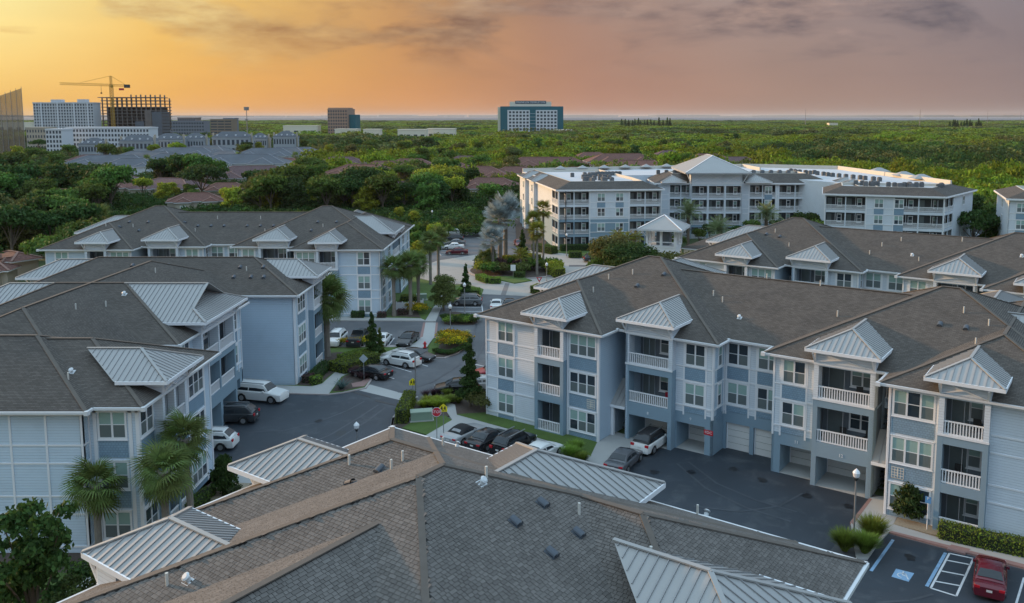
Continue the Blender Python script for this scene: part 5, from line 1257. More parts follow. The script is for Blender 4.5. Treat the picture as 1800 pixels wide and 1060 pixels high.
# patio chairs on a few balconies
def patio_chair(root_loc,rz,col,label):
    r=thing('patio_chair',label,'chair',root_loc,rz); q=MB(); q.box(-.25,-.25,.38,.25,.25,.44); obj('seat',q.mesh('seat',col),r); q=MB(); q.box(-.25,.2,.44,.25,.26,.92); obj('backrest',q.mesh('backrest',col),r)
    for x in (-.22,.22):
        for y in (-.22,.22): q=MB(); q.box(x-.02,y-.02,0,x+.02,y+.02,.38); obj('leg',q.mesh('leg',col),r)
def onB(w_,t_,z): e=Vector((-6.68,80.65,0))+U*w_+V*t_; return (e.x,e.y,z)
pcr=mat('red_plastic',(.40,.01,.03),.5); pcd=mat('dark_wicker',(.03,.03,.03),.7)
patio_chair(onB(18.4,4.2,3.65),UA+.4,pcr,'red chair on the first balcony above the garages, left bay'); patio_chair(onB(33.6,4.3,3.65),UA,pcd,'dark chair on the middle balcony above the two open garages'); patio_chair(onB(35.4,4.5,3.65),UA-.5,pcd,'second dark chair on the middle balcony above the open garages')
patio_chair(onB(34.8,4.3,7.15),UA+.2,pcd,'dark chair on the top balcony above the open garages'); patio_chair(onB(43.4,1.6,7.15),UA,pcd,'dark chair on the top right corner balcony'); patio_chair(onB(42.4,1.6,3.65),UA,pcd,'dark chair on the middle right corner balcony')
# ================= vegetation =================
rng=np.random.default_rng(11)
def leaf_mesh(name,pts,size,m,nrm=None,up=.35,asp=.55,extra=None):
    "one small pointed leaf-clump face per point, turned at random"
    n=len(pts); pts=np.asarray(pts); d=rng.normal(size=(n,3)); d[:,2]*=.7
    if nrm is not None: d=d*.8+nrm*.9
    d/=np.linalg.norm(d,axis=1)[:,None]; a=rng.normal(size=(n,3)); a-= (a*d).sum(1)[:,None]*d; a/=np.linalg.norm(a,axis=1)[:,None]; b=np.cross(d,a)
    s=(size*rng.uniform(.6,1.35,n))[:,None]; v=np.empty((n,4,3)); v[:,0]=pts-a*s; v[:,1]=pts-b*s*asp+d*s*.12; v[:,2]=pts+a*s; v[:,3]=pts+b*s*asp-d*s*.1
    return np_mesh(name,v.reshape(-1,3),4,m)
def np_mesh(name,V_,k,m,mats=None):
    me=bpy.data.meshes.new(name); nv=len(V_); nf=nv//k; me.vertices.add(nv); me.vertices.foreach_set('co',np.ascontiguousarray(V_,dtype=np.float32).ravel()); me.loops.add(nv); me.loops.foreach_set('vertex_index',np.arange(nv,dtype=np.int32)); me.polygons.add(nf); me.polygons.foreach_set('loop_start',np.arange(0,nv,k,dtype=np.int32)); me.polygons.foreach_set('loop_total',np.full(nf,k,dtype=np.int32)); me.materials.append(m); me.update(calc_edges=True); return me
def lobes_pts(lobes,n,shell=.55):
    "points in a set of ellipsoid lobes (x,y,z,rx,rz), denser toward the surface and the top"
    w=np.array([l[3]**2*l[4] for l in lobes]); w/=w.sum(); c=rng.choice(len(lobes),n,p=w); L_=np.array(lobes)[c]
    d=rng.normal(size=(n,3)); d/=np.linalg.norm(d,axis=1)[:,None]; d[:,2]=np.where(d[:,2]<-.35,-d[:,2]*.6,d[:,2]); r=shell+(1-shell)*rng.random(n)**.6; r*=1+.12*rng.normal(size=n)
    p=L_[:,:3]+d*np.stack([L_[:,3],L_[:,3],L_[:,4]],1)*r[:,None]; return p,d
def crown(kind,n):
    L_=[]
    if kind=='round':
        L_=[(0,0,6.6,2.4,2.0)]
        for k in range(11): a=2.4*k; r=1.9+.5*rng.random(); L_.append((r*math.cos(a),r*math.sin(a),5.2+2.6*rng.random(),1.35+.5*rng.random(),1.1+.4*rng.random()))
    elif kind=='broad':
        for k in range(16): a=2.4*k; r=.5+3.3*math.sqrt(k/16); L_.append((r*math.cos(a),r*math.sin(a),6.6-.35*r+rng.random()*1.0,1.4+.5*rng.random(),.95+.3*rng.random()))
    elif kind=='tall':
        for k in range(17): z=3.5+k*.55; a=2.4*k; r=(1.8-.09*k)*rng.uniform(.5,1.25); L_.append((r*math.cos(a),r*math.sin(a),z,1.0+.5*rng.random()-.02*k,.75+.3*rng.random()))
    elif kind=='full':
        for k in range(18): z=1.5+k*.34; a=2.4*k; r=(2.3 if z<5 else 1.5)*rng.uniform(.4,1.1); L_.append((r*math.cos(a),r*math.sin(a),z,1.3+.4*rng.random(),.9+.3*rng.random()))
    elif kind=='airy':
        for k in range(40): z=2.0+k*.17; a=2.4*k; r=2.9*math.sqrt(rng.random())*(1 if z<6 else .7); L_.append((r*math.cos(a),r*math.sin(a),z,.62+.35*rng.random(),.5+.25*rng.random()))
    elif kind=='egg':
        for k in range(14): z=.22+k*.07; a=2.4*k; r=.34*math.sin(math.pi*min(1,.25+k/17)); L_.append((r*math.cos(a),r*math.sin(a),z,.36,.22))
    elif kind=='cone':
        for k in range(14): z=1.4+k*.6; a=2.4*k; r=.75*(1-k/15); L_.append((r*math.cos(a),r*math.sin(a),z,1.15*(1-k/16)+.12,.7))
    elif kind=='bush':
        for k in range(9): a=2.4*k; r=.9*math.sqrt(k/9); L_.append((r*math.cos(a),r*math.sin(a),.75+.25*rng.random(),.6,.5))
    return L_
TP={}
def tree_mesh(kind,lod,m):
    key=(kind,lod,m.name)
    if key not in TP:
        n,s={'near':(9000,.17),'mid':(3000,.30),'far':(1100,.48)}[lod]
        if kind in('bush','egg'): n,s=(n//3,s*.45)
        L_=crown(kind,n); p,d=lobes_pts(L_,n); cr=leaf_mesh('crown',p,s,m,nrm=d)
        mb=MB(); tz=L_[0][2] if kind!='tall' else 9
        if kind in('bush','egg'): mb.tube([(0,0,-.1),(0,0,.7)],[.07,.04],6,False)
        else: mb.tube([(0,0,-.3),(.05,0,1.2),(-.1,.1,3.),(0,0,tz)],[.26,.2,.16,.07],7,False)
        for l in L_[1::2]: mb.tube([(0,0,min(2.6,l[2]*.5)),(l[0]*.5,l[1]*.5,l[2]*.75),(l[0],l[1],l[2])],[.11,.07,.03],5,False)
        TP[key]=(cr,mb.mesh('trunk',bark))
    return TP[key]
def tree(kind,lod,m,x,y,sc,label,cat='tree',group=None,name='tree',z=0,zs=1.):
    cr,tr=tree_mesh(kind,lod,m); r=thing(name,label,cat,(x,y,z),random.random()*6.28,group,(sc,sc,sc*zs)); obj('trunk',tr,r); obj('crown',cr,r); return r
def tuft_mesh(name,n,h,spread,m,wd=.02,droop=.7,seg=3):
    "arching blades from one base"
    V_=[]
    for i in range(n):
        a=rng.random()*6.283; t=rng.random()**.7*spread; hh=h*rng.uniform(.6,1.1); b0=rng.random(2)*.3*spread*h-.15*spread*h; pr=None; sd=np.array([-math.sin(a),math.cos(a),0])
        pts=[]
        for k in range(seg+1):
            u=k/seg; out=t*h*(u+droop*u*u*.5); z=hh*(u-droop*.45*u*u); pts.append(np.array([b0[0]+out*math.cos(a),b0[1]+out*math.sin(a),z]))
        for k in range(seg):
            w0,w1=wd*(1-k/seg)+.004,wd*(1-(k+1)/seg)+.002; V_+=[pts[k]-sd*w0,pts[k]+sd*w0,pts[k+1]+sd*w1,pts[k+1]-sd*w1]
    return np_mesh(name,np.array(V_),4,m)
# --- palms
def fan_frond(rad=1.0,pet=.9,n=20,m=lf_palm,droop=.5,wd=.05):
    V_=[]; sd=.02
    V_+=[(0,-sd,0),(0,sd,0),(pet,sd,-.03),(pet,-sd,-.03)]
    for k in range(n):
        a=R(-125+250*k/(n-1)); L0=rad*(1-.25*abs(a)/R(125)); dx,dy=math.cos(a),math.sin(a); px,py=-dy,dx; zz=.10*(k%2)*rad
        p0=(pet,0,0); p1=(pet+dx*L0*.55,dy*L0*.55,zz*.3-.03*rad); p2=(pet+dx*L0*.95,dy*L0*.95,-droop*L0*.45)
        V_+=[(p0[0]-px*.012,p0[1]-py*.012,p0[2]),(p0[0]+px*.012,p0[1]+py*.012,p0[2]),(p1[0]+px*wd,p1[1]+py*wd,p1[2]),(p1[0]-px*wd,p1[1]-py*wd,p1[2])]
        V_+=[(p1[0]-px*wd,p1[1]-py*wd,p1[2]),(p1[0]+px*wd,p1[1]+py*wd,p1[2]),(p2[0]+px*.008,p2[1]+py*.008,p2[2]),(p2[0]-px*.008,p2[1]-py*.008,p2[2])]
    return np_mesh('frond',np.array(V_),4,m)
def feather_frond(L0=3.,n=26,m=lf_date,arch=.5,ll=.5,drop=.35):
    V_=[]; P=[]
    for k in range(n+1):
        u=k/n; P.append(np.array([L0*(u-.12*u*u),0,L0*arch*(u*.75-u*u*1.05)]))
    for k in range(n): V_+=[P[k]+[0,-.02,0],P[k]+[0,.02,0],P[k+1]+[0,.015,0],P[k+1]+[0,-.015,0]]
    for k in range(2,n+1):
        u=k/n; l=ll*math.sin(math.pi*min(1,.15+.85*u))**.6
        for s in (-1,1):
            t=P[k]+np.array([l*.55,s*l,-drop*l+.12*l]); V_+=[P[k]+[-.03,0,0],P[k]+[.03,0,0],t+np.array([.02,0,0]),t-np.array([.02,0,0])]
    return np_mesh('frond',np.array(V_),4,m)
FP={}
def palm(px,py,h,kind,label,sc=1.,group=None,n=None,pos=None,lean=0):
    cfg={'sabal':(lf_palm,lambda m:fan_frond(1.05,.85,22,m,.75,.045),34,.19,bark_p),'washington':(lf_yel,lambda m:fan_frond(.8,.8,18,m,.6,.05),30,.16,bark_p),'bismarck':(lf_silver,lambda m:fan_frond(1.35,1.3,22,m,.12,.10),24,.26,bark_p),
     'date':(lf_date,lambda m:feather_frond(3.6,28,m,.55,.55),44,.3,bark),'queen':(lf_yel,lambda m:feather_frond(2.6,24,m,.5,.5,.8),18,.13,bark_p),'darkfan':(lf_palm,lambda m:fan_frond(.9,.7,18,m,.7,.05),26,.16,bark_p)}[kind]
    if kind not in FP: FP[kind]=cfg[1](cfg[0])
    p=pos or at(px,py,.1); r=thing('palm_tree',label,'palm tree',p,random.random()*6,group,sc); nf=n or cfg[2]; tr=cfg[3]
    h=h/sc; mb=MB(); k=8; pts=[(lean*(i/k)**2,0,h*i/k) for i in range(k+1)]; mb.tube(pts,[tr*1.35]+[tr*(1.05 if kind!='sabal' or i<6 else 1.35) for i in range(1,k+1)],9)
    if kind in('sabal','date'):
        for i in range(26 if kind=='sabal' else 40): a=2.4*i; z=h-(1.5 if kind=='sabal' else 2.2)*(i/26); mb.beam((math.cos(a)*tr*1.1+lean,math.sin(a)*tr*1.1,z-.1),(math.cos(a)*tr*1.9+lean,math.sin(a)*tr*1.9,z+.16),.10,.05)
    mb.build('trunk',cfg[4],r)
    for i in range(nf):
        u=(i+.5)/nf; az_=2.39996*i+random.random()*.3
        if kind in('date',): e=R(72-95*u)
        elif kind=='queen': e=R(62-85*u)
        elif kind=='bismarck': e=R(75-100*u)
        else: e=R(80-135*u**.9)
        Q=Matrix.Rotation(az_,4,'Z')@Matrix.Rotation(-e,4,'Y')@Matrix.Rotation(random.uniform(-.5,.5),4,'X')
        obj('frond',FP[kind],r,loc=(lean,0,h-.05+.12*math.sin(e)),rot=Q.to_euler(),sc=random.uniform(.82,1.12))
    return r
gs='sabal palms before the left building'
palm(176,990,5.3,'sabal','sabal palm with straight grey trunk, leftmost of three at the lower left',1.12,gs)
palm(0,0,6.2,'sabal','sabal palm with criss cross booted trunk, middle of three at the lower left',1.2,gs,pos=Vector((-24.6,52.6,.1)),n=34)
palm(0,0,6.7,'sabal','tallest sabal palm, rearmost of three beside the corner balconies',1.2,gs,lean=.4,pos=Vector((-24.7,56.6,.1)),n=34)
palm(576,626,7.2,'sabal','full shaggy palm between the blank blue wall and the parked cars',1.75,n=60)
g2_='palms along the far left building'
palm(693,556,7.2,'sabal','left palm of the group at the corner of the far left building',1.25,g2_)
palm(722,553,7.4,'sabal','shaggy middle palm at the corner of the far left building',1.35,g2_,n=44)
palm(736,545,7.0,'sabal','right palm of the group at the corner of the far left building',1.25,g2_)
palm(757,500,7.6,'darkfan','palm at the left rim of the roundabout, nearer one of two',1.5,g2_); palm(771,492,7.8,'darkfan','palm at the left rim of the roundabout, farther one of two',1.5,g2_)
gb='silver leaved palms in the roundabout'
palm(879,470,9.4,'bismarck','silver leaved palm with grey trunk, left of the pair in the roundabout',1.55,gb,n=30); palm(889,466,10.6,'bismarck','silver leaved palm with grey trunk, right of the pair in the roundabout',1.55,gb,n=30)
palm(866,478,6.0,'bismarck','lower silver leaved palm at the left of the roundabout planting',1.2,gb,n=22)
gw='slender fan palms right of the silver pair'
palm(938,470,9.2,'washington','slender yellow green fan palm behind the white notice',1.35,gw); palm(944,484,8.2,'washington','slender yellow green fan palm nearest the yield sign',1.35,gw); palm(955,466,11.,'washington','tallest slender yellow green fan palm of the roundabout',1.3,gw)
palm(915,480,3.4,'queen','short feathery yellow green palm in the roundabout',.9); palm(850,478,2.6,'darkfan','small dark fan palm at the left of the roundabout',1.2); palm(862,476,3.0,'darkfan','small dark fan palm behind the clipped hedge of the roundabout',1.1)
gd='date palms in the courtyard'
for x,Yd,h,t in ((1212,188,7.5,'date palm in the courtyard left of the metal roofed tower'),(1266,180,4.8,'shorter date palm before the middle of the courtyard'),(1350,188,7.,'date palm in the courtyard right of the tower'),(1396,178,4.6,'low wide date palm at the right of the courtyard')):
    palm(0,0,h,'date',t,1.15,gd,pos=Vector(((x-PX_)*Yd/F_,Yd,0)))
for x,y,h in ((1086,447,4.),(1100,449,3.6),(1118,450,3.8)): palm(x,y,h,'queen','small feathery palm before the white balconied building',.9,'small palms before the balconied building')
palm(1465,0,4.6,'queen','small palm at the left end of the cream wing',1.1,pos=Vector(((1468-PX_)*166/F_,166,0.)))
palm(1192,470,4.6,'sabal','round headed palm before the clubhouse, left one',1.3,'palms before the clubhouse',pos=Vector(((1176-PX_)*122/F_,122,0))); palm(0,0,4.4,'sabal','round headed palm before the clubhouse, right one',1.3,'palms before the clubhouse',pos=Vector(((1214-PX_)*126/F_,126,0)))
# --- single trees near the camera
p=at(60,1075,0); tree('airy','near',lf_dark,-26.3,41.2,.92,'large dark green oak at the bottom left corner',zs=1.12)
tree('airy','near',lf_dark,-23.2,40.2,.62,'smaller dark green oak just right of the bottom left oak',zs=1.1)
p=at(826,715,.1); tree('cone','near',lf_dark,p.x,p.y,.74,'upright dark magnolia at the left corner of the large building')
p=at(855,722,.1); tree('bush','near',lf_olive,p.x,p.y,1.4,'rounded green shrub between the magnolia and the large building',cat='shrub',name='shrub')
p=at(655,628,.1); tree('cone','near',lf_dark,p.x,p.y,.58,'pointed dark conifer by the parking row'); p=at(668,624,.1); tree('cone','near',lf_mid,p.x,p.y,.36,'shorter pointed conifer beside the taller one')
p=at(780,545,.1); tree('full','near',lf_olive,p.x,p.y,.68,'loose grey green tree beside the grey crossover car'); p=at(819,525,.1); tree('cone','mid',lf_dark,p.x,p.y,.58,'small pointed magnolia on the verge below the roundabout')
p=at(395,866,.1); tree('egg','near',lf_dark,p.x,p.y,1.55,'tall clipped egg shaped shrub by the court entrance',cat='shrub',name='shrub',zs=1.5)
p=at(1598,912,.1); tree('egg','near',lf_dark,p.x,p.y,1.9,'dark glossy magnolia bush beside the disabled sign',cat='shrub',name='shrub',zs=1.15)
p=at(1003,430,0)
# --- hedges: clipped, leaf faces over a box
def hedge(pts,wd,h,m,label,z=.1,cat='hedge',dens=95,size=.085,name='hedge',group=None):
    V_=[];Nn=[]; tot=0; c=pts[0]
    for a,b in zip(pts,pts[1:]):
        a_,b_=np.array(a[:2])-np.array(c[:2]),np.array(b[:2])-np.array(c[:2]); Ls=np.linalg.norm(b_-a_); d=(b_-a_)/Ls; s=np.array([d[1],-d[0]]); 
        for face,area in (('t',Ls*wd),('l',Ls*h),('r',Ls*h),('e',wd*h*2)):
            n=int(area*dens); u=rng.random(n)*Ls; v=(rng.random(n)-.5)*wd; zz=rng.random(n)*h
            if face=='t': zz=np.full(n,h); nr=(0,0,1)
            elif face=='l': v=np.full(n,-wd/2); nr=(-s[0],-s[1],0)
            elif face=='r': v=np.full(n,wd/2); nr=(s[0],s[1],0)
            else: u=np.where(rng.random(n)<.5,0,Ls); nr=(0,0,.2)
            P_=a_[None]+u[:,None]*d[None]+v[:,None]*s[None]; q=np.column_stack([P_,zz])+rng.normal(size=(n,3))*.045; V_.append(q); Nn.append(np.tile(nr,(n,1)))
    r=thing(name,label,cat,(c[0],c[1],z),0,group); me=leaf_mesh('leaf_mass',np.vstack(V_),size,m,nrm=np.vstack(Nn)); obj('leaf_mass',me,r)
    k=MB()
    for a,b in zip(pts,pts[1:]): fr=Fr((a[0]-c[0],a[1]-c[1]),(b[0]-c[0],b[1]-c[1])); fbox(k,fr,.05,fr.L-.05,-wd/2+.06,wd/2-.06,0,h-.07)
    k.build('branch_core',mat('hedge_core',(.018,.026,.010),.95),r); return r
def H_(pl,*a,**k): return hedge([at(x,y,.1) for x,y in pl],*a,**k)
H_([(705,745),(721,708)],1.1,1.35,lf_hedge,'tall clipped bright green hedge beside the utility box')
H_([(592,655),(655,634)],2.6,1.1,lf_hedge,'wide bright green hedge mass below the parking row')
H_([(600,640),(640,628)],1.6,1.0,lf_hedge,'upper bright green hedge block beside the pointed conifer')
H_([(575,645),(552,668)],1.3,.8,lf_dark,'dark low hedge along the corner of the blank blue wall'); H_([(546,668),(536,674)],.9,.8,lf_maroon,'small maroon clipped shrub at the foot of the blue wall'); H_([(562,672),(550,677)],.9,.85,lf_hedge,'round bright green shrub at the foot of the blue wall')
H_([(618,558),(640,558)],1.0,.9,lf_dark,'clipped green hedge block before the far left building'); H_([(664,558),(678,558)],.9,.8,lf_maroon,'brown clipped hedge block before the far left building')
H_([(705,528),(735,528)],1.6,.8,lf_hedge,'low bright hedge on the lawn of the far left building'); H_([(700,553),(716,553)],1.,.8,lf_maroon,'brownish shrub by the white bin fence')
H_([(806,518),(843,518)],2.4,.95,lf_hedge,'bright clipped hedge beside the grey crossover car')
H_([(1650,942),(1720,958),(1800,975),(1860,990)],1.1,1.0,lf_hedge,'long clipped hedge along the right corner building',dens=110,size=.07)
H_([(842,490),(860,497),(880,497)],1.6,.9,lf_hedge,'curved clipped hedge at the front left of the roundabout'); H_([(925,463),(945,466)],2.2,2.,lf_lime,'tall lime green bush behind the roundabout notice'); H_([(905,487),(921,488)],1.4,1.0,lf_mid,'clipped green hedge below the notice'); H_([(968,480),(985,488)],2.,1.6,lf_lime,'light green feathery bush right of the yield sign'); H_([(940,516),(953,511)],1.8,1.2,lf_hedge,'rounded bright hedge by the roof edge below the roundabout')
H_([(985,441),(1130,437)],1.6,1.3,lf_dark,'long dark hedge along the foot of the balconied building'); H_([(940,440),(975,446)],2.,1.5,lf_mid,'green hedge at the corner of the balconied building'); H_([(1000,452),(1022,452)],2.,1.2,lf_mid,'rounded shrub beside the dark grey car')
H_([(775,385),(850,384)],2.5,1.4,lf_mid,'hedge closing the far end of the car park'); H_([(768,440),(766,395)],1.6,1.3,lf_mid,'hedge along the left side of the far car park')
H_([(330,900),(372,868)],.9,.6,lf_mid,'low green planting at the foot of the corner balconies'); H_([(395,875),(420,866)],1.,.7,lf_dark,'low dark shrubs by the court entrance')
H_([(120,1010),(160,1000)],.9,.6,lf_mid,'low green shrubs at the lower left',dens=70)
def tufts(name,label,px,py,n,h,spread,m,group=None,wd=.022,cat='ornamental grass',sc=1.):
    key=(name,n,h,spread,m.name)
    if key not in TP: TP[key]=tuft_mesh('blades',n,h,spread,m,wd)
    r=thing(name,label,cat,at(px,py,.1),random.random()*6,group,sc); obj('blades',TP[key],r); return r
gg='ornamental grass clumps by the lamp post at right'
tufts('grass_clump','rounded bright grass clump left of the lamp post',1485,968,1500,1.35,.48,lf_grassy,gg,.028,sc=1.35); tufts('grass_clump','rounded bright grass clump right of the lamp post',1520,972,1500,1.35,.48,lf_grassy,gg,.028,sc=1.35); tufts('grass_clump','tallest grass clump behind the lamp post',1533,950,1500,1.6,.46,lf_grassy,gg,.028,sc=1.35)
tufts('grass_clump','large bright grass clump beside the white saloon car',1003,808,1500,1.35,.52,lf_grassy,None,.028,sc=1.15); tufts('grass_clump','second bright grass clump nearer the walk',1022,815,1500,1.3,.5,lf_grassy,None,.028); tufts('grass_clump','upper bright grass clump at the lawn end',1012,795,1500,1.35,.52,lf_grassy,None,.028)
tufts('agave','large blue agave with stiff pointed leaves',601,684,70,1.5,.75,lf_agave,None,.075,'agave')
for k,(x,y) in enumerate([(622,661),(633,664),(613,655),(640,667),(627,655)]): tufts('maroon_grass','maroon fountain grass beside the blue agave',x,y,420,1.1,.6,lf_maroon,'maroon fountain grasses beside the agave',.016)
for k,(x,y) in enumerate([(748,698),(762,695),(775,692),(785,695)]): tufts('maroon_grass','maroon fountain grass behind the stop sign bed',x,y,420,1.0,.6,lf_maroon if k<3 else lf_grassy,'maroon fountain grasses in the stop sign bed',.016)
for k,(x,y) in enumerate([(745,716),(757,713),(768,716),(778,713),(752,708),(770,708),(788,707),(796,706),(806,708)]): tufts('shrub','arching yellow green shrub in the stop sign bed',x,y,500,.95,.8,lf_lime if k<6 else lf_grassy,'yellow green shrubs in the stop sign bed',.03,'shrub')
for k in range(9): tufts('straw_grass','pale straw coloured grass behind the yellow flowers',778+k*5.5,592-2*math.sin(k),330,1.1,.4,lf_straw,'pale grasses behind the yellow flowers',.012)
def flowers(px0,px1,y,n,label,rows=3,sc=1.):
    if 'fl' not in TP:
        L_=crown('bush',0); p,d=lobes_pts(L_,420); g_=leaf_mesh('foliage',p,.09,lf_mid,nrm=d); q=p[p[:,2]>.75][:260]+[0,0,.06]; TP['fl']=(g_,leaf_mesh('blossom',q,.075,lf_flower,asp=.9))
    for i in range(n):
        for j in range(rows):
            x=px0+(px1-px0)*(i+.5*(j%2))/n; p_=at(x,y+j*6,.1); r=thing('flowering_shrub',label,'flowering shrub',p_,random.random()*6,label+', each one',random.uniform(.85,1.1)*sc); obj('foliage',TP['fl'][0],r); obj('blossom',TP['fl'][1],r)
flowers(780,822,600,5,'yellow flowering shrub in the bed round the lamp post',3); flowers(600,650,608,6,'yellow flowering shrub below the dark parked pickup',1,.8); flowers(722,748,546,4,'yellow flowering shrub at the corner of the far left walk',2,.9)
for k in range(10): x=766+k*6.2; p=at(x,624-abs(k-4)*.9-(k>4)*(k-4)*1.6,.1); tree('bush','mid',lf_dark,p.x,p.y,.45,'small dark edging shrub below the yellow flowers','shrub','edging shrubs below the yellow flowers','shrub')
for k in range(11): x=784+k*5.3; p=at(x,564+(k%2)*4,.1); tree('bush','mid',(lf_dark,lf_grassy,lf_mid)[k%3],p.x,p.y,.75,'low shrub in the island below the roundabout','shrub','shrubs in the island below the roundabout','shrub')
random.seed(5)
for k in range(46):
    a=random.random()*6.28; r_=8.*math.sqrt(random.random()); x,y=RC.x+r_*math.cos(a),RC.y+r_*math.sin(a)
    if y<RC.y-5 and x>RC.x-5 and x<RC.x+3: continue
    m_=random.choice([lf_dark,lf_mid,lf_lime,lf_maroon,lf_olive,lf_mid]); tree('bush','mid',m_,x,y,random.uniform(.8,1.7),m_.name.split('_leaf')[0].replace('_',' ')+' shrub in the roundabout planting','shrub','shrubs in the roundabout planting','shrub',z=.15)
p=at(905,470,.1); tree('cone','mid',lf_dark,p.x+1.5,p.y,.75,'dark leafy tree between the silver palms and the fan palms'); p=at(868,474,.1); tree('cone','mid',lf_dark,p.x,p.y,.45,'dark upright bush at the foot of the silver palms')
# trees below the pavilion
for k,(x,Yt,s,kd,m,t) in enumerate([(1085,132,1.2,'round',lf_olive,'olive green tree behind the near ridge, left of the pavilion'),(1112,128,1.15,'round',lf_dark,'dark green tree at the foot of the pavilion, left'),(1146,130,.85,'round',lf_olive,'olive tree directly before the pavilion base'),(1205,128,1.1,'broad',lf_olive,'pale flecked tree right of the pavilion'),(1236,130,1.0,'broad',lf_mid,'low green tree beside the clubhouse roof'),(1065,140,.8,'round',lf_mid,'small green tree at the roundabout exit')]):
    tree(kd,'near',m,(x-PX_)*Yt/F_,Yt,s,t)
for k,(x,Yt,s) in enumerate([(1180,188,.6),(1232,190,.45),(1300,192,.5),(1325,196,.6),(1420,192,.85),(1440,182,.8),(1372,196,.6),(1195,180,.45),(1250,196,.5)]):
    tree('round','mid',[lf_dark,lf_mid][k%2],(x-PX_)*Yt/F_,Yt,s,'dark green courtyard tree between the balconied ranges','tree','courtyard trees between the balconied ranges')
# ================= far country =================
w_mat=mat('bay_water',(.10,.11,.13),.6,spec=.3); q=MB(); q.box(-60000,5400,-2,60000,58000,.3); struct('water',q,w_mat)
q=MB()
for k in range(60): x=-52000+k*1750+random.random()*500; q.box(x,47000+random.random()*4000,0,x+1500+random.random()*900,52000,60+random.random()*70)
tag(q.build('far_shore',mat('far_shore_land',(.06,.07,.07),.9)),kind='structure')
g.v=[]; ge=bpy.data.objects['ground'].data
for v in ge.vertices:
    if v.co.y>2000: v.co.y=5400
tile=mat('terracotta_tile_roof',(.155,.068,.052),.85,vary=.12,vscale=.4,fn=f_brick(.30,.14,.55,.02,1.,.0,.3)); tile2=mat('plum_tile_roof',(.12,.068,.070),.85,vary=.12,vscale=.4,fn=f_brick(.30,.14,.55,.02,1.,.0,.3)); slate=mat('grey_slate_roof',(.085,.095,.112),.8,vary=.2,vscale=.15,stain=((.10,.11,.12),.1,.5,.5)); sand=mat('sandy_render',(.42,.37,.30),.8); whw=mat('white_render',(.52,.54,.57),.7)
ringbox=mat('dark_window_band',(.06,.075,.095),.2)
HOUSES=[]
def house(px,py,wpx,rz,m,label,group,wm=sand,h=3.4,cat='house'):
    "px,py: middle of its roof in the picture"
    p=at(px,py,h+2.); dist=p.y; W_=wpx*1.4*dist/F_; Dp=min(W_*.62,21.); W_=max(W_,8.); HOUSES.append((p.x,p.y,max(W_,Dp)*.62))
    r=thing('house',label,cat,(p.x,p.y,0),R(rz),group); f=MB(); rects=[(-W_/2,-Dp/2,W_/2,Dp/2),(-W_*.36,-Dp*.72,-W_*.06,Dp*.2),(W_*.10,-Dp*.68,W_*.38,Dp*.2)]; w=MB(); fa=MB(); EE=[]
    for i,(x0,y0,x1,y1) in enumerate(rects): EE+=hip_rect(f,x0,y0,x1,y1,h+.01*i,.42); w.box(x0+.5,y0+.5,0,x1-.5,y1-.5,h-.05+.01*i); fa.box(x0+.05,y0+.05,h-.25,x1-.05,y1-.05,h-.04+.01*i)
    rf=f.build('roof',m,r); fa.build('fascia',white,rf); w.build('wall',wm,r); cp=MB()
    for a,b in EE: cp.beam(Vector(a)+Vector((0,0,.06)),Vector(b)+Vector((0,0,.06)),.38,.12)
    cp.build('ridge_tiles',mat('ridge_'+m.name,tuple(min(.3,c*1.75) for c in ((.13,.075,.06) if m is not slate else (.13,.14,.16))),.85),rf)
    for x0,x1,yy in ((-W_*.36,-W_*.06,-Dp*.72),(W_*.10,W_*.38,-Dp*.68),(-W_/2,-W_*.38,-Dp/2)):
        fr=Fr((x0+.5,yy+.5),(x1-.5,yy+.5)); 
        if fr.L>1.5: window(r,fr,fr.L/2,.9,2 if fr.L>2.5 else 1,.6,1.4,panes=False); panel(r,fr,fr.L/2-.55,fr.L/2+.55,1.,2.2,m=g_dark,name='pane',th=.02)
    return r
gv='terracotta roofed villas in the trees'
T_=[(38,309,62,5),(112,295,64,8),(108,331,52,-4),(192,305,58,4),(250,287,66,-6),(322,284,80,3),(300,319,88,-12),(345,340,70,20),(236,318,60,4),(446,301,110,10),(408,284,70,3),(498,283,66,-4),(601,281,66,4),(640,298,100,-14),(676,286,56,6),(545,331,44,0),(722,284,66,3),(748,305,64,18),(795,290,60,-6),(838,300,88,0),(862,318,84,0),(817,275,40,6),(962,284,112,0),(1092,277,92,6),(1010,294,46,0),(1118,290,96,-8),(1245,275,60,6),(1292,281,66,0),(905,296,60,8),(1040,271,50,10),(1180,268,50,4),(398,322,60,12),(580,306,50,14),(700,318,50,10),(22,434,62,-30),(-20,452,60,10),(160,275,50,5)]
words_=['far','broad','low','long','half hidden','plum toned','rust toned','hipped','angled','twin gabled']
for i,(x,y,w_,a) in enumerate(T_):
    side='left' if x<300 else 'left of centre' if x<700 else 'centre' if x<950 else 'right of centre'
    house(x,y,w_,a,tile if i%3 else tile2,'%s terracotta roofed villa, %s among the trees, %s of the picture'%(words_[i%10],'farther' if y<286 else 'midway' if y<305 else 'nearer',side),gv)
gt='grey roofed townhouses beyond the villas'
for i,(x,y,w_,a) in enumerate([(196,281,108,6),(262,273,92,-5),(232,284,70,12),(322,266,92,4),(362,262,70,-6),(428,279,112,6),(396,270,60,-10),(470,267,78,4),(452,275,50,8),(504,265,66,-5),(531,262,48,3),(172,290,70,-8),(300,276,70,5)]):
    house(x,y,w_,a,slate,['leftmost','long left','small left','middle left','middle','long middle','angled middle','right','small right','farther right','rightmost','front left','front middle'][i]+' grey hipped townhouse block beyond the villas','grey roofed townhouses beyond the villas',whw,5.4)
def col(px0,px1,Yd): return (px0-PX_)*Yd/F_,(px1-PX_)*Yd/F_
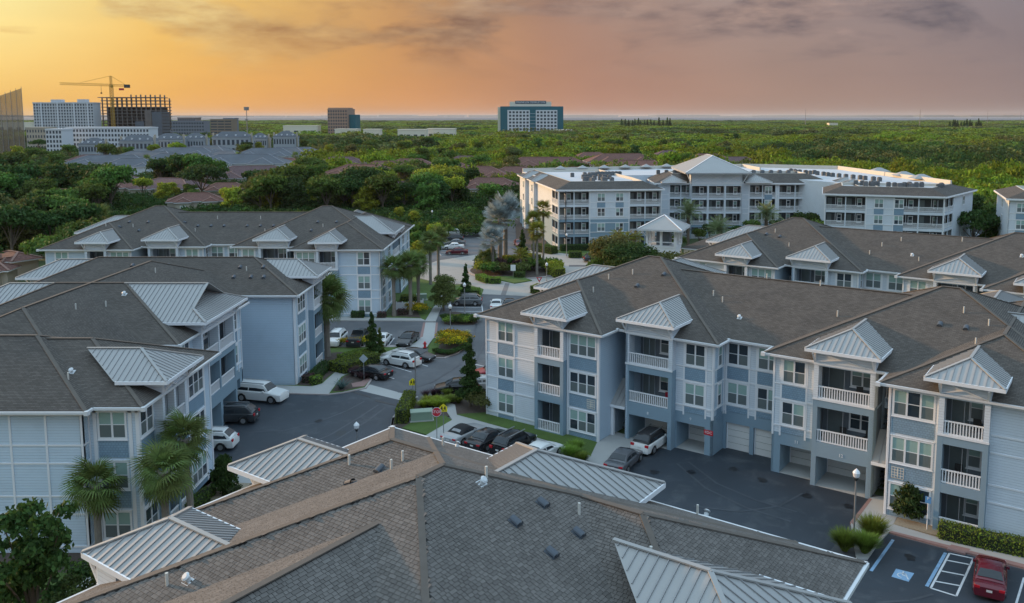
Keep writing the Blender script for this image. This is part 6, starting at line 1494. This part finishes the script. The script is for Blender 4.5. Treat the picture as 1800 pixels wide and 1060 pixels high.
def z_at(py,Yd): return zat(0,py,Yd)
def grid_building(name,label,px0,px1,ytop,Yd,depth,wall,bandm,nx,nz,zb=0,wfx=.62,wfz=.5,rz=0,cat='building',roofm_=None):
    x0,x1=col(px0,px1,Yd); H=z_at(ytop,Yd); r=thing(name,label,cat,((x0+x1)/2,Yd,0),R(rz)); W_=x1-x0; q=MB(); q.box(-W_/2,0,0,W_/2,depth,H); q.build('wall',wall,r)
    q=MB(); q.box(-W_/2-.3,-.3,H,W_/2+.3,depth+.3,H+1.2); q.build('roof_parapet',roofm_ or wall,r)
    cw,ch=W_/nx,(H-zb)/nz; me=MB(); me.box(-cw*wfx/2,-.18,0,cw*wfx/2,.0,ch*wfz); wm=me.mesh('window',bandm)
    for i in range(nx):
        for j in range(nz): obj('window',wm,r,loc=(-W_/2+(i+.5)*cw,-.004,zb+(j+.28)*ch))
    return r,W_,H
# white hotel
YH=850
h1,Wh,Hh=grid_building('hotel_tower','long white hotel slab with vertical window bays left of the crane',65,170,182,YH,14,whw,ringbox,22,13,4,.5,.6,cat='hotel')
q=MB(); 
for k in (3,9,15,20): q.box(-Wh/2+k*Wh/22-.8,-.7,0,-Wh/2+k*Wh/22+.8,-.02,Hh+1.4)
q.build('white_pier',mat('bright_render',(.62,.64,.68),.7),h1); q=MB(); q.box(-Wh*.22,2,Hh+1.2,-Wh*.05,9,Hh+4); q.box(Wh*.22,2,Hh+1.2,Wh*.36,9,Hh+4.2); q.build('roof_plant',whw,h1)
# tower under construction
x0,x1=col(169,276,YH); ct=thing('construction_tower','concrete tower under construction with open floors behind the crane','building',((x0+x1)/2,YH+16,0)); Wc=x1-x0; Hc=z_at(170,YH); nf=15; con=mat('raw_concrete',(.17,.145,.135),.9,vary=.15,vscale=.2)
for k in range(nf):
    z=(k+1)*Hc/nf; q=MB(); xe=Wc/2-(0 if k<nf-1 else Wc*.05); q.box(-Wc/2-(3 if k==nf-1 else 0),0,z-.7,xe,24,z); q.build('floor_slab',con,ct)
q=MB(); q.box(-.5,-.5,0,.5,.5,Hc/nf-.71); cm=q.mesh('column',con)
for k in range(nf+1):
    for i in range(13):
        for j in (0,1):
            if k==nf and (i<5 or (i+j)%2): continue
            if k*13<60 and j==1 and i%3==0: continue
            obj('column',cm,ct,loc=(-Wc/2+1+i*(Wc-2)/12,1+j*21,k*Hc/nf))
q=MB(); q.box(-Wc*.46,6,0,Wc*.46,20,Hc*.80); q.build('dark_interior',mat('dark_building_interior',(.12,.09,.078),.9),ct); q=MB(); q.box(Wc*.22,-.3,0,Wc*.33,20,Hc*.72); q.build('core_wall',con,ct); q=MB(); q.box(Wc*.34,-.4,0,Wc*.5,18,Hc*.70); q.box(Wc*.05,-.2,0,Wc*.2,2,Hc*.5); q.build('glazed_facade',mat('half_glazed',(.10,.12,.15),.3),ct)
# crane
crm=mat('crane_yellow',(.42,.24,.03),.6); xc=(207-PX_)*YH/F_; cr=thing('tower_crane','yellow tower crane with a long jib pointing left over the building site','crane',(xc,YH-4,0)); zt=z_at(150,YH)
def lattice(mb,a,b,w,n,up=Vector((0,1,0))):
    a,b=Vector(a),Vector(b); d=(b-a)/n; dn=d.normalized(); s=dn.cross(up).normalized()*w/2; u=s.cross(dn).normalized()*w/2; cs=[s+u,s-u,-s-u,-s+u]
    for c_ in cs: mb.beam(a+c_,b+c_,w*.13,w*.13)
    for k in range(n):
        for i in range(4): mb.beam(a+d*k+cs[i],a+d*(k+1)+cs[(i+1)%4],w*.09,w*.09)
q=MB(); lattice(q,(0,0,0),(0,0,zt),2.4,26); q.build('mast',crm,cr); q=MB(); lattice(q,(0,0,zt),(-50,0,zt+1.5),2.0,28,Vector((0,1,0))); q.build('jib',crm,cr); q=MB(); lattice(q,(0,0,zt),(18,0,zt-.5),1.8,9); q.build('counter_jib',crm,cr)
q=MB(); lattice(q,(0,0,zt),(0,0,zt+9),1.6,5); q.beam((0,0,zt+9),(-30,0,zt+2.5),.25,.25); q.beam((0,0,zt+9),(14,0,zt+.5),.25,.25); q.build('apex_and_ties',crm,cr); q=MB(); q.box(13,-1.2,zt-2.6,18,1.2,zt+.6); q.build('counterweight',mat('counterweight_dark',(.05,.05,.055),.7),cr); q=MB(); q.box(8,-1.3,zt-5,13,-1.2,zt-3); q.build('banner',signred,cr); q=MB(); q.box(.8,-2.8,zt-2.4,2.6,-1.1,zt); q.build('cab',crm,cr); q=MB(); q.beam((-10,0,zt),(-10,0,zt-7),.2,.2); q.box(-10.6,-.5,zt-8.4,-9.4,.5,zt-7); q.build('hook',blackm,cr)
# long white flats before them
l1,Wl,Hl=grid_building('apartment_block','long white low apartment block with dark square windows below the crane',120,265,226,690,16,mat('bright_render',(.62,.64,.68),.7),ringbox,26,5,1,.55,.55,cat='apartment block')
l2,_,_=grid_building('apartment_block','white end block with tall dark bay, left end of the long flats',84,112,229,660,16,MAT['bright_render'],ringbox,5,5,1,.55,.6,cat='apartment block'); l3,_,_=grid_building('apartment_block','warm lit end of the white flats beside the tall net',50,84,226,720,16,sand,ringbox,7,4,1,.4,.5,cat='apartment block')  # end block of the white flats: warm light put into a sandy wall colour
# golf net
gn=thing('safety_net','tall brown netting on slender poles at the left edge','net',((24-PX_)*560/F_,560,0)); nm=mat('net_mesh',(.26,.20,.14),.9); t=nm.node_tree; b_=t.nodes['Principled BSDF']; b_.inputs['Alpha'].default_value=.5
zn0,zn1=z_at(172,560),z_at(155,560); pts=[(-30,0),(-18,0),(-9,0),(0,0),(8.6,0)]
zz=lambda x: zn0+(zn1-zn0)*(x+10)/18.6
for a,b in zip(pts,pts[1:]): q=MB(); q.quad((a[0],0,0),(b[0],0,0),(b[0],0,zz(b[0])),(a[0],0,zz(a[0]))); q.quad((b[0],.15,0),(a[0],.15,0),(a[0],.15,zz(a[0])),(b[0],.15,zz(b[0]))); q.build('net_panel',nm,gn)
for k in range(11): x=-27+k*3.56; m_=MB(); m_.tube([(x,-.3,0),(x,-.3,zz(x)+1.)],.16,6); m_.build('pole',mat('pole_grey',(.25,.24,.24),.5),gn)
# mid distance offices
grid_building('office_block','low blue grey office block, wide, left of the mast',298,362,214,1150,20,mat('blue_grey_facade',(.16,.18,.23),.6),ringbox,14,5,0,.6,.5); grid_building('office_block','taller middle part of the blue grey office block',316,347,208,1165,20,mat('brown_grey_facade',(.20,.16,.15),.6),ringbox,8,6,0,.6,.5)
grid_building('office_block','brown banded office block with roof plant left of the mast',373,410,211,1100,20,mat('brown_band_facade',(.22,.17,.13),.6),ringbox,3,7,0,.9,.45); grid_building('office_block','blue glass office wing beside the brown banded block',396,413,209,1120,20,mat('blue_grey_facade',(.16,.18,.23),.6),ringbox,5,7,0,.7,.5)
orr,Wo,Ho=grid_building('office_tower','square brick coloured office tower with sunlit orange left face',577,614,193,1250,26,mat('brick_facade',(.34,.22,.17),.7),ringbox,8,8,2,.5,.55,rz=-12); q=MB(); q.box(Wo/2,6,0,Wo/2+10,22,Ho-7); q.box(-Wo/2-4,8,0,-Wo/2-.02,22,Ho-3); q.build('glass_wing',mat('teal_glass',(.006,.11,.15),.5),orr); q=MB(); q.box(-Wo/2,2,Ho+1.2,Wo/2,20,Ho+3); q.build('roof_plant',MAT['brick_facade'],orr)
# the teal office with its sign
YF=1350; fo=thing('office_building','wide teal glass office building with white window grid and rooftop sign','office building',((932-PX_)*YF/F_,YF,0)); px=lambda a:(a-932)*YF/F_; teal=MAT['teal_glass']; Hf=z_at(187,YF); q=MB(); q.box(px(880),0,0,px(990),30,Hf); q.build('glass_body',teal,fo); q=MB(); q.box(px(875),8,0,px(880)-.05,28,Hf-1); q.build('side_wall',cream,fo); q=MB(); q.box(px(896),6,Hf,px(969),20,z_at(178.5,YF)); q.build('roof_plinth',cream,fo)
q=MB(); q.box(px(892.5),-1.0,0,px(931.5),-.02,z_at(193.5,YF)); q.box(px(942),-1.0,0,px(979.5),-.02,z_at(193.5,YF)); q.build('window_grid_wall',MAT['bright_render'],fo)
fh=(z_at(195.5,YF)-z_at(226,YF))/5.1
q=MB(); q.box(-1.75,-.15,0,1.75,0,fh*.6); wm=q.mesh('window',ringbox)
for i in range(6):
    for j in range(6):
        for base in (897.2,945.8): obj('window',wm,fo,loc=(px(base+i*6.08),-1.01,z_at(199.2,YF)-j*fh))
q=MB(); 
for j in range(6): q.box(px(932),-.4,z_at(199.2,YF)-j*fh-.6,px(941.5),-.02,z_at(199.2,YF)-j*fh-.2)
q.build('spandrel',MAT['bright_render'],fo); q=MB(); q.box(px(906),5.6,z_at(182.3,YF),px(960),5.98,z_at(177,YF)); q.build('sign_board',mat('sign_dark_blue',(.03,.07,.12),.5),fo)
tm=text_mesh('FRANKLIN TEMPLETON',4.6,signw,.05); wdt=max(v.co.x for v in tm.vertices)-min(v.co.x for v in tm.vertices); obj('sign_lettering',tm,fo,loc=(px(933),5.4,z_at(179.7,YF)),rot=(math.pi/2,0,0),sc=(px(958)-px(908),)*1+(1.,1.) if False else ((px(958)-px(908))/wdt,.9,1))
for i,x in enumerate((906,911,922,927,934,941,952,957)): palm(0,0,9,'washington','tall palm before the teal office building',2.4,'palms before the teal office building',n=14,pos=Vector((px(x)+(932-PX_)*YF/F_,YF-14,0)))
# low sheds, colonial houses
for i,(a,b,y,Yd) in enumerate([(500,560,222,1250),(640,668,228.5,1100),(700,750,229,1050),(752,800,227.5,1080),(590,630,228,1180),(975,1006,229,1300),(0,60,216,1500),(1455,1470,217,2300)]):
    grid_building('low_shed',['pale low shed left of the brick office tower','narrow pale shed behind the trees right of the brick tower','pale flat shed in the trees midway to the teal office','pale shed nearest the teal office on its left','pale shed directly before the brick tower','pale annex at the right foot of the teal office','pale low building behind the tall net','tiny pale hut in the mangroves right of centre'][i],a,b,y,Yd,20,cream,ringbox,4,1,0,.5,.3)
for i,(a,b,y,Yd) in enumerate([(140,182,247,560),(212,268,241,590),(272,320,238,610),(322,360,237,620),(375,440,234,640),(482,520,233,660),(440,470,236,660)]):
    r,W_,H_2=grid_building('terraced_house',['leftmost','second','third','fourth','fifth, widest','rightmost','sixth'][i]+' white columned terraced house from the left, grey dormered roof',a,b,y+10,Yd,11,mat('pale_blue_render',(.36,.39,.43),.7),ringbox,8,2,0,.55,.6,cat='terraced house'); r['group']='white columned terraced houses'; q=MB(); hip_rect(q,-W_/2-.5,-.6,W_/2+.5,11.6,H_2+1.2,.7); q.build('roof',slate,r); q=MB()
    for k in range(4): q.box(-W_/2+(k+.5)*W_/4-.5,.8,H_2+1.6,-W_/2+(k+.5)*W_/4+.5,2.6,H_2+3.2)
    q.build('dormer',MAT['bright_render'],r); q=MB(); q.box(-W_/2-.9,3,0,-W_/2-.2,5,H_2+4.5); q.box(W_/2+.2,3,0,W_/2+.9,5,H_2+4.5); q.build('chimney',sand,r)
# masts
def mast(px_,ytop,Yd,label,w=.5,head=False):
    H=z_at(ytop,Yd); r=thing('radio_mast',label,'mast',((px_-PX_)*Yd/F_,Yd,0)); q=MB(); q.tube([(0,0,0),(0,0,H)],[w,w*.6],6); q.build('mast_pole',mat('mast_grey',(.28,.26,.26),.6),r)
    if head: q=MB(); q.tube([(0,0,H-3),(0,0,H)],[2.2,2.4],8); q.box(-1,-1,H-12,1,1,H-10.5); q.build('antenna_head',MAT['mast_grey'],r)
mast(437,188,760,'phone mast with a drum of antennas left of centre',.5,True); mast(1413,191,2400,'thin radio mast in the mangroves right of centre',.9); mast(1613,192,2100,'thin pale radio mast over the mangroves at right',.9); mast(1731,194,3000,'faint radio mast on the horizon at right',.8); mast(1789,196,3000,'faintest radio mast at the right edge',.8)
# --- woods one can count
KND=['round','broad','tall','round','tall','broad']; MT=[lf_dark,lf_mid,lf_olive,lf_dark,lf_mid,lf_lime]
def blocked(x,y,r=3.):
    for hx,hy,hr in HOUSES:
        if (x-hx)**2+(y-hy)**2<(hr+r)**2: return True
        t=(hy/ max(y,1));                                     # keep the sight line to the roofs open a little
    return False
def wood(n,x0,x1,y0,y1,s0,s1,label,group,mats,kinds,lod='mid',seed=1,zs=1.,tall_ok=True,avoid=None):
    rs=random.Random(seed); pts=[]; tr=0
    while len(pts)<n and tr<n*30:
        tr+=1; px_=rs.uniform(x0,x1); py=rs.uniform(y0,y1); p=at(px_,py,0); s=rs.uniform(s0,s1)
        if blocked(p.x,p.y,2.5*s) or any((p.x-a)**2+(p.y-b)**2<(3.1*min(s,c))**2 for a,b,c in pts): continue
        if avoid and avoid(p,s): continue
        pts.append((p.x,p.y,s)); tree(rs.choice(kinds),lod,rs.choice(mats),p.x,p.y,s,label,'tree',group,zs=zs)
    return len(pts)
def front_of_roof(p,s):
    H=8.*s
    for hx,hy,hr in HOUSES:
        if p.y<hy and hy-p.y<85:
            xr=p.x*hy/p.y; zr=HCAM+(H-HCAM)*hy/p.y
            if abs(xr-hx)<hr*.62 and zr>4.0: return True
    return False
n=0
OV='overlap'
def band(cnt,x0,x1,y0,y1,s0,s1,look,where,group,mats,kinds,lod='mid',seed=1,avoid=None,sep=2.2):
    rs=random.Random(seed); pts=[]; tr=0
    while len(pts)<cnt and tr<cnt*40:
        tr+=1; px_=rs.uniform(x0,x1); py=rs.uniform(y0,y1); p=at(px_,py,0); s=rs.uniform(s0,s1)
        if blocked(p.x,p.y,1.2*s) or any((p.x-a)**2+(p.y-b)**2<(sep*(s+c)/2)**2 for a,b,c in pts): continue
        if avoid and avoid(p,s): continue
        pts.append((p.x,p.y,s)); k_=rs.choice(kinds); m_=rs.choice(mats)
        mn={'dark_green_leaf':'dark green','mid_green_leaf':'mid green','lime_green_leaf':'lime green','olive_leaf':'olive green'}[m_.name]
        kn={'round':'round crowned','broad':'spreading','tall':'tall narrow','full':'full bushy'}[k_]
        tree(k_,lod,m_,p.x,p.y,s,'%s %s tree %s'%(mn,kn,where),'tree',group)
    return len(pts)
n+=band(30,215,760,352,378,.62,.95,'','in the band just behind the far left roofs','trees just behind the far left roofs',[lf_lime,lf_lime,lf_mid],['full','round'],seed=2)
n+=band(40,-40,420,330,388,1.2,1.75,'','in the tall wood behind the far left roofs','tall wood behind the far left roofs',[lf_dark,lf_dark,lf_mid],['full','round','broad','round'],seed=3,sep=3.,avoid=front_of_roof)
n+=band(38,-60,190,380,510,.9,1.45,'','at the left edge beyond the roofs','trees at the left edge',[lf_dark,lf_olive,lf_dark,lf_mid],['full','broad','round'],seed=4,sep=2.8)
n+=band(54,420,905,322,384,1.1,1.6,'','in the wood between the villas and the car park','wood between the villas and the car park',[lf_dark,lf_mid,lf_dark,lf_mid,lf_lime,lf_olive],['full','round','round','broad'],seed=5,sep=2.8,avoid=front_of_roof)
n+=band(54,-60,920,262,332,1.1,1.6,'','standing among the terracotta villas','trees among the terracotta villas',[lf_mid,lf_dark,lf_olive,lf_mid,lf_lime],['full','round','broad'],seed=6,sep=2.8,avoid=front_of_roof)
n+=band(22,880,1560,250,285,1.1,1.6,'','beyond the balconied buildings','trees beyond the balconied buildings',[lf_mid,lf_dark,lf_olive],['full','broad'],'far',seed=7,sep=3.,avoid=front_of_roof)
n+=band(20,-40,560,240,268,1.0,1.5,'','between the townhouses and the hotel','trees between the townhouses and the hotel',[lf_olive,lf_mid,lf_dark],['full','broad'],'far',seed=8,sep=3.,avoid=front_of_roof)
n+=band(10,150,560,262,290,.8,1.2,'','between the grey roofed townhouses','trees between the townhouses',[lf_olive,lf_mid,lf_dark],['full','round'],seed=21)
n+=band(8,1690,1800,392,450,.9,1.2,'','beside the rear car park at right','trees beside the rear car park',[lf_dark,lf_mid],['full','broad'],seed=9)
n+=band(8,700,764,392,470,.38,.65,'','behind the corner of the far left building','bright small trees by the far car park',[lf_lime,lf_mid],['full','round'],seed=12)
for k,(x,y) in enumerate([(70,375),(180,420),(260,300),(345,296),(520,292),(420,293),(300,262),(380,262),(405,262),(318,262),(430,262),(64,300),(498,260)]):
    p=at(x,y+25 if y>320 else y+8,0); palm(0,0,8,'darkfan','fan palm rising among the villas and trees',1.9,'fan palms among the villas',n=18,pos=p)
for k in range(15): x=1092+k*6+random.random()*3; Yd=2100; tree('cone','far',lf_dark,(x-PX_)*Yd/F_,Yd+random.random()*60,2.2+random.random(),'dark pointed pine on the horizon before the bay','pine tree','distant pines before the bay','pine_tree',zs=.9)
for k in range(12): x=1664+k*5+random.random()*3; Yd=1900; tree('cone','far',lf_dark,(x-PX_)*Yd/F_,Yd,2.+random.random(),'dark pointed pine at the right of the horizon','pine tree','distant pines at the right','pine_tree',zs=.9)
print('trees',n)
# --- mangroves and scrub nobody could count: clump instances on scattered points
def clump(i,m):
    rs=np.random.default_rng(50+i); L_=[(rs.normal()*.35,rs.normal()*.35,.45+.25*rs.random(),.42+.15*rs.random(),.32+.1*rs.random()) for _ in range(6)]; p,d=lobes_pts(L_,330,.7); me=leaf_mesh('clump',p,.095,m,nrm=d); return bpy.data.objects.new('clump',me)
cc_=bpy.data.collections.new('clumps'); mm=[lf_mang,lf_mang,lf_mid,lf_mang,lf_dark,lf_olive]
for i in range(6): cc_.objects.link(clump(i,mm[i]))
P_=[];S_=[];I_=[]; rs=np.random.default_rng(4); Yk_=205.
BL=[(-12,36,170,252),(36,112,150,246)]
while Yk_<5300:
    sp=max(3.6,Yk_*.0105); xs=np.arange(-.72*Yk_,.64*Yk_,sp); xs=xs+rs.normal(size=len(xs))*sp*.35; ys=Yk_+rs.normal(size=len(xs))*sp*.3
    for x,y in zip(xs,ys):
        px_=PX_+F_*x/y; town=(px_<540 and y<1000) or (px_<880 and y<262 and px_>540)
        if town and rs.random()<.12: continue
        if any(a<x<b and c_<y<d_ for a,b,c_,d_ in BL): continue
        if blocked(x,y,1.5) : continue
        if any(abs(x-hx)<hr*.9 and 0<hy-y<18 for hx,hy,hr in HOUSES): continue
        if px_<520 and 620<y<1300 and rs.random()<.4: continue
        low=town or y<330; hh=rs.uniform(2.4,4.4) if low else rs.uniform(3.,6.5)
        P_.append((x,y,-.3)); S_.append((sp*.95,sp*.95,hh if y<1500 else hh*1.2)); tl=rs.random()
        if tl<.06 and not town: S_[-1]=(sp*1.7,sp*1.7,hh*1.75)
        tone=math.sin(x*.011+1.3)+math.sin(y*.007+x*.004)
        I_.append(int(rs.choice([4,2,4,4] if (town or y<300) and px_<960 else [4,2,4,5] if tone<-.7 else [0,1,3,2,0,1,3] if tone<.9 else [5,0,2])))
    Yk_+=sp*.85
print('clumps',len(P_))
me=bpy.data.meshes.new('mangrove'); me.from_pydata(P_,[],[]); 
at_=me.attributes.new('scl','FLOAT_VECTOR','POINT'); at_.data.foreach_set('vector',np.array(S_,dtype=np.float32).ravel()); ai=me.attributes.new('idx','INT','POINT'); ai.data.foreach_set('value',np.array(I_,dtype=np.int32)); ar=me.attributes.new('rz','FLOAT','POINT'); ar.data.foreach_set('value',rs.random(len(P_)).astype(np.float32)*6.28)
mo=bpy.data.objects.new('mangrove_forest',me); C.objects.link(mo); tag(mo,'endless green mangrove scrub reaching the bay','mangrove forest',kind='stuff')
ng=bpy.data.node_groups.new('scatter','GeometryNodeTree'); ng.interface.new_socket('Geometry',in_out='INPUT',socket_type='NodeSocketGeometry'); ng.interface.new_socket('Geometry',in_out='OUTPUT',socket_type='NodeSocketGeometry')
gi,go=ng.nodes.new('NodeGroupInput'),ng.nodes.new('NodeGroupOutput'); ip=ng.nodes.new('GeometryNodeInstanceOnPoints'); ci=ng.nodes.new('GeometryNodeCollectionInfo'); ci.inputs['Collection'].default_value=cc_; ci.inputs['Separate Children'].default_value=True; ci.inputs['Reset Children'].default_value=True
def na(nm_,ty): a=ng.nodes.new('GeometryNodeInputNamedAttribute'); a.data_type=ty; a.inputs['Name'].default_value=nm_; return a.outputs['Attribute']
mp_=ng.nodes.new('GeometryNodeMeshToPoints'); ng.links.new(gi.outputs[0],mp_.inputs[0]); ng.links.new(mp_.outputs[0],ip.inputs['Points']); ng.links.new(ci.outputs[0],ip.inputs['Instance']); ip.inputs['Pick Instance'].default_value=True
ng.links.new(na('idx','INT'),ip.inputs['Instance Index']); ng.links.new(na('scl','FLOAT_VECTOR'),ip.inputs['Scale']); cx=ng.nodes.new('ShaderNodeCombineXYZ'); ng.links.new(na('rz','FLOAT'),cx.inputs[2]); ng.links.new(cx.outputs[0],ip.inputs['Rotation']); ng.links.new(ip.outputs[0],go.inputs[0])
md=mo.modifiers.new('scatter','NODES'); md.node_group=ng
# the evening haze over the flat land
hz=MB(); hz.box(-14000,-700,-3,14000,59000,150); ho=hz.build('haze',[]); tag(ho,kind='stuff')
hm_=bpy.data.materials.new('evening_air'); hm_.use_nodes=True; t=hm_.node_tree; t.nodes.clear(); pv=t.nodes.new('ShaderNodeVolumePrincipled'); oo=t.nodes.new('ShaderNodeOutputMaterial'); t.links.new(pv.outputs[0],oo.inputs['Volume']); pv.inputs['Color'].default_value=(.85,.86,.88,1); pv.inputs['Density'].default_value=.00002; ho.data.materials.append(hm_)
